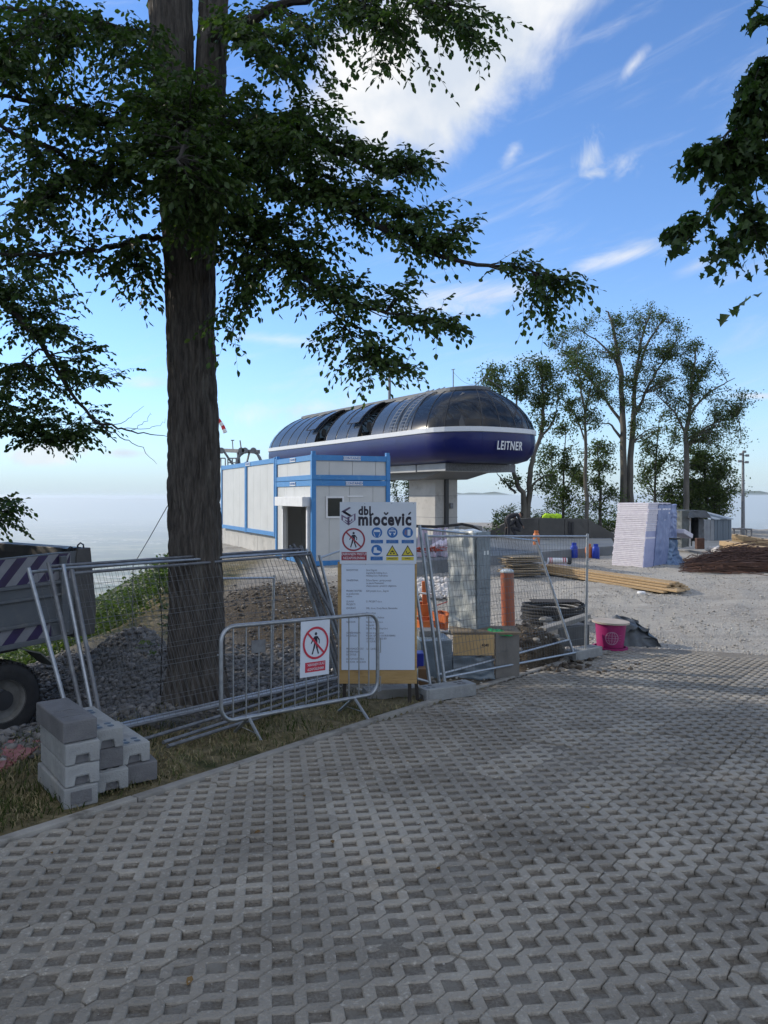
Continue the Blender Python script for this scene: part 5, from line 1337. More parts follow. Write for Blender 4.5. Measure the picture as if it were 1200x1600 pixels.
# ================================================================ information board
class Flat:
    """flat print on a board: layers of coloured shapes about a millimetre apart"""
    def __init__(s, M): s.M = M; s.v = []; s.f = []; s.m = []; s.mats = []
    def add(s, pts, m, layer=1):
        if m not in s.mats: s.mats.append(m)
        i = len(s.v); s.v += [tuple(s.M @ Vector((p[0], p[1], .0012*layer))) for p in pts]; s.f.append(tuple(range(i, i+len(pts)))); s.m.append(s.mats.index(m))
    def rect(s, x0, x1, y0, y1, m, layer=1): s.add([(x0, y0), (x1, y0), (x1, y1), (x0, y1)], m, layer)
    def disc(s, x, y, r, m, layer=1, n=28): s.add([(x+r*math.cos(2*math.pi*k/n), y+r*math.sin(2*math.pi*k/n)) for k in range(n)], m, layer)
    def ringf(s, x, y, r0, r1, m, layer=1, n=36):
        for k in range(n):
            a, b = 2*math.pi*k/n, 2*math.pi*(k+1)/n
            s.add([(x+r0*math.cos(a), y+r0*math.sin(a)), (x+r1*math.cos(a), y+r1*math.sin(a)), (x+r1*math.cos(b), y+r1*math.sin(b)), (x+r0*math.cos(b), y+r0*math.sin(b))], m, layer)
    def line(s, x0, y0, x1, y1, w, m, layer=1):
        d = Vector((x1-x0, y1-y0)); n = Vector((-d.y, d.x)).normalized()*w/2
        s.add([(x0-n.x, y0-n.y), (x1-n.x, y1-n.y), (x1+n.x, y1+n.y), (x0+n.x, y0+n.y)], m, layer)
    def build(s, name, parent):
        me = bpy.data.meshes.new(name); me.from_pydata(s.v, [], s.f)
        for m in s.mats: me.materials.append(m)
        me.polygons.foreach_set('material_index', s.m); o = bpy.data.objects.new(name, me); COL.objects.link(o); o.parent = parent; return o
def no_entry(fl, x, y, r, M_R):
    fl.ringf(x, y, r*.86, r, M_R, 3)
    k = r
    fl.disc(x, y+.56*k, .10*k, M_INK, 1, 14)
    fl.add([(x-.10*k, y+.42*k), (x-.13*k, y-.02*k), (x+.13*k, y-.02*k), (x+.12*k, y+.42*k)], M_INK, 1)
    fl.line(x-.08*k, y+.38*k, x-.28*k, y+.12*k, .09*k, M_INK); fl.line(x-.28*k, y+.12*k, x-.36*k, y-.02*k, .07*k, M_INK)
    fl.line(x+.10*k, y+.38*k, x+.28*k, y+.15*k, .09*k, M_INK); fl.line(x+.28*k, y+.15*k, x+.26*k, y-.06*k, .07*k, M_INK)
    fl.line(x-.06*k, y, x-.14*k, y-.34*k, .13*k, M_INK); fl.line(x-.14*k, y-.32*k, x-.26*k, y-.68*k, .10*k, M_INK)
    fl.line(x+.06*k, y, x+.10*k, y-.34*k, .13*k, M_INK); fl.line(x+.10*k, y-.32*k, x+.22*k, y-.68*k, .10*k, M_INK)
    a = .66*k; fl.line(x-a, y+a, x+a, y-a, .13*k, M_R, 2)
M_SRED = mat('faded_red', (.30, .028, .05), .45)
YS = 8.85
sg = thing('information_board', 'tall white site information board with company name and safety pictograms on a plywood backing', 'sign', (0, 0, 0))
mb = MB()
a = U(527.5, 878, YS); b_ = U(651.5, 1069, YS); mb.box(((a.x+b_.x)/2, YS+.03, (a.z+b_.z)/2), (b_.x-a.x, .020, a.z-b_.z)); mb.build('backing_board', M_PLY, sg, bevel=.003)
for px in (528, 540, 640, 647):
    mb = MB(); a = U(px, 1060, YS+.06); lx_ = a.x; zb = G(lx_, YS, False)
    lean = (-.02 if px < 600 else (.0 if px == 640 else .05))
    if px in (528,): continue
    mb.bar((lx_, YS+.07, a.z+.25), (lx_+lean, YS+.05+(.10 if px == 647 else 0), zb-.08), .04, .04); mb.build('leg', M_DARKWOOD, sg)
mb = MB(); a = U(531, 784.5, YS); b_ = U(650.5, 881, YS); mb.box(((a.x+b_.x)/2, YS, (a.z+b_.z)/2), (b_.x-a.x, .008, a.z-b_.z)); mb.build('upper_panel', M_SIGN, sg)
mb = MB(); a = U(533.5, 880.5, YS); b_ = U(648, 1047, YS); mb.box(((a.x+b_.x)/2, YS+.010, (a.z+b_.z)/2), (b_.x-a.x, .008, a.z-b_.z)); mb.build('lower_panel', mat('sign_white_lower', (.60, .69, .82), .35), sg)
mb = MB(); a = U(534, 800, YS+.05); b_ = U(647, 905, YS+.05)
for px in (548, 634):
    q = U(px, 0, YS).x; mb.box((q, YS+.024, (a.z+b_.z)/2), (.05, .03, a.z-b_.z+.06))
mb.build('batten', M_PLY, sg)
MS = Matrix.Translation((0, YS-.0042, 0)) @ Matrix(((1, 0, 0, 0), (0, 0, -1, 0), (0, 1, 0, 0), (0, 0, 0, 1)))
def P2(px, py): q = U(px, py, YS); return q.x, q.z
fl = Flat(MS)
fx, fz = P2(552.5, 843); no_entry(fl, fx, fz, .133, M_SRED)
x0_, z1_ = P2(533.5, 862.5); x1_, z0_ = P2(573, 875.5); fl.rect(x0_, x1_, z0_, z1_, M_SRED)
for i, px in enumerate((589, 613, 637)):
    c = P2(px, 832); fl.disc(c[0], c[1], .061, M_SBLUE)
    x, z = c
    if i == 0: fl.add([(x-.042, z), (x-.03, z+.032), (x+.03, z+.032), (x+.042, z), (x+.03, z+.006), (x-.03, z+.006)], M_SIGN, 2); fl.line(x-.04, z-.002, x-.02, z-.05, .007, M_SIGN, 2); fl.line(x+.04, z-.002, x+.02, z-.05, .007, M_SIGN, 2)
    if i == 1:
        fl.disc(x, z+.004, .042, M_SIGN, 2, 18); fl.rect(x-.034, x+.034, z-.004, z+.014, M_SBLUE, 3); fl.disc(x, z-.022, .018, M_SBLUE, 3, 12); fl.rect(x-.03, x+.03, z+.026, z+.036, M_SBLUE, 3)
    if i == 2: fl.rect(x-.002, x+.032, z-.036, z+.034, M_SIGN, 2); fl.add([(x-.04, z-.02), (x-.012, z-.03), (x-.012, z+.03), (x-.03, z+.03)], M_LOGO2, 2)
    a0 = P2(px-9.5, 843.5); a1 = P2(px+9.5, 849); fl.rect(a0[0], a1[0], a1[1], a0[1], M_SBLUE)
c = P2(588.5, 859.5); fl.disc(c[0], c[1], .062, M_SBLUE); x, z = c
fl.add([(x-.03, z+.03), (x-.002, z+.034), (x+.004, z), (x+.045, z-.014), (x+.045, z-.032), (x-.038, z-.032)], M_SIGN, 2)
a0 = P2(579, 869.5); a1 = P2(598, 875.5); fl.rect(a0[0], a1[0], a1[1], a0[1], M_SBLUE)
for i, px in enumerate((613, 637)):
    c = P2(px, 868.5); x, z = c; w_ = .073; h_ = .124
    fl.add([(x-w_, z), (x+w_, z), (x, z+h_)], M_INK, 1); fl.add([(x-w_+.015, z+.009), (x+w_-.015, z+.009), (x, z+h_-.018)], M_YEL, 2)
    if i == 0:
        fl.disc(x-.018, z+.03, .010, M_INK, 3, 10); fl.disc(x+.018, z+.03, .010, M_INK, 3, 10); fl.line(x-.02, z+.052, x+.02, z+.052, .010, M_INK, 3); fl.line(x, z+.04, x, z+.066, .008, M_INK, 3)
    else:
        fl.line(x-.02, z+.04, x+.004, z+.022, .009, M_INK, 3); fl.line(x, z+.02, x+.024, z+.044, .009, M_INK, 3); fl.disc(x-.016, z+.052, .007, M_INK, 3, 8)
    a0 = P2(px-9.5, 870); a1 = P2(px+9.5, 875.5); fl.rect(a0[0], a1[0], a1[1], a0[1], M_YEL)
# company emblem: a cube drawn from folded bands
ex, ez = P2(544.5, 806)
def ep(u_, v_): return (ex+u_*.1, ez+v_*.1)
for pts, m in (([(-.80, .52), (.1, 1.02), (.30, .92), (-.35, .50), (.35, .08), (.15, -.04)], M_LOGO), ([(-.80, .52), (-.55, .30), (.1, -.06), (.15, -.04), (.35, .08), (-.35, .5)], M_LOGO),
               ([(-.82, .15), (-.62, .05), (-.62, -.55), (-.82, -.45)], M_LOGO2), ([(-.82, -.45), (-.62, -.55), (0, -.92), (0, -1.12)], M_LOGO2), ([(0, -1.12), (0, -.92), (.62, -.55), (.82, -.48)], M_LOGO2),
               ([(.82, .30), (.62, .18), (.62, -.55), (.82, -.48)], M_LOGO2), ([(-.12, -.1), (.12, -.1), (.12, -.98), (-.12, -.98)], M_LOGO), ([(-.62, .05), (-.12, -.22), (-.12, -.42), (-.62, -.15)], M_LOGO2),
               ([(.12, -.22), (.42, -.05), (.62, .18), (.82, .30), (.12, -.06)], M_LOGO2), ([(-.42, -.40), (-.12, -.58), (-.12, -.74), (-.42, -.56)], M_LOGO2), ([(.12, -.74), (.45, -.56), (.45, -.3), (.3, -.38), (.3, -.5), (.12, -.6)], M_LOGO2)):
    fl.add([ep(*p) for p in pts], m)
for px, py in ((570, 787), (612, 787), (646, 787), (571, 881.5), (534, 800)): c = P2(px, py); fl.disc(c[0], c[1], .004, M_INKG, 2, 8)
acc = [((600, 800.6), (603.3, 804.2)), ((606.6, 800.6), (603.3, 804.2)), ((638.2, 804.2), (641.8, 800.2))]
for p_, q_ in acc: a0, a1 = P2(*p_), P2(*q_); fl.line(a0[0], a0[1], a1[0], a1[1], .017, M_INK, 1)
fl.build('print', sg)
def stext(s, px, py, size, m, align='LEFT', bold=0, sx=1.0, dy=-.0048, name='lettering', sp=1.0):
    q = U(px, py, YS); return text(s, size, frame((q.x, YS+dy, q.z), (1, 0, 0), (0, 0, 1)), m, sg, name, align, bold, 0, .0006, sx, sp)
stext('dbl.', 560, 798.6, .135, M_INK, bold=.0060, sx=.80, sp=1.12); stext('miocevic', 559.5, 812.3, .195, M_INK, bold=.0085, sx=.79, sp=1.12)
M_LETW = mat('pale_lettering', (.62, .55, .60), .5)
stext('ZABRANJEN PRISTUP', 553.2, 865.8, .040, M_LETW, 'CENTER', .0008, .80, -.0075); stext('NEZAPOSLENIMA', 553.2, 872, .040, M_LETW, 'CENTER', .0008, .80, -.0075)
M_LB = mat('pale_blue_lettering', (.25, .40, .62), .5)
for px, py, a_, b2_ in ((589, 846.2, 'OBVEZNA', 'ZAŠTITA GLAVE'), (613, 846.2, 'OBVEZNA', 'ZAŠTITA LICA'), (637, 846.2, 'OBVEZNA', 'ZAŠTITA RUKU'), (588.5, 872.5, 'OBVEZNA', 'ZAŠTITA NOGU')):
    stext(a_, px, py-1.2, .018, M_LB, 'CENTER', 0, .9, -.0075); stext(b2_, px, py+1.2, .018, M_LB, 'CENTER', 0, .8, -.0075)
stext('OPASNOST', 613, 872.7, .024, M_INK, 'CENTER', 0, .9, -.0075); stext('OPREZ', 637, 872.7, .024, M_INK, 'CENTER', 0, .9, -.0075)
rows = [(891, 'INVESTITOR:', 'Grad Zagreb'), (895.3, '', 'Zagrebački holding d.o.o.'), (899.6, '', 'Holding d.o.o. Podružnica'),
 (907, 'GRAĐEVINA:', 'Žičara Sljeme - gornja postaja'), (911.3, '', 'na planini Medvednici'), (915.6, '', 'Ulazna stanica s pratećim objektima'),
 (923.5, 'PROJEKTANTSKI', 'IGH projekt d.o.o., Zagreb'), (928, 'za građevinske', ''), (932, 'radove', ''), (940, 'GLAVNI', 'D. PROJEKT d.o.o.'), (944.5, 'PROJEKTI:', ''), (950.5, 'IZVOĐAČ:', 'DBL. d.o.o., Donja Bistra, Sljemenska'),
 (958, '', 'Dio radova:'), (965, 'PODIZVOĐAČ:', 'Žičara d.o.o. Radnice'), (972, 'NADZOR:', 'Nadzor d.o.o. d.o.o.'), (977, '', 'Strojarski'), (982, '', 'Zagreb, Engineering d.o.o.'),
 (989, 'GRAĐEVINSKA', 'Uprava za prostorno'), (993.5, 'DOZVOLA:', 'KLASA: UP/I-361-03/18-01/000001'), (998, '', 'URBROJ: 251-13-22-001'), (1002.5, '', '12.10.2018.'),
 (1014, 'PRAVOMOĆNOST', '12.11.2018.'), (1018.5, 'GRAĐEVINSKE', ''), (1023, 'DOZVOLE:', ''), (1030, 'DATUM POČETKA', ''), (1034.5, 'RADOVA: 18.06.2018.', '')]
for py, a_, b2_ in rows:
    if a_: stext(a_, 541, py, .030, M_INKG, sx=.82, dy=.0052)
    if b2_: stext(b2_, 572, py, .030, M_INKG, sx=.80, dy=.0052)

# ================================================================ crowd barrier with sign
Aw = Vector((-1.49, 7.02, -.42)); Bw = Vector((-.07, 8.37, -.50))
bx = (Bw-Aw).normalized(); bw = (Bw-Aw).length; upv = Vector((0, 0, 1)); bn = bx.cross(upv).normalized()
def BP(u_, h_, n_=0.0): return Aw+bx*u_+upv*h_+bn*n_
cb = thing('crowd_barrier', 'low galvanised crowd barrier with rounded corners standing in front of the board', 'barrier', (0, 0, 0))
mb = MB(); rr = .14; H0, H1 = .20, 1.07; P = []
for (cxx, czz, a0) in ((bw-rr, H1-rr, 90), (bw-rr, H0+rr, 0), (rr, H0+rr, -90), (rr, H1-rr, -180)):
    for k in range(7): a = R(a0-15*k); P.append(BP(cxx+rr*math.cos(a), czz+rr*math.sin(a)))
P.append(P[0]); mb.tube(P, .0205, 10, cap=False); mb.build('frame', M_GALV, cb, smooth=True)
for k in range(13):
    u_ = .13+(bw-.26)*k/12; mb = MB(); lo = H0+.02 if .14 < u_ < bw-.14 else H0+.03; mb.tube([BP(u_, lo-.02), BP(u_, H1-.01)], .0075, 6); mb.build('bar', M_GALV, cb)
for u_ in (.30, bw-.34):
    ft = MB(); z0 = -.02
    ft.tube([BP(u_, H0, 0), BP(u_-.02, 0, .27)], .016, 6); ft.tube([BP(u_, H0, 0), BP(u_+.02, 0, -.27)], .016, 6); ft.tube([BP(u_-.01, .08, .17), BP(u_+.01, .08, -.17)], .005, 4); ft.build('foot', M_GALV, cb)
for u_, z in ((bw, .80), (bw, .38), (0, .82), (0, .32)):
    mb = MB(); s_ = .045 if u_ else -.04; mb.tube([BP(u_, z), BP(u_+s_, z), BP(u_+s_, z-.16), BP(u_, z-.16)][:(4 if u_ else 2)], .006, 5); mb.build('hook', M_GALV, cb)
mb = MB(); M_ = frame(BP(.40, .86, .012), bx, upv); mb.box((0, 0, 0), (.16, .12, .004), M_); mb.build('maker_plate', M_OLDSTEEL, cb)
ps = thing('warning_sign', 'small white no entry sign hanging on the crowd barrier', 'sign', (0, 0, 0))
uc = 1.02; hc = .83
for k in range(200):   # find where the sign sits along the barrier
    q = BP(uc, hc); 
    if q.x/q.y*F+600 < 489: uc += .005
lean = Vector((0, 0, 1))+bn*.03
Msn = frame(BP(uc, .78, .030), bx, lean)
mb = MB(); mb.box((0, 0, 0), (.37, .56, .005), Msn); mb.build('panel', M_SIGN, ps)
fl = Flat(Msn @ Matrix.Translation((0, 0, .003))); no_entry(fl, 0.005, .055, .165, M_RED); fl.rect(-.125, .135, -.235, -.135, M_RED); fl.build('print', ps)
for s, y in (('ZABRANJEN ULAZ', -.162), ('NEZAPOSLENIMA', -.208)): text(s, .036, Msn @ Matrix.Translation((.005, y, .0058)), M_LETW, ps, 'lettering', bold=.0006, extrude=.0004, sx=.78)

# ================================================================ mesh fence panels
def fence_panel(label, BL, BR, TL, TR, wires=True, m=M_GALV, group=None, mid=True):
    BL, BR, TL, TR = (Vector(a) for a in (BL, BR, TL, TR))
    t_ = thing('mesh_fence', label, 'fence panel', (0, 0, 0), group=group)
    for a, b_, e in ((BL, TL, .04), (BR, TR, .04)):
        d = (b_-a).normalized(); mb = MB(); mb.tube([a-d*.10, b_+d*e], .021, 8); mb.build('post', m, t_, smooth=True)
    lo = .07
    for a, b_ in ((TL, TR), (BL.lerp(TL, lo), BR.lerp(TR, lo))):
        mb = MB(); mb.tube([a, b_], .016, 7); mb.build('rail', m, t_, smooth=True)
    if wires:
        mb = MB(); L = (BR-BL).length; n = int(L/.075)
        for k in range(1, n): mb.tube([BL.lerp(TL, lo).lerp(BR.lerp(TR, lo), k/n), TL.lerp(TR, k/n)], .0017, 3, cap=False)
        for k in range(1, 9):
            f = lo+(1-lo)*k/9; mb.tube([BL.lerp(TL, f), BR.lerp(TR, f)], .0024 if k % 3 else .0032, 3, cap=False)
        mb.build('wire_mesh', M_WIRE, t_, kind='stuff')
    return t_
g1 = 'mesh fence panels leaning together in front of the big tree'
def LP(i, n_):  # i-th point of the bundle shifted towards (n_>0) or away from the viewer
    return Vector(i)+Vector((.8, -.6, 0))*n_
base = dict(BL=U(120, 1168, 6.95), BR=U(531, 1070, 9.95), TL=U(46, 894, 7.2), TR=U(462, 860, 10.25))
for k, (n_, dl, lab, dT, dR) in enumerate((
    (.00, .0, 'mesh fence panel whose left post stands apart as the leftmost of the bundle', (0, 0), (0, 0)),
    (.06, .16, 'mesh fence panel with its left post second from the left in the bundle', (.02, .05), (.03, .03)),
    (.11, .28, 'mesh fence panel third in the bundle, rail just under the top one', (.03, .02), (.05, .05)),
    (.16, .34, 'nearest mesh fence panel of the bundle with the lowest top rail', (.02, -.02), (.08, .02)))):
    sh = Vector((.6, .8, 0))*dl
    TLp = LP(base['TL'], n_)+sh+Vector((0, 0, [0, .045, .02, -.03][k])); TRp = LP(base['TR'], n_)+sh*.35+Vector((0, 0, [0, .02, -.02, -.05][k]))
    fence_panel(lab, LP(base['BL'], n_)+sh*(.55 if k else 0)+Vector((0, 0, .0)), LP(base['BR'], n_)+sh*.5, TLp, TRp, group=g1, m=M_OLDSTEEL if k in (1, 3) else M_GALV, wires=k in (0, 3))
fence_panel('mesh fence panel farther back leaning on the tree, its right end crossing the dirt mound', U(290, 1105, 9.8), U(424, 1072, 11.4), U(272, 905, 9.9), U(428, 903, 11.6), group=g1)
fence_panel('short end of a mesh panel showing between the bundle and the cabin corner', U(545, 1062, 10.3), U(640, 1000, 13), U(500, 872, 10.6), U(548, 855, 13.3), group=g1, wires=False)
for k, (a, b_) in enumerate(((( 458, 850, 10.2), (520, 960, 10.0)), ((468, 853, 10.25), (532, 1060, 9.95)), ((452, 852, 10.3), (505, 960, 10.1)))):
    mb = MB(); mb.tube([U(*a), U(*b_)], .02, 8); o = mb.build('loose_tube', M_OLDSTEEL, None, smooth=True)
    tag(o, ['grey tube at the right end of the fence bundle, nearest the cabin', 'longest grey tube leaning with the right end of the fence bundle', 'short grey tube at the left of the bundle end posts'][k], 'tube', g1)
# tubes lying on the grass behind the barrier
for k, (a, b_, lab) in enumerate((((215, 1158, 6.9), (525, 1064, 9.8), 'long grey tube lying on the grass, farthest from the paving'), ((255, 1160, 6.85), (528, 1072, 9.6), 'long grey tube lying on the grass in the middle of three'), ((262, 1166, 6.75), (530, 1082, 9.3), 'long grey tube lying on the grass, nearest the paving'))):
    A = U(*a); B = U(*b_); A.z = max(A.z, G(A.x, A.y)+.03); B.z = max(B.z, G(B.x, B.y)+.03)
    mb = MB(); mb.tube([A, A.lerp(B, .5), B], .018, 8); o = mb.build('lying_tube', M_OLDSTEEL, None, smooth=True); tag(o, lab, 'tube', 'tubes lying in the grass')
g2 = 'mesh fence panels around the material store'
fence_panel('mesh fence panel ending at the upright post beside the magenta cable drum', U(696, 1076, 9.3), U(915, 1030, 12.1), U(666, 838, 9.55), U(918, 838, 12.1), group=g2)
fence_panel('mesh fence panel with a slanting right post in front of the corrugated coil', U(687, 1072, 9.45), U(893, 1012, 11.9), U(656, 826, 9.75), U(838, 845, 12.6), group=g2)
fence_panel('mesh fence panel end with two slanting posts hidden behind the information board', U(560, 1050, 9.1), U(673, 1078, 9.25), U(535, 870, 9.6), U(648, 905, 9.5), group=g2, wires=False)

# ================================================================ concrete fence feet
def foot_block(label, loc, rz, m, flip=False, holes=True, end='notch'):
    o = thing('ballast_block', label, 'concrete block', loc, rz, group='concrete fence feet')
    L_, W_, H_ = .70, .235, .148
    # long axis local y (back), width local x; front end at y=0
    mb = MB(); t0 = .03
    pr = [(0, 0), (W_, 0), (W_, H_), (0, H_)]
    if end == 'notch': pr = [(0, 0), (.065, 0), (.075, .062), (W_-.075, .062), (W_-.065, 0), (W_, 0), (W_, H_), (0, H_)]
    mb.prism(pr, 0, t0); 
    mb.prism([(0, 0), (W_, 0), (W_, H_), (0, H_)], t0+.0004, L_)
    mb.build('body', m, o, bevel=.010, recalc=True)
    if end == 'panel': mb = MB(); mb.box((W_/2, -.002, H_*.5), (W_*.6, .006, H_*.62)); mb.build('end_recess', M_FOOTD, o)
    if end == 'notch': mb = MB(); mb.box((W_/2, .0315, .031), (W_-.15, .003, .058)); mb.build('end_recess', M_FOOTD, o)
    if holes:
        for hy in (.07, .14, .50, .57):
            for hx in ((.075, .16) if hy in (.07, .14) else (.075, .16)):
                mb = MB(); mb.lathe([(.026, .0015), (.022, .002), (0, .0022)], 12, Matrix.Translation((hx, hy, H_))); mb.build('hole', M_BLACK, o)
    else:
        for hy in (.16, .33): mb = MB(); mb.box((.10, hy, H_+.001), (.14, .022, .004)); mb.build('slot', M_FOOTD, o)
    return o
rzb = math.atan2(.6, .8)
C0 = Vector((-2.21, 5.30, -.33)); ux = Vector((.8, .6, 0)); uy_ = Vector((-.6, .8, 0))
g0 = -.33
labs1 = ['lowest concrete foot of the tall left stack, at the paving edge', 'second concrete foot from the bottom of the tall left stack', 'third concrete foot from the bottom of the tall left stack', 'dark grooved concrete foot topping the tall left stack']
for k in range(4):
    j = Vector((random.uniform(-.006, .006), random.uniform(-.006, .006), 0))
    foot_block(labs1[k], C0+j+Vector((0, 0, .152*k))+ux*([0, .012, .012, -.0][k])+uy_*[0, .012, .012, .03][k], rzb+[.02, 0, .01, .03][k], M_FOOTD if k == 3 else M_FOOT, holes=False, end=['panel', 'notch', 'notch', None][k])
C1 = C0+ux*.235+uy_*.13+Vector((0, 0, .0))
for k in range(3):
    foot_block(['lowest concrete foot of the middle stack', 'middle concrete foot of the middle stack, colour darkened as recess shade', 'concrete foot with two pairs of holes topping the middle stack'][k], C1+Vector((0, 0, .02+.152*k))+uy_*[0, .05, .02][k]+ux*[.02, .0, -.005][k], rzb+[-.03, .0, .02][k], M_FOOTD if k == 1 else M_FOOT, end=['notch', None, 'notch'][k])  # middle foot takes the dark concrete to paint its recess shade
C2 = C0+ux*.455+uy_*.22
for k in range(2):
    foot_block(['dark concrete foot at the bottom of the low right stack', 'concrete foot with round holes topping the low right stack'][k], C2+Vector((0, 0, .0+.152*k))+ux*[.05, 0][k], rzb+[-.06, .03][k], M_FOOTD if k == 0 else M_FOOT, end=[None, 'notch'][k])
def single_foot(label, p, rz, m=M_FOOT): return foot_block(label, p, rz, m, end='notch')
p = U(648, 1099, 9.05); o = foot_block('concrete foot holding the fence posts right of the board', (p.x+.02, 9.10, G(p.x, 9.1, False)-.0), R(-62), M_FOOT, holes=True)
p = U(885, 1030, 11.9); o = foot_block('concrete foot under the post next to the magenta drum', (p.x-.02, 12.0, G(p.x, 12.0, False)+.02), R(-50), M_FOOT)
p = U(598, 1082, 9.4); foot_block('tilted concrete foot in the shade under the board', (p.x-.25, 9.35, G(p.x, 9.4, False)-.05), R(-75), M_CONC)

# red slats by the truck
for k in range(9):
    a = U(-12+k*6+random.uniform(-3, 3), 1222-k*2.2, 6.0+k*.05); b_ = U(12+k*6.5, 1178-k*1.2, 6.9)
    za = G(a.x, a.y, False)+.03+.012*(k % 3); zb = G(b_.x, b_.y, False)+.04+.012*((k*2) % 3)
    mb = MB(); mb.bar((a.x, a.y, za), (b_.x, b_.y, zb), .055, .018); o = mb.build('red_lath', mat('faded_red_wood', (.24, .075, .075), .8, (.32, .14, .13), 9), None)
    tag(o, '%s faded red wooden slat from the left in the pile by the truck wheel' % ['first', 'second', 'third', 'fourth', 'fifth', 'sixth', 'seventh', 'eighth', 'ninth'][k], 'slat', 'red slats piled by the truck')

# ================================================================ dump truck
TRZ = math.atan2(.8, .6)   # local x points to the rear
def truck():
    # local frame: x along the body towards its rear end, y to the far side (left of travel), origin under the rear lower corner
    o = thing('dump_truck', 'grey dump truck with violet striped tipper body parked at the left edge', 'truck', (-4.37, 11.55, -1.45), 0, rot=(0, R(-2.2), math.atan2(.8, .6)))
    zt, zb = 2.50, 1.28
    L_ = 5.6
    def T(x, z): return (x, z)
    mb = MB(); mb.prism([(-L_, zb), (-.30, zb), (0.0, zb+.02), (-.03, zt-.02), (-.12, zt), (-L_, zt)], 0, .08); mb.prism([(-L_, zb), (-.30, zb), (0.0, zb+.02), (-.03, zt-.02), (-.12, zt), (-L_, zt)], 2.32, 2.4); mb.box((-L_/2-.15, 1.2, zb+.05), (L_-.3, 2.22, .08)); mb.box((-L_+.05, 1.2, (zt+zb)/2+.05), (.08, 2.22, zt-zb-.12)); mb.build('tipper_body', M_TRUCK, o, bevel=.01)
    for z, h in ((zt-.42, .05), (zb+.62, .04), (zb+.26, .05), (zb+.0, .07)):
        mb = MB(); mb.box((-L_/2-.2, -.025, z), (L_-.5, .05, h)); mb.build('side_rib', M_TRUCK, o, bevel=.01)
    for x in (-.42, -1.7, -3.0, -4.3): mb = MB(); mb.box((x, -.035, (zt+zb)/2), (.10, .06, zt-zb-.1)); mb.build('side_post', M_TRUCK, o, bevel=.012)
    # striped band
    def stripes(z0, z1, x0, x1, w, name):
        h = z1-z0; k = 0; x = x0
        while x < x1:
            q = [(x, z0), (x+w, z0), (x+w+h*.9, z1), (x+h*.9, z1)]
            q = [(min(max(a, x0), x1), b) for a, b in q]
            mb = MB(); mb.poly([(a, -.006-.0, b) for a, b in q]); mb.build('stripe', M_TRKW if k % 2 == 0 else M_TRKP, o); x += w; k += 1
    stripes(zt-.39, zt-.02, -L_, -.28, .155, 's'); stripes(zb+.02, zb+.23, -L_, -.62, .17, 's')
    mb = MB(); mb.prism([(-.28, zb-.05), (.06, zb-.05), (.10, zb+.35), (.04, zt+.03), (-.17, zt+.03), (-.20, zt-.1)], -.02, 2.42); mb.build('tailgate', mat('truck_dark', (.055, .055, .055), .6, (.09, .085, .08), 3), o, bevel=.012)
    for x, s in ((-.10, .05), (-.26, .03), (-1.75, .03), (-1.95, .03)):
        mb = MB(); mb.tube([(x-s, .02, zt), (x-s*.9, .02, zt+s*1.6), (x, .02, zt+s*2.2), (x+s*.9, .02, zt+s*1.6), (x+s, .02, zt)], .012, 6); mb.build('hook', M_BLACK, o)
    mb = MB(); mb.box((-.2, .1, zt+.02), (.25, .1, .05)); mb.box((-1.9, .1, zt+.02), (.3, .1, .05)); mb.build('latch', M_BLACK, o)
    mb = MB(); mb.box((-L_/2-.3, 1.2, zb-.14), (L_-.8, .8, .22)); mb.build('chassis', M_BLACK, o)
    # mudguard
    mb = MB()
    for cx in (-1.28, -2.75):
        pts = [(-.78, .55), (-.62, .78), (-.32, .93), (.1, .95), (.5, .78), (.72, .55)]
        for k in range(5): mb.bar((cx+pts[k][0], .22, pts[k][1]+.32), (cx+pts[k+1][0], .22, pts[k+1][1]+.32), .44, .02, up=(0, 0, 1))
    mb.build('mudguard', mat('mudguard', (.14, .14, .12), .7), o)
    for cx in (-1.28, -2.75, -6.2):
        for side in (0, 1):
            y0 = .06 if side == 0 else 2.02
            M_ = Matrix.Translation((cx, y0+.16, .53)) @ Matrix.Rotation(R(90 if side == 0 else -90), 4, 'X')
            mb = MB(); mb.lathe([(.29, .14), (.40, .165), (.47, .16), (.515, .12), (.525, .06), (.525, -.06), (.515, -.12), (.47, -.16), (.29, -.14)], 40, M_); w = mb.build('wheel', M_RUBBER, o, smooth=True)
            mb = MB(); mb.lathe([(.0, .02), (.12, .03), (.135, .115), (0, .12)], 20, M_); mb.build('hub', mat('hub', (.04, .04, .042), .5), w, smooth=True)
            mb = MB(); mb.lathe([(.30, .145), (.285, .12), (.265, .04), (.14, .0), (.13, -.05)], 36, M_); mb.build('rim', mat('rim_grey', (.26, .255, .23), .55, (.17, .165, .15), 7), w, smooth=True)
            mb = MB()
            for k in range(40):
                a = 2*math.pi*k/40; mb.box((0, 0, 0), (.03, .05, .30), M_ @ Matrix.Rotation(a, 4, 'Z') @ Matrix.Translation((.522, 0, 0)))
            mb.build('tread', M_RUBBER, w)
    mb = MB(); mb.box((-L_-1.0, 1.2, 1.75), (1.8, 2.4, 2.3)); mb.build('cab', M_TRUCK, o, bevel=.12)
    mb = MB(); mb.box((-L_-1.2, -.01, 2.2), (1.0, .03, .7)); mb.build('cab_window', M_BLACK, o)
    return o
truck()

# cable from the station area down the slope, left of the trunk
gw = MB(); gw.tube([U(262, 790, 9.6), U(235, 838, 10.5), U(208, 884, 11.3), (U(205, 900, 11.6).x, 11.6, G(-4.5, 11.6)-.1)], .006, 4); tag(gw.build('guy_wire', M_OLDSTEEL, None), 'thin wire running from the big trunk down to the left', 'wire')
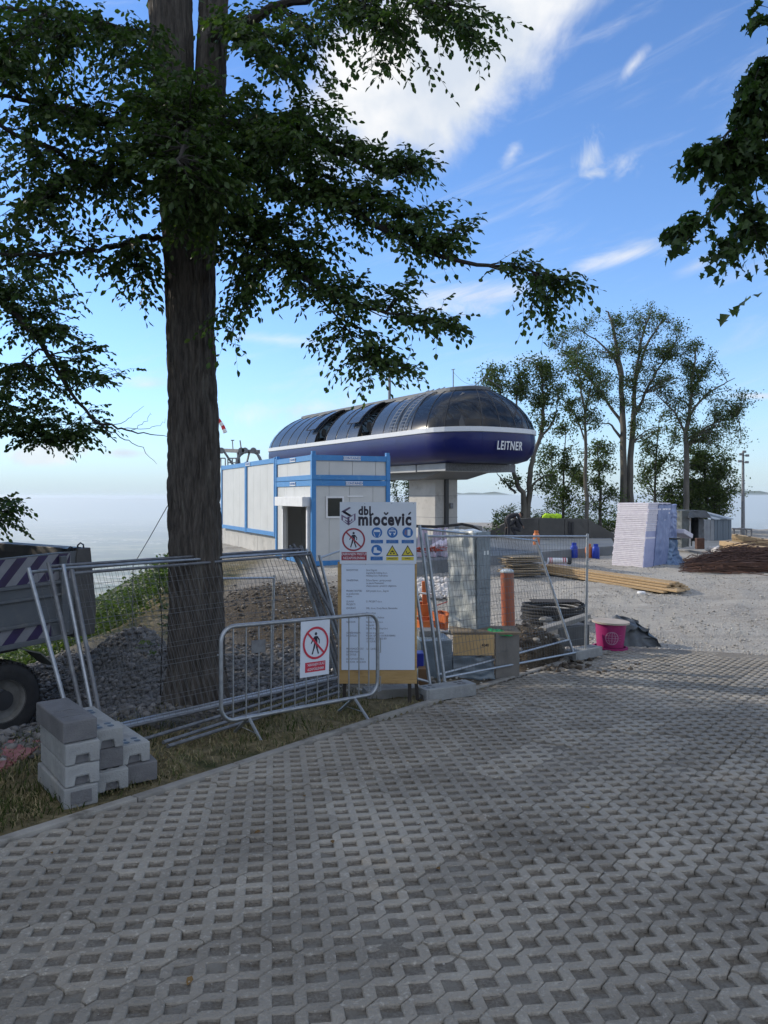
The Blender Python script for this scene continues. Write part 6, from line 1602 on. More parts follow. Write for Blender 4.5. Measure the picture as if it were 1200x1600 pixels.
# ================================================================ wrinkled sheets
def wrinkle_box(name, m, parent, c, size, rz=0.0, amp=.02, res=.04, freq=7.0, taper=0.0, seed=0.0, sag=0.0, lean=(0, 0), flare=0.0):
    bm = bmesh.new(); bmesh.ops.create_cube(bm, size=1)
    n = max(2, int(max(size)/res)); bmesh.ops.subdivide_edges(bm, edges=bm.edges, cuts=min(n, 34), use_grid_fill=True)
    Mr = Matrix.Rotation(rz, 4, 'Z')
    for v in bm.verts:
        p = v.co.copy(); nn = Vector((p.x if abs(p.x) > .499 else 0, p.y if abs(p.y) > .499 else 0, p.z if abs(p.z) > .499 else 0))
        nn = nn.normalized() if nn.length else Vector((0, 0, 0))
        q = Vector((p.x*size[0], p.y*size[1], p.z*size[2]))
        h = p.z+.5
        k = 1-taper*h+flare*(max(0, .35-h)**1.5)*4; q.x *= k; q.y *= k
        f = mnoise.noise(Vector((q.x*freq+seed, q.y*freq, q.z*freq*.45))); f2 = abs(mnoise.noise(Vector((q.x*freq*.6, q.y*freq*.6+seed, q.z*freq*.9+4))))
        q += nn*amp*(f*1.1-f2*1.6)
        q.x += lean[0]*h; q.y += lean[1]*h
        q.z -= sag*max(0, p.z)*mnoise.noise(Vector((q.x*2+seed, q.y*2, 0)))
        v.co = Mr @ q+Vector(c)
    me = bpy.data.meshes.new(name); bm.to_mesh(me); bm.free(); me.materials.append(m)
    me.polygons.foreach_set('use_smooth', [True]*len(me.polygons))
    o = bpy.data.objects.new(name, me); COL.objects.link(o); o.parent = parent; return o
M_FOILW = mat('wrap_film', (.76, .79, .78), .25, (.56, .61, .61), 5, bump=.5, bscale=16, spec=.7)
M_FOILG = mat('wrap_film_grey', (.20, .25, .29), .25, (.14, .18, .21), 4, bump=.4, bscale=14, spec=.7)
M_BOARDS = mat('insulation_board', (.70, .68, .73), .6, (.60, .57, .64), 10, objrand=.06)
M_BOARDB = mat('insulation_wrap_blue', (.15, .20, .36), .4, (.22, .27, .45), 3, spec=.6)
M_TARP = mat('tarpaulin', (.045, .052, .058), .5, (.08, .09, .10), 4, bump=.3)
def bx_thing(name, label, cat, px0, px1, py0, py1, Y, dep, m, rz=0.0, group=None, bevel=.01, ztop=None):
    a = U(px0, py0, Y); b_ = U(px1, py1, Y); mb = MB(); M_ = Matrix.Translation(((a.x+b_.x)/2, Y+dep/2, (a.z+b_.z)/2)) @ Matrix.Rotation(rz, 4, 'Z')
    mb.box((0, 0, 0), (b_.x-a.x, dep, a.z-b_.z), M_); o = mb.build(name, m, None, bevel=bevel); return tag(o, label, cat, group)
# ---------------- wrapped cabinet on its crate
Yc = 10.7
wc = thing('wrapped_cabinet', 'tall cabinet wrapped in crinkled clear film standing on the plywood crate', 'wrapped box', (0, 0, 0))
ca_ = U(738, 0, Yc).x
a = U(700, 829, Yc); b_ = U(775, 990, Yc)
rzc = R(-38)
cw_ = .46; cdp = .40; hgt = (990-829)/F*Yc
cz = b_.z+hgt/2
wrinkle_box('film_wrap', M_FOILW, wc, (ca_-.01, Yc+.2, cz), (cw_, cdp, hgt), rzc, .022, .03, 8, .05, 2.0, lean=(-.05, .0))
p0 = Vector((ca_+.11, Yc+.13, 0))
mb = MB(); Mg = Matrix.Translation((ca_-.03, Yc+.2, cz)) @ Matrix.Rotation(rzc, 4, 'Z'); mb.box((cw_/2+.016, .0, 0), (.012, .36, hgt*.97), Mg); mb.build('grey_door', M_FOILG, wc)
for k in range(2): mb = MB(); mb.box((cw_/2+.024, .02+k*.08, .42*hgt-.2), (.004, .05, .06), Mg); mb.build('label_sheet', M_FOILW, wc)
mb = MB(); mb.box((0, 0, -hgt/2-.02), (.62, .5, .03), Mg); mb.build('base_plate', M_OLDSTEEL, wc)
cr = thing('plywood_crate', 'plywood crate with wrapped goods below the film covered cabinet', 'crate', (0, 0, 0))
a = U(708, 992, Yc-.35); b_ = U(772, 1024, Yc-.35); Yk = Yc-.35
mb = MB(); mb.box(((a.x+b_.x)/2, Yk, (a.z+b_.z)/2), (b_.x-a.x, .02, a.z-b_.z)); mb.build('front_board', mat('crate_ply', (.66, .45, .21), .6, (.56, .36, .15), 3, stain=(.42, .27, .12), stain_scale=5), cr, bevel=.004)
gz_ = G(a.x, Yk, False)
wrinkle_box('wrapped_goods', M_FOILG, cr, ((a.x+b_.x)/2, Yk+.2, (b_.z+gz_)/2-.01), (b_.x-a.x+.03, .40, b_.z-gz_), 0, .03, .03, 8, 0, 5)
a2 = U(774, 990, Yk); b2_ = U(803, 1056, Yk+.3)
mb = MB(); mb.bar((a2.x, Yk, (a2.z+gz_)/2), (b2_.x+.05, Yk+.18, (a2.z+gz_)/2), .02, a2.z-gz_); mb.build('side_board', mat('grey_board', (.20, .185, .165), .85, (.15, .14, .125), 4), cr, bevel=.004)
mb = MB(); mb.box(((a.x+b2_.x)/2+.02, Yk+.28, a.z+.015), (b2_.x-a.x+.06, .54, .03)); mb.build('lid', M_OLDWOOD, cr)
text('4040', .05, frame((b_.x-.12, Yk-.012, (a.z+b_.z)/2+.0), (1, 0, 0), (0, 0, 1)), M_INK, cr, 'stencil', bold=.001)
gb = MB(); c = U(778, 990, Yk+.02)
for k in range(26):
    pass
wrinkle_box('green_sheet', mat('green_plastic', (.02, .42, .12), .35), None, (c.x, Yk+.15, c.z+.0), (.40, .30, .06), 0, .03, .03, 9, .55, 7)
tag(bpy.data.objects['green_sheet'], 'bright green plastic sheet crumpled on the crate corner', 'plastic sheet')
# brown drain pipe, standing
pp = thing('drain_pipe', 'brown plastic drain pipe standing upright with a capped silver top', 'pipe', (0, 0, 0)); Yp = 11.6
c = U(792, 0, Yp).x; zt = U(0, 893, Yp).z; zb = G(c, Yp, False)-.1
mb = MB(); mb.lathe([(.095, zb), (.100, zb+.3), (.100, zt), (.088, zt)], 28, Matrix.Translation((c+.02, Yp, 0)) @ Matrix.Rotation(R(-1.5), 4, 'Y')); mb.build('tube', M_PVC, pp, smooth=True)
mb = MB(); mb.lathe([(.105, zt-.01), (.108, zt+.01), (.07, zt+.035), (0, zt+.045)], 24, Matrix.Translation((c+.02, Yp, 0)) @ Matrix.Rotation(R(-1.5), 4, 'Y')); mb.build('cap', M_FOILW, pp, smooth=True)
# corrugated conduit coil
cc_ = thing('corrugated_coil', 'black corrugated hose coil lying behind the slanting fence post', 'hose coil', (0, 0, 0)); Yk2 = 16.1
c = U(864, 0, Yk2).x; zg = G(c, Yk2, False)+.01
for k in range(8):
    mb = MB(); r0 = .63+random.uniform(-.015, .015); P = [(c+random.uniform(-.02, .02)+r0*math.cos(t_), Yk2+r0*.95*math.sin(t_), zg+.025+k*.055+.02*math.sin(t_*2+k)) for t_ in np.linspace(0, 2*math.pi, 40)]
    mb.tube(P, .027, 7, cap=False); mb.build('hose_turn', M_RUBBER, cc_, smooth=True)
mb = MB(); mb.box((c+.05, Yk2, zg+.49), (1.0, .5, .02), Matrix.Translation((0, 0, 0))); mb.build('top_board', M_DARKWOOD, cc_)
a = U(848, 984, 12.4); b_ = U(918, 962, 13.0); mb = MB(); mb.bar(a, b_, .16, .07); tag(mb.build('concrete_strip', M_CONC, None, bevel=.01), 'pale concrete strip lying before the corrugated coil', 'concrete strip')
for k, (px, py, Y_, s) in enumerate(((853, 968, 12.2, .10), (812, 1015, 11.3, .06), (875, 1000, 12.3, .09), (868, 1020, 12.0, .07), (838, 1036, 11.6, .06))):
    c = U(px, py, Y_); mb = MB(); mb.lathe([(0, .5), (.7, .35), (1, 0), (.8, -.4), (0, -.5)], 7, Matrix.Translation((c.x, Y_, max(c.z, G(c.x, Y_)+s*.3))) @ Matrix.Rotation(k*1.3, 4, 'Z') @ Matrix.Diagonal((s*1.2, s*.8, s, 1)))
    tag(mb.build('rubble_lump', M_CONC, None), ['pale rubble lump at the end of the concrete strip', 'small pale lump on the dark soil heap', 'pale lump between soil heap and fence foot', 'pale lump just left of the drum side fence foot', 'flat pale lump at the paving edge'][k], 'rubble')
bx_thing('dark_trough', 'dark grey trough under the pale concrete strip beside the fence post', 'trough', 862, 918, 978, 1010, 12.75, .5, mat('dark_plastic', (.06, .065, .07), .6, (.09, .095, .10), 4), .3)
# magenta drum
dr = thing('cable_drum', 'magenta cable drum with pale wooden flange standing at the paving edge', 'cable drum', (0, 0, 0)); Yd = 13.3
c = U(953, 0, Yd).x; zg = U(0, 1012, Yd).z; Md = Matrix.Translation((c, Yd, zg)) @ Matrix.Rotation(R(2), 4, 'Y')
mb = MB(); mb.lathe([(0, .0), (.30, .0), (.30, .025), (.26, .03)], 36, Md); mb.build('lower_flange', M_MAGENTA, dr, smooth=True)
mb = MB(); mb.lathe([(.225, .03), (.262, .43)], 36, Md); mb.build('drum', M_MAGENTA, dr, smooth=True)
mb = MB(); mb.lathe([(.26, .43), (.315, .435), (.315, .465), (.0, .468)], 36, Md); mb.build('upper_flange', mat('flange_wood', (.46, .40, .34), .8, (.36, .31, .26), 6), dr, smooth=False)
M_DP = mat('drum_print', (.42, .22, .32), .6)
fl = Flat(Matrix.Identity(4)); 
def onr(u_, v_):   # print on the drum face
    a = R(-100)+u_/.245; r_ = .2255+.037*(v_-.03)/.4+.003; return Md @ Vector((r_*math.cos(a), r_*math.sin(a), v_))
def addp(pts): 
    if M_DP not in fl.mats: fl.mats.append(M_DP)
    i = len(fl.v); fl.v += [tuple(onr(*p)) for p in pts]; fl.f.append(tuple(range(i, i+len(pts)))); fl.m.append(0)
def arc(cx, cy_, rx, ry, w, a0=0, a1=360, n=20):
    for k in range(n):
        t0, t1 = R(a0+(a1-a0)*k/n), R(a0+(a1-a0)*(k+1)/n)
        addp([(cx+rx*math.cos(t0), cy_+ry*math.sin(t0)), (cx+(rx+w)*math.cos(t0), cy_+(ry+w)*math.sin(t0)), (cx+(rx+w)*math.cos(t1), cy_+(ry+w)*math.sin(t1)), (cx+rx*math.cos(t1), cy_+ry*math.sin(t1))])
arc(0, .20, .10, .10, .014); arc(0, .20, .05, .10, .010); 
for k in range(8): u0 = -.10+k*.025; addp([(u0, .195), (u0+.025, .195), (u0+.025, .205), (u0, .205)]); addp([(u0*.9, .155), (u0*.9+.022, .155), (u0*.9+.022, .162), (u0*.9, .162)]); addp([(u0*.9, .24), (u0*.9+.022, .24), (u0*.9+.022, .247), (u0*.9, .247)])
addp([(-.006, .10), (.006, .10), (.006, .30), (-.006, .30)])
for k in range(3): addp([(.13, .16+k*.045), (.17, .16+k*.045), (.17, .165+k*.045), (.13, .165+k*.045)])
fl.build('print', dr)
tp = wrinkle_box('tarpaulin', M_TARP, None, (U(985, 0, 13.9).x, 13.9, U(0, 985, 13.9).z-.12), (1.02, .80, .66), .35, .11, .03, 4.4, .46, 3, sag=.45)
tag(tp, 'crumpled dark grey tarpaulin heaped behind the magenta drum', 'tarpaulin')
# ---------------- things seen between board and cabinet
def tub(label, px0, px1, py0, py1, Y, dep, m, rz):
    a = U(px0, py0, Y); b_ = U(px1, py1, Y); w, h = b_.x-a.x, a.z-b_.z
    o = thing('plastic_tub', label, 'tub', ((a.x+b_.x)/2, Y+dep/2, b_.z), rz, group='orange plastic tubs')
    mb = MB(); t_ = .02; k = .86
    for s in (1, -1):
        mb.poly([(s*w/2*k, -dep/2*k, 0), (s*w/2*k, dep/2*k, 0), (s*w/2, dep/2, h), (s*w/2, -dep/2, h)]); mb.poly([(-w/2*k, s*dep/2*k, 0), (w/2*k, s*dep/2*k, 0), (w/2, s*dep/2, h), (-w/2, s*dep/2, h)])
    mb.poly([(-w/2*k, -dep/2*k, .01), (w/2*k, -dep/2*k, .01), (w/2*k, dep/2*k, .01), (-w/2*k, dep/2*k, .01)]); b2 = mb.build('shell', m, o, recalc=True); sd = b2.modifiers.new('wall', 'SOLIDIFY'); sd.thickness = .012
    mb = MB()
    for s in (1, -1): mb.bar((-w/2, s*dep/2, h), (w/2, s*dep/2, h), .035, .02); mb.bar((s*w/2, -dep/2+.02, h), (s*w/2, dep/2-.02, h), .034, .019)
    mb.build('rim', m, o)
tub('orange plastic tub left of the wrapped cabinet', 684, 707, 962, 985, 14.9, .6, M_ORANGE, .5); tub('orange plastic tub just right of the information board', 650, 680, 971, 984, 14.7, .5, M_ORANGE, .3)
tub('orange tub tipped on its side against the orange post', 650, 669, 945, 962, 15.6, .4, M_ORANGE, .2)
mb = MB(); c = U(664, 0, 15.9); mb.bar((c.x, 15.9, U(0, 908, 15.9).z), (c.x+.03, 15.9, G(c.x, 15.9, False)-.05), .13, .13); tag(mb.build('orange_stake', M_ORANGE, None, bevel=.012), 'square orange plastic post standing behind the tubs', 'post')
mb = MB(); mb.tube([U(650, 926, 15.7), U(678, 929, 15.6)], .02, 8); tag(mb.build('white_tube', M_WHITE, None), 'short white tube lying level beside the orange post', 'tube')
mb = MB(); mb.tube([U(682, 946, 16.6), U(703, 939, 17.0)], .012, 6); tag(mb.build('red_rod', mat('red_rod', (.35, .06, .04), .7), None), 'thin red rod on the gravel left of the cabinet', 'rod')
bx_thing('concrete_block', 'grey concrete block below the orange tub', 'concrete block', 653, 684, 986, 1002, 10.6, .3, M_CONC, .1)
bx_thing('wrapped_pallet_load', 'dull blue film wrapped load behind the slanting fence posts', 'pallet load', 652, 702, 1001, 1062, 10.3, .7, M_FOILG, .12)
bx_thing('blue_box', 'small deep blue box beside the board edge', 'box', 650, 662, 1021, 1044, 9.9, .2, mat('deep_blue', (.02, .035, .35), .4))
bx_thing('brown_box', 'brown cardboard box under the blue one', 'box', 654, 672, 1045, 1073, 9.75, .2, mat('cardboard', (.22, .13, .07), .8))
# white lumps of spilled filler
X = RNG.uniform(U(648, 0, 21).x, U(703, 0, 21).x, 260); Y = RNG.uniform(20.2, 22.0, 260)
M_LUMP = mat('pale_lump', (.62, .60, .58), .8, (.45, .43, .42), 5)
stones('white_rubble', X, Y, RNG.uniform(.04, .12, 260), M_LUMP, .6)
# upright rolls on the deck
M_ROLL = mat('roll_white', (.62, .58, .64), .5, (.50, .42, .55), 4, stain=(.62, .40, .42), stain_scale=4)
for k, (px, dpx, lab) in enumerate(((656, 9, 'leftmost upright wrapped roll beside the board'), (665.5, 9, 'second upright wrapped roll from the board'), (677, 10, 'third upright wrapped roll from the board'), (687.5, 8, 'fourth upright wrapped roll, left of the cabinet'), (695, 8, 'rightmost upright wrapped roll touching the cabinet outline'))):
    Yr_ = 24.6+.25*(k % 2); c = U(px, 0, Yr_).x; r_ = dpx/2/F*Yr_; z0, z1 = -.11, U(0, 823+(k % 3), Yr_).z
    o = thing('wrapped_roll', lab, 'roll', (c, Yr_, z0), group='rolls on the concrete deck')
    Mx = Matrix.Rotation(R([2, -3, 7, -2, 3][k]), 4, 'Y')
    mb = MB(); h = z1-z0; mb.lathe([(0, 0), (r_, .02), (r_*1.03, h*.3), (r_*.98, h*.6), (r_, h*.9), (r_*.75, h), (0, h*.985)], 16, Mx); mb.build('sleeve', M_ROLL, o, smooth=True)
    mb = MB(); mb.lathe([(r_*.3, h), (r_*.36, h*1.004), (0, h*1.004)], 12, Mx); mb.build('core', M_DARK, o)
for k, (px, py, lab) in enumerate(((683, 851, 'wrapped roll lying in front of the upright ones'), (694, 849, 'wrapped roll lying half behind the cabinet'))):
    c = U(px, py, 23.6); mb = MB(); mb.tube([c+Vector((-.16, -.1, -.1)), c+Vector((.14, .1, .06))], .10, 14); o = mb.build('lying_roll', M_ROLL, None, smooth=True); tag(o, lab, 'roll', 'rolls on the concrete deck')
mb = MB()
for q in range(60):
    c = U(RNG.uniform(650, 700), RNG.uniform(855, 862), 23.4); mb.bar(c, c+Vector((RNG.uniform(-.25, .25), RNG.uniform(-.1, .1), RNG.uniform(-.06, .06))), .03, .02)
o = mb.build('red_netting', mat('red_net', (.32, .06, .04), .8), None, kind='stuff')
mb = MB(); mb.tube([U(648, 822, 24.2), U(680, 823, 24.2), U(705, 821, 24.4), U(722, 819, 24.6), U(738, 822, 24.8), U(749, 829, 24.9)], .045, 8); tag(mb.build('dark_hose', M_RUBBER, None, smooth=True), 'dark hose running over the rolls and behind the cabinet', 'hose')
bx_thing('grey_low_box', 'low grey block on the deck just above the cabinet top', 'box', 715, 752, 822, 834, 27, .8, M_CONC, .1)
# ---------------- boards, planks, rolls, bottles in the middle ground
def plank(label, a, b_, w, h, m, group, name='plank', cat='plank'):
    mb = MB(); mb.bar(a, b_, w, h); o = mb.build(name, m, None, bevel=.004, seg=1); return tag(o, label, cat, group)
for k in range(11):
    Yb = 22.8+random.uniform(-.12, .12); z = G(4.2, 22.8, False)+.02+k*.052; x0 = U(780, 0, 22.8).x+random.uniform(-.05, .15)+.012*k; x1 = U(846, 0, 22.8).x+random.uniform(-.2, .10)-.01*k
    lab = 'topmost rough board of the pile behind the fence' if k == 10 else 'lowest rough board of the pile behind the fence' if k == 0 else 'rough pale board, %s from the top of the pile behind the fence' % ['eleventh', 'tenth', 'ninth', 'eighth', 'seventh', 'sixth', 'fifth', 'fourth', 'third', 'second', 'first'][k]
    plank(lab, (x0, Yb-.35*random.random(), z), (x1, Yb+.35*random.random(), z+random.uniform(-.02, .02)), .62, .028, M_OLDWOOD, 'rough boards piled behind the fence', 'rough_board', 'board')
n_ = 0
for lay, cnt in enumerate((5, 4, 3, 2)):
    for q in range(cnt):
        d = Vector((.58+random.uniform(-.03, .03), -.81, 0)).normalized()
        B_ = Vector((8.15, 20.2, 0))-Vector((.8, .6, 0))*(q*.27+lay*.16)+Vector((.6, -.8, 0))*random.uniform(-.25, .25); B_.z = G(B_.x, B_.y, False)+.05+lay*.056
        A_ = B_-d*(4.3+random.uniform(-.2, .25)); A_.z = G(A_.x, A_.y, False)+.05+lay*.056
        lab = '%s plank from the front in the %s layer of the spread pale planks' % (['first', 'second', 'third', 'fourth', 'fifth'][q], ['ground', 'second', 'third', 'top'][lay])
        plank(lab, A_, B_, .20, .05, M_TIMBER, 'long pale planks in front of the insulation stack')
plank('single short plank end sticking out at the left of the long planks', U(838, 893, 24.0), U(880, 897, 23.2), .16, .04, mat('pink_plank', (.42, .25, .19), .8), 'long pale planks in front of the insulation stack')
for k, (py, lab) in enumerate(((876, 'white roll with two red bands, upper of the lying pair'), (885, 'white roll lying under the banded one'))):
    Y_ = 23.8; a = U(856-k*3, py, Y_); b_ = U(886-k, py+.5, Y_); o = thing('banded_roll', lab, 'roll', (0, 0, 0)); r_ = .094
    mb = MB(); mb.tube([a, b_], r_, 14); mb.build('sleeve', M_ROLL if k else M_WHITE, o, smooth=True)
    if k == 0:
        for px in (858, 861, 879, 882): mb = MB(); mb.tube([U(px, py, Y_), U(px+1.3, py, Y_)], r_+.004, 14); mb.build('red_band', M_RED, o, smooth=True)
        mb = MB(); mb.tube([U(886.3, py, Y_), U(892, py+1, Y_)], r_*1.15, 12); mb.build('black_end', M_BLACK, o, smooth=True)
M_GBLUE = mat('bottle_blue', (.015, .05, .38), .35); M_GOR = mat('bottle_orange', (.55, .17, .05), .45)
for lab, px, pt, pb, Y_, m in (('blue gas bottle, left one of the two by the fence post', 897, 848, 872, 28.2, M_GBLUE), ('blue gas bottle right of the fence post', 931, 850, 873, 28.1, M_GBLUE), ('orange gas bottle partly behind the fence post', 920, 850, 873, 28.3, M_GOR), ('orange gas bottle on the deck near the workers', 838, 829, 853, 31.0, M_GOR)):
    c = U(px, 0, Y_); z1 = U(0, pt, Y_).z; z0 = U(0, pb, Y_).z; h = z1-z0; r_ = .135; o = thing('gas_bottle', lab, 'gas bottle', (c.x, Y_, z0), group='gas bottles')
    mb = MB(); mb.lathe([(0, 0), (r_*.9, 0), (r_, .04), (r_, h*.68), (r_*.85, h*.80), (r_*.4, h*.87), (0, h*.88)], 18); mb.build('shell', m, o, smooth=True)
    mb = MB(); mb.lathe([(r_*.62, h*.84), (r_*.66, h*1.0), (r_*.58, h*1.0), (r_*.55, h*.84)], 16); mb.build('collar', m, o)
    mb = MB(); mb.tube([(0, 0, h*.87), (0, 0, h*.97)], .03, 8); mb.build('valve', M_OLDSTEEL, o)
c = U(1002, 925, 19.7); mb = MB(); mb.lathe([(0, .06), (.09, .05), (.11, .02), (.10, -.02), (0, -.02)], 14, Matrix.Translation((c.x, 19.7, G(c.x, 19.7)+.03))); tag(mb.build('white_plate', M_WHITE, None, smooth=True), 'small white lid lying alone on the gravel', 'lid')
# ---------------- insulation stack
Xs, Ys_ = 8.28, 24.6; u2 = Vector((.8, .6, 0)); v2 = Vector((-.6, .8, 0)); rzs = math.atan2(.6, .8)
ist = thing('insulation_stack', 'tall leaning stack of white insulation boards, loose layers showing on its left side', 'board stack', (Xs, Ys_, -.45), rzs)
n = 34; hh = 2.08/n
for k in range(n):
    mb = MB(); off = .30*k/n; d = random.uniform(-.012, .012)
    mb.box((.62+off*.9+d, .60-off*.2+random.uniform(-.015, .015), hh*(k+.5)+.0), (1.22, 1.18+random.uniform(-.02, .02), hh*.86)); mb.build('insulation_board', M_BOARDS, ist)
wrinkle_box('blue_wrap', M_BOARDB, ist, (.90, -.035, 1.03), (.74, .05, 2.04), 0, .012, .035, 8, 0, 2, lean=(.28, 0))
mb = MB(); mb.prism([(.0, 0), (.62, 0), (.90, 2.05), (.28, 2.05)], -.024, -.008); mb.build('painted_shade', mat('shade_blue', (.30, .33, .52), .45, (.38, .40, .58), 3), ist)  # bluish sheet paints the shade on the stack's right side
wst = thing('wrapped_stack', 'second insulation stack wrapped in blue film tied round the middle', 'board stack', (Xs, Ys_, -.45), rzs)
wrinkle_box('upper_wrap', M_BOARDB, wst, (1.72, .5, 1.45), (.62, .9, 1.14), 0, .035, .03, 7, 0, 4)
wrinkle_box('lower_wrap', mat('wrap_blue_dark', (.09, .15, .27), .35, (.16, .24, .36), 3), wst, (1.66, .46, .44), (.78, 1.0, .88), 0, .07, .03, 6, .12, 9, flare=.45)
mb = MB(); mb.tube([(1.36, -.02, .90), (2.10, -.02, .86), (2.12, .96, .86)], .03, 6); mb.build('tie_rope', M_BLACK, wst)
mb = MB(); mb.box((2.25, .1, .98), (.55, .5, .16), Matrix.Rotation(R(20), 4, 'Y') @ Matrix.Translation((-.35, 0, .8))); mb.build('sliding_pack', M_BOARDS, wst, bevel=.02)
# ---------------- tarp shelter, shed, lamp, railing, timber, steel
Yq = 31
ts = thing('tarp_shelter', 'dark tarpaulin draped over a frame, beside the metal shed', 'shelter', (0, 0, 0))
a = U(1066, 797, Yq); b_ = U(1100, 856, Yq); w = b_.x-a.x; h = a.z-b_.z
wrinkle_box('roof_sheet', M_TARP, ts, ((a.x+b_.x)/2+.15, Yq+.6, a.z-.16), (w*1.1, 1.5, .30), .1, .05, .05, 3, .2, 1, lean=(-.05, 0))
wrinkle_box('side_sheet', mat('tarpaulin_green', (.07, .085, .085), .6, (.11, .12, .12), 3), ts, (a.x+.10, Yq+.5, (a.z+b_.z)/2), (.32, 1.2, h*.98), 0, .05, .05, 4, 0, 6)
wrinkle_box('right_drape', M_TARP, ts, (b_.x-.12, Yq+.4, (a.z+b_.z)/2+.1), (.26, 1.0, h*.82), 0, .05, .05, 4, .3, 8)
mb = MB(); mb.bar((a.x+.42, Yq+.3, a.z-.1), (a.x+.42, Yq+.3, b_.z), .07, .07); mb.build('post', M_WHITE, ts)
mb = MB(); mb.box(((a.x+b_.x)/2, Yq+1.2, (a.z+b_.z)/2), (w, .03, h)); mb.build('back_sheet', M_DARK, ts)
bx_thing('rusty_plate', 'rust brown steel plate leaning at the foot of the tarp shelter', 'plate', 1089, 1101, 841, 858, 29, .2, M_RUST)
Yh = 40
sh = thing('metal_shed', 'small grey metal shed with pale roof sheets near the far edge', 'shed', (0, 0, 0))
P0_ = U(1116, 0, Yh); zt = U(0, 812, Yh).z; zb = -.55; ur = Vector((.93, .36, 0)); vl = Vector((-.55, .83, 0))
c0 = Vector((P0_.x, Yh, 0)); wR, wL = 1.15, 1.5
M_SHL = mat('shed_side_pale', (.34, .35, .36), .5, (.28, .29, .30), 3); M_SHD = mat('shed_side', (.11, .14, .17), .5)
for k in range(7):
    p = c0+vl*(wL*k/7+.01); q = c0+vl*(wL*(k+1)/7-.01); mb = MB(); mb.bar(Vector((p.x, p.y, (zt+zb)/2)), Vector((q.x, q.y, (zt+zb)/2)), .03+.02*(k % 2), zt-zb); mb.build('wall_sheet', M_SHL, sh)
for k in range(6):
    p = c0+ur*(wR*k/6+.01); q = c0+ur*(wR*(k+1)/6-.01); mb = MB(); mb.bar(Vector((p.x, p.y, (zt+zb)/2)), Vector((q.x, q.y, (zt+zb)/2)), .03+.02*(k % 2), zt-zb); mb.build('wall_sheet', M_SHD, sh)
for k in range(3):
    s0 = k/3; s1 = (k+1)/3-.03; A = c0+vl*wL+ur*.0
    mb = MB(); e = .1; rise = .42
    q = [c0-vl*e-ur*e+ur*wR*1.15*s0, c0-vl*e-ur*e+ur*wR*1.15*s1, c0+vl*(wL+e)-ur*e+ur*wR*1.15*s1, c0+vl*(wL+e)-ur*e+ur*wR*1.15*s0]
    zz = [zt+.05, zt+.05, zt+rise, zt+rise]; up_ = [Vector((p.x, p.y, z)) for p, z in zip(q, zz)]; dn = [p-Vector((0, 0, .05)) for p in up_]
    mb.poly(up_); mb.poly(dn[::-1])
    for i in range(4): j = (i+1) % 4; mb.poly([dn[i], dn[j], up_[j], up_[i]])
    mb.build('roof_sheet', mat('shed_roof', (.33, .38, .42), .45) if k != 1 else mat('shed_roof_dark', (.12, .15, .17), .45), sh)
p = c0+vl*.75-Vector((.05, .05, 0)); mb = MB(); mb.bar((p.x, p.y-.03, zt-.65), (p.x-.12, p.y+.15, zt-.65), .02, .2); mb.build('notice', M_WHITE, sh)
lp = thing('lamp_post', 'slender floodlight mast with a cluster of lamps near the right edge', 'lamp post', (0, 0, 0)); Yl = 44
c = U(1161, 0, Yl); zt = U(0, 706, Yl).z; mb = MB(); mb.tube([(c.x, Yl, -.7), (c.x, Yl, 2), (c.x, Yl, zt)], [.11, .09, .06], 10); mb.build('pole', M_OLDSTEEL, lp, smooth=True)
for dx_, dz_ in ((-.16, -.15), (.14, -.22), (-.22, -.55), (.12, -.60), (0, .0)):
    mb = MB(); mb.bar((c.x, Yl, zt+dz_), (c.x+dx_, Yl-.1, zt+dz_), .04); mb.box((c.x+dx_*1.2, Yl-.16, zt+dz_), (.17, .12, .13)); mb.build('floodlight', M_OLDSTEEL, lp)
rl = thing('edge_railing', 'short grey railing at the drop behind the timber', 'railing', (0, 0, 0)); Yr2 = 42
mb = MB(); mb.tube([U(1144, 826, Yr2), U(1174, 827, Yr2)], .05, 6); mb.build('rail', M_OLDSTEEL, rl)
for px in (1147, 1158, 1166, 1174): mb = MB(); a = U(px, 826, Yr2); mb.tube([a, (a.x, Yr2, -.6)], .05, 6); mb.build('post', M_OLDSTEEL, rl)
for k, (p0, p1, h, lab) in enumerate((((1131, 852, 29), (1202, 864, 27), .36, 'front row of squared yellowish timber at the right edge'), ((1146, 841, 32), (1206, 851, 31), .36, 'back row of squared yellowish timber at the right edge'))):
    A = U(*p0); B = U(*p1); o = thing('timber_row', lab, 'timber', (0, 0, 0), group='squared timber at the right edge')
    nseg = 3
    for q in range(nseg):
        for lv in range(2):
            a = A.lerp(B, q/nseg)+Vector((0, 0, (lv-.5)*h/2)); b2 = A.lerp(B, (q+1)/nseg-.012)+Vector((0, 0, (lv-.5)*h/2)); mb = MB(); mb.bar(a, b2, .45, h/2-.01); mb.build('beam', M_TIMBER, o, bevel=.008, seg=1)
    for q in range(3): a = A.lerp(B, q/3+.02); mb = MB(); mb.bar(a+Vector((0, -.24, h/2)), a+Vector((0, -.24, -1.4)), .07, .07); mb.build('stake', M_DARKWOOD, o)
wb = RNG
mb = MB()
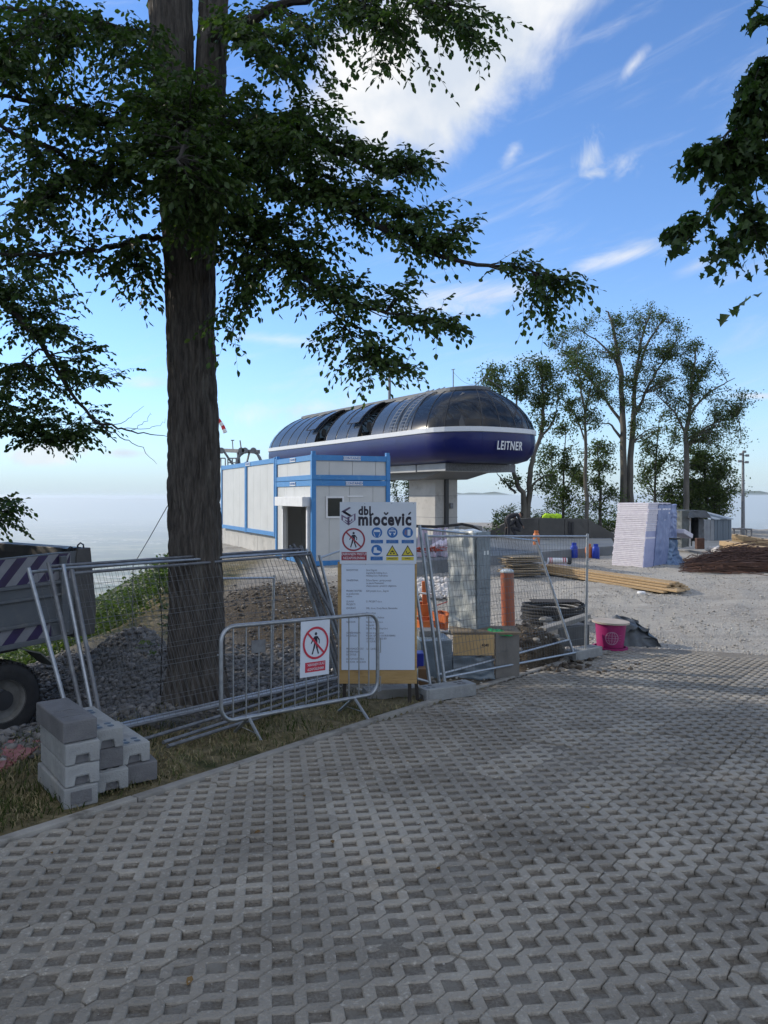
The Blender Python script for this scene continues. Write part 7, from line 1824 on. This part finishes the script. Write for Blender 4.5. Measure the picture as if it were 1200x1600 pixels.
for k in range(1300):
    px = RNG.uniform(1058, 1300)
    hgt_ = np.clip((px-1058)/70, .12, 1)*np.clip(1-(px-1150)/500, .5, 1)
    Yv = RNG.uniform(23.2, 27.5); gzz = -.47
    prof = hgt_*(1-((Yv-25.6)/2.4)**2)
    z = gzz+RNG.uniform(0, 1)**.7*.66*max(.05, prof); x = (px-600)/F*Yv
    a = RNG.normal(0.15, .45); L = RNG.uniform(.6, 2.2); d = Vector((math.cos(a), math.sin(a), RNG.normal(-.03, .10)))
    p = Vector((x, Yv, z)); q = p+d*L; q.z = max(q.z, gzz+.01); mid = (p+q)/2+Vector((0, 0, RNG.uniform(-.02, .10)))
    if q.x < (1056-600)/F*q.y: continue
    mb.tube([p, mid, q], .011, 3, cap=False)
mb.build('rebar', M_RUST, None, kind='stuff')
mb = MB()
for k in range(9):
    a = U(1070+k*12, 895+RNG.uniform(-8, 6), 23.3); a.z = -.40+RNG.uniform(0, .2); mb = MB(); mb.bar(a, a+Vector((2.2, RNG.uniform(-.3, .3), RNG.uniform(-.08, .05))), .05, .05)
    tag(mb.build('steel_bar', M_RUST, None), '%s rusty steel bar from the left, lying before the bar heap' % ['first', 'second', 'third', 'fourth', 'fifth', 'sixth', 'seventh', 'eighth', 'ninth'][k], 'steel bar', 'rusty sections before the bar heap')
X = RNG.uniform(U(1104, 0, 31).x, U(1128, 0, 31).x, 160); Y = RNG.uniform(29.5, 31, 160); stones('pale_rubble', X, Y, RNG.uniform(.05, .15, 160), M_LUMP, 1.6)
mb = MB(); mb.poly([(7.2, 15.7, -.60), (8.4, 15.5, -.6), (8.2, 16.0, -.58), (7.4, 16.1, -.58)])

# fallen leaves on the paving
X, Y = scatter(260, -5, 7, 2.2, 13, lambda X, Y: (st(X, Y)[1] > .05) & (st(X, Y)[0] < smax(0)) & (np.abs(X) < .55*Y+.4) & (RNG.uniform(0, 1, len(X)) < .25+.75*(st(X, Y)[1] < 1.2)))
n = len(X); PL = np.stack([X, Y, -0.06*Y+und(X, Y)+.004], -1); a = RNG.uniform(0, 6.28, n)
V, Fq = leaves_geo(PL, np.stack([np.cos(a), np.sin(a), RNG.normal(-.02, .12, n)], -1), np.stack([RNG.normal(0, .2, n), RNG.normal(0, .2, n), np.ones(n)], -1), RNG.uniform(.025, .05, n))
M_FALL = bpy.data.materials.new('fallen_leaf'); M_FALL.use_nodes = True; stone_colours(M_FALL, [(.16, .09, .035), (.22, .15, .06), (.10, .055, .025), (.26, .20, .09)])
np_mesh('fallen_leaves', V, Fq, M_FALL, kind='stuff')

# ================================================================ closing passes
bpy.context.view_layer.update()
dg = bpy.context.evaluated_depsgraph_get()
for o in [o for o in COL.objects if o.type == 'FONT']:
    me = bpy.data.meshes.new_from_object(o.evaluated_get(dg)); n2 = bpy.data.objects.new('tmp', me); nm = o.name
    n2.parent = o.parent; n2.matrix_local = o.matrix_local; COL.objects.link(n2)
    bpy.data.objects.remove(o); n2.name = nm
bpy.context.view_layer.update()
for o in list(COL.objects):
    if o.type == 'EMPTY' and o.parent is None and o.children and o.location.length < 1e-6 and 'category' in o:
        lo = Vector((1e9,)*3); hi = Vector((-1e9,)*3)
        for c in o.children:
            if c.type != 'MESH' or c.name.startswith(('crown', 'leaf', 'upper', 'branch', 'twigs')): continue
            for q in c.bound_box:
                w = c.matrix_world @ Vector(q)
                for i in range(3): lo[i] = min(lo[i], w[i]); hi[i] = max(hi[i], w[i])
        if hi.x < lo.x: continue
        loc = Vector(((lo.x+hi.x)/2, (lo.y+hi.y)/2, lo.z))
        o.location = loc
        for c in o.children: c.location = c.location-loc
for o in list(COL.objects):
    if o.type == 'MESH' and len(o.data.vertices) == 0: bpy.data.objects.remove(o)

# ================================================================ air
HAZE = 1.0/14000
if HAZE:
    hb = MB(); hb.box((0, 0, (-960+24)/2), (190000, 190000, 24+960)); hm = bpy.data.materials.new('air'); hm.use_nodes = True
    t = NT(hm.node_tree); hm.node_tree.nodes.clear(); pv_ = t.new('ShaderNodeVolumePrincipled'); pv_.inputs['Density'].default_value = HAZE; pv_.inputs['Color'].default_value = (.86, .94, 1.0, 1); pv_.inputs['Anisotropy'].default_value = 0.3
    oo = t.new('ShaderNodeOutputMaterial'); t.l.new(pv_.outputs[0], oo.inputs['Volume'])
    h = hb.build('haze', hm, None, kind='stuff')
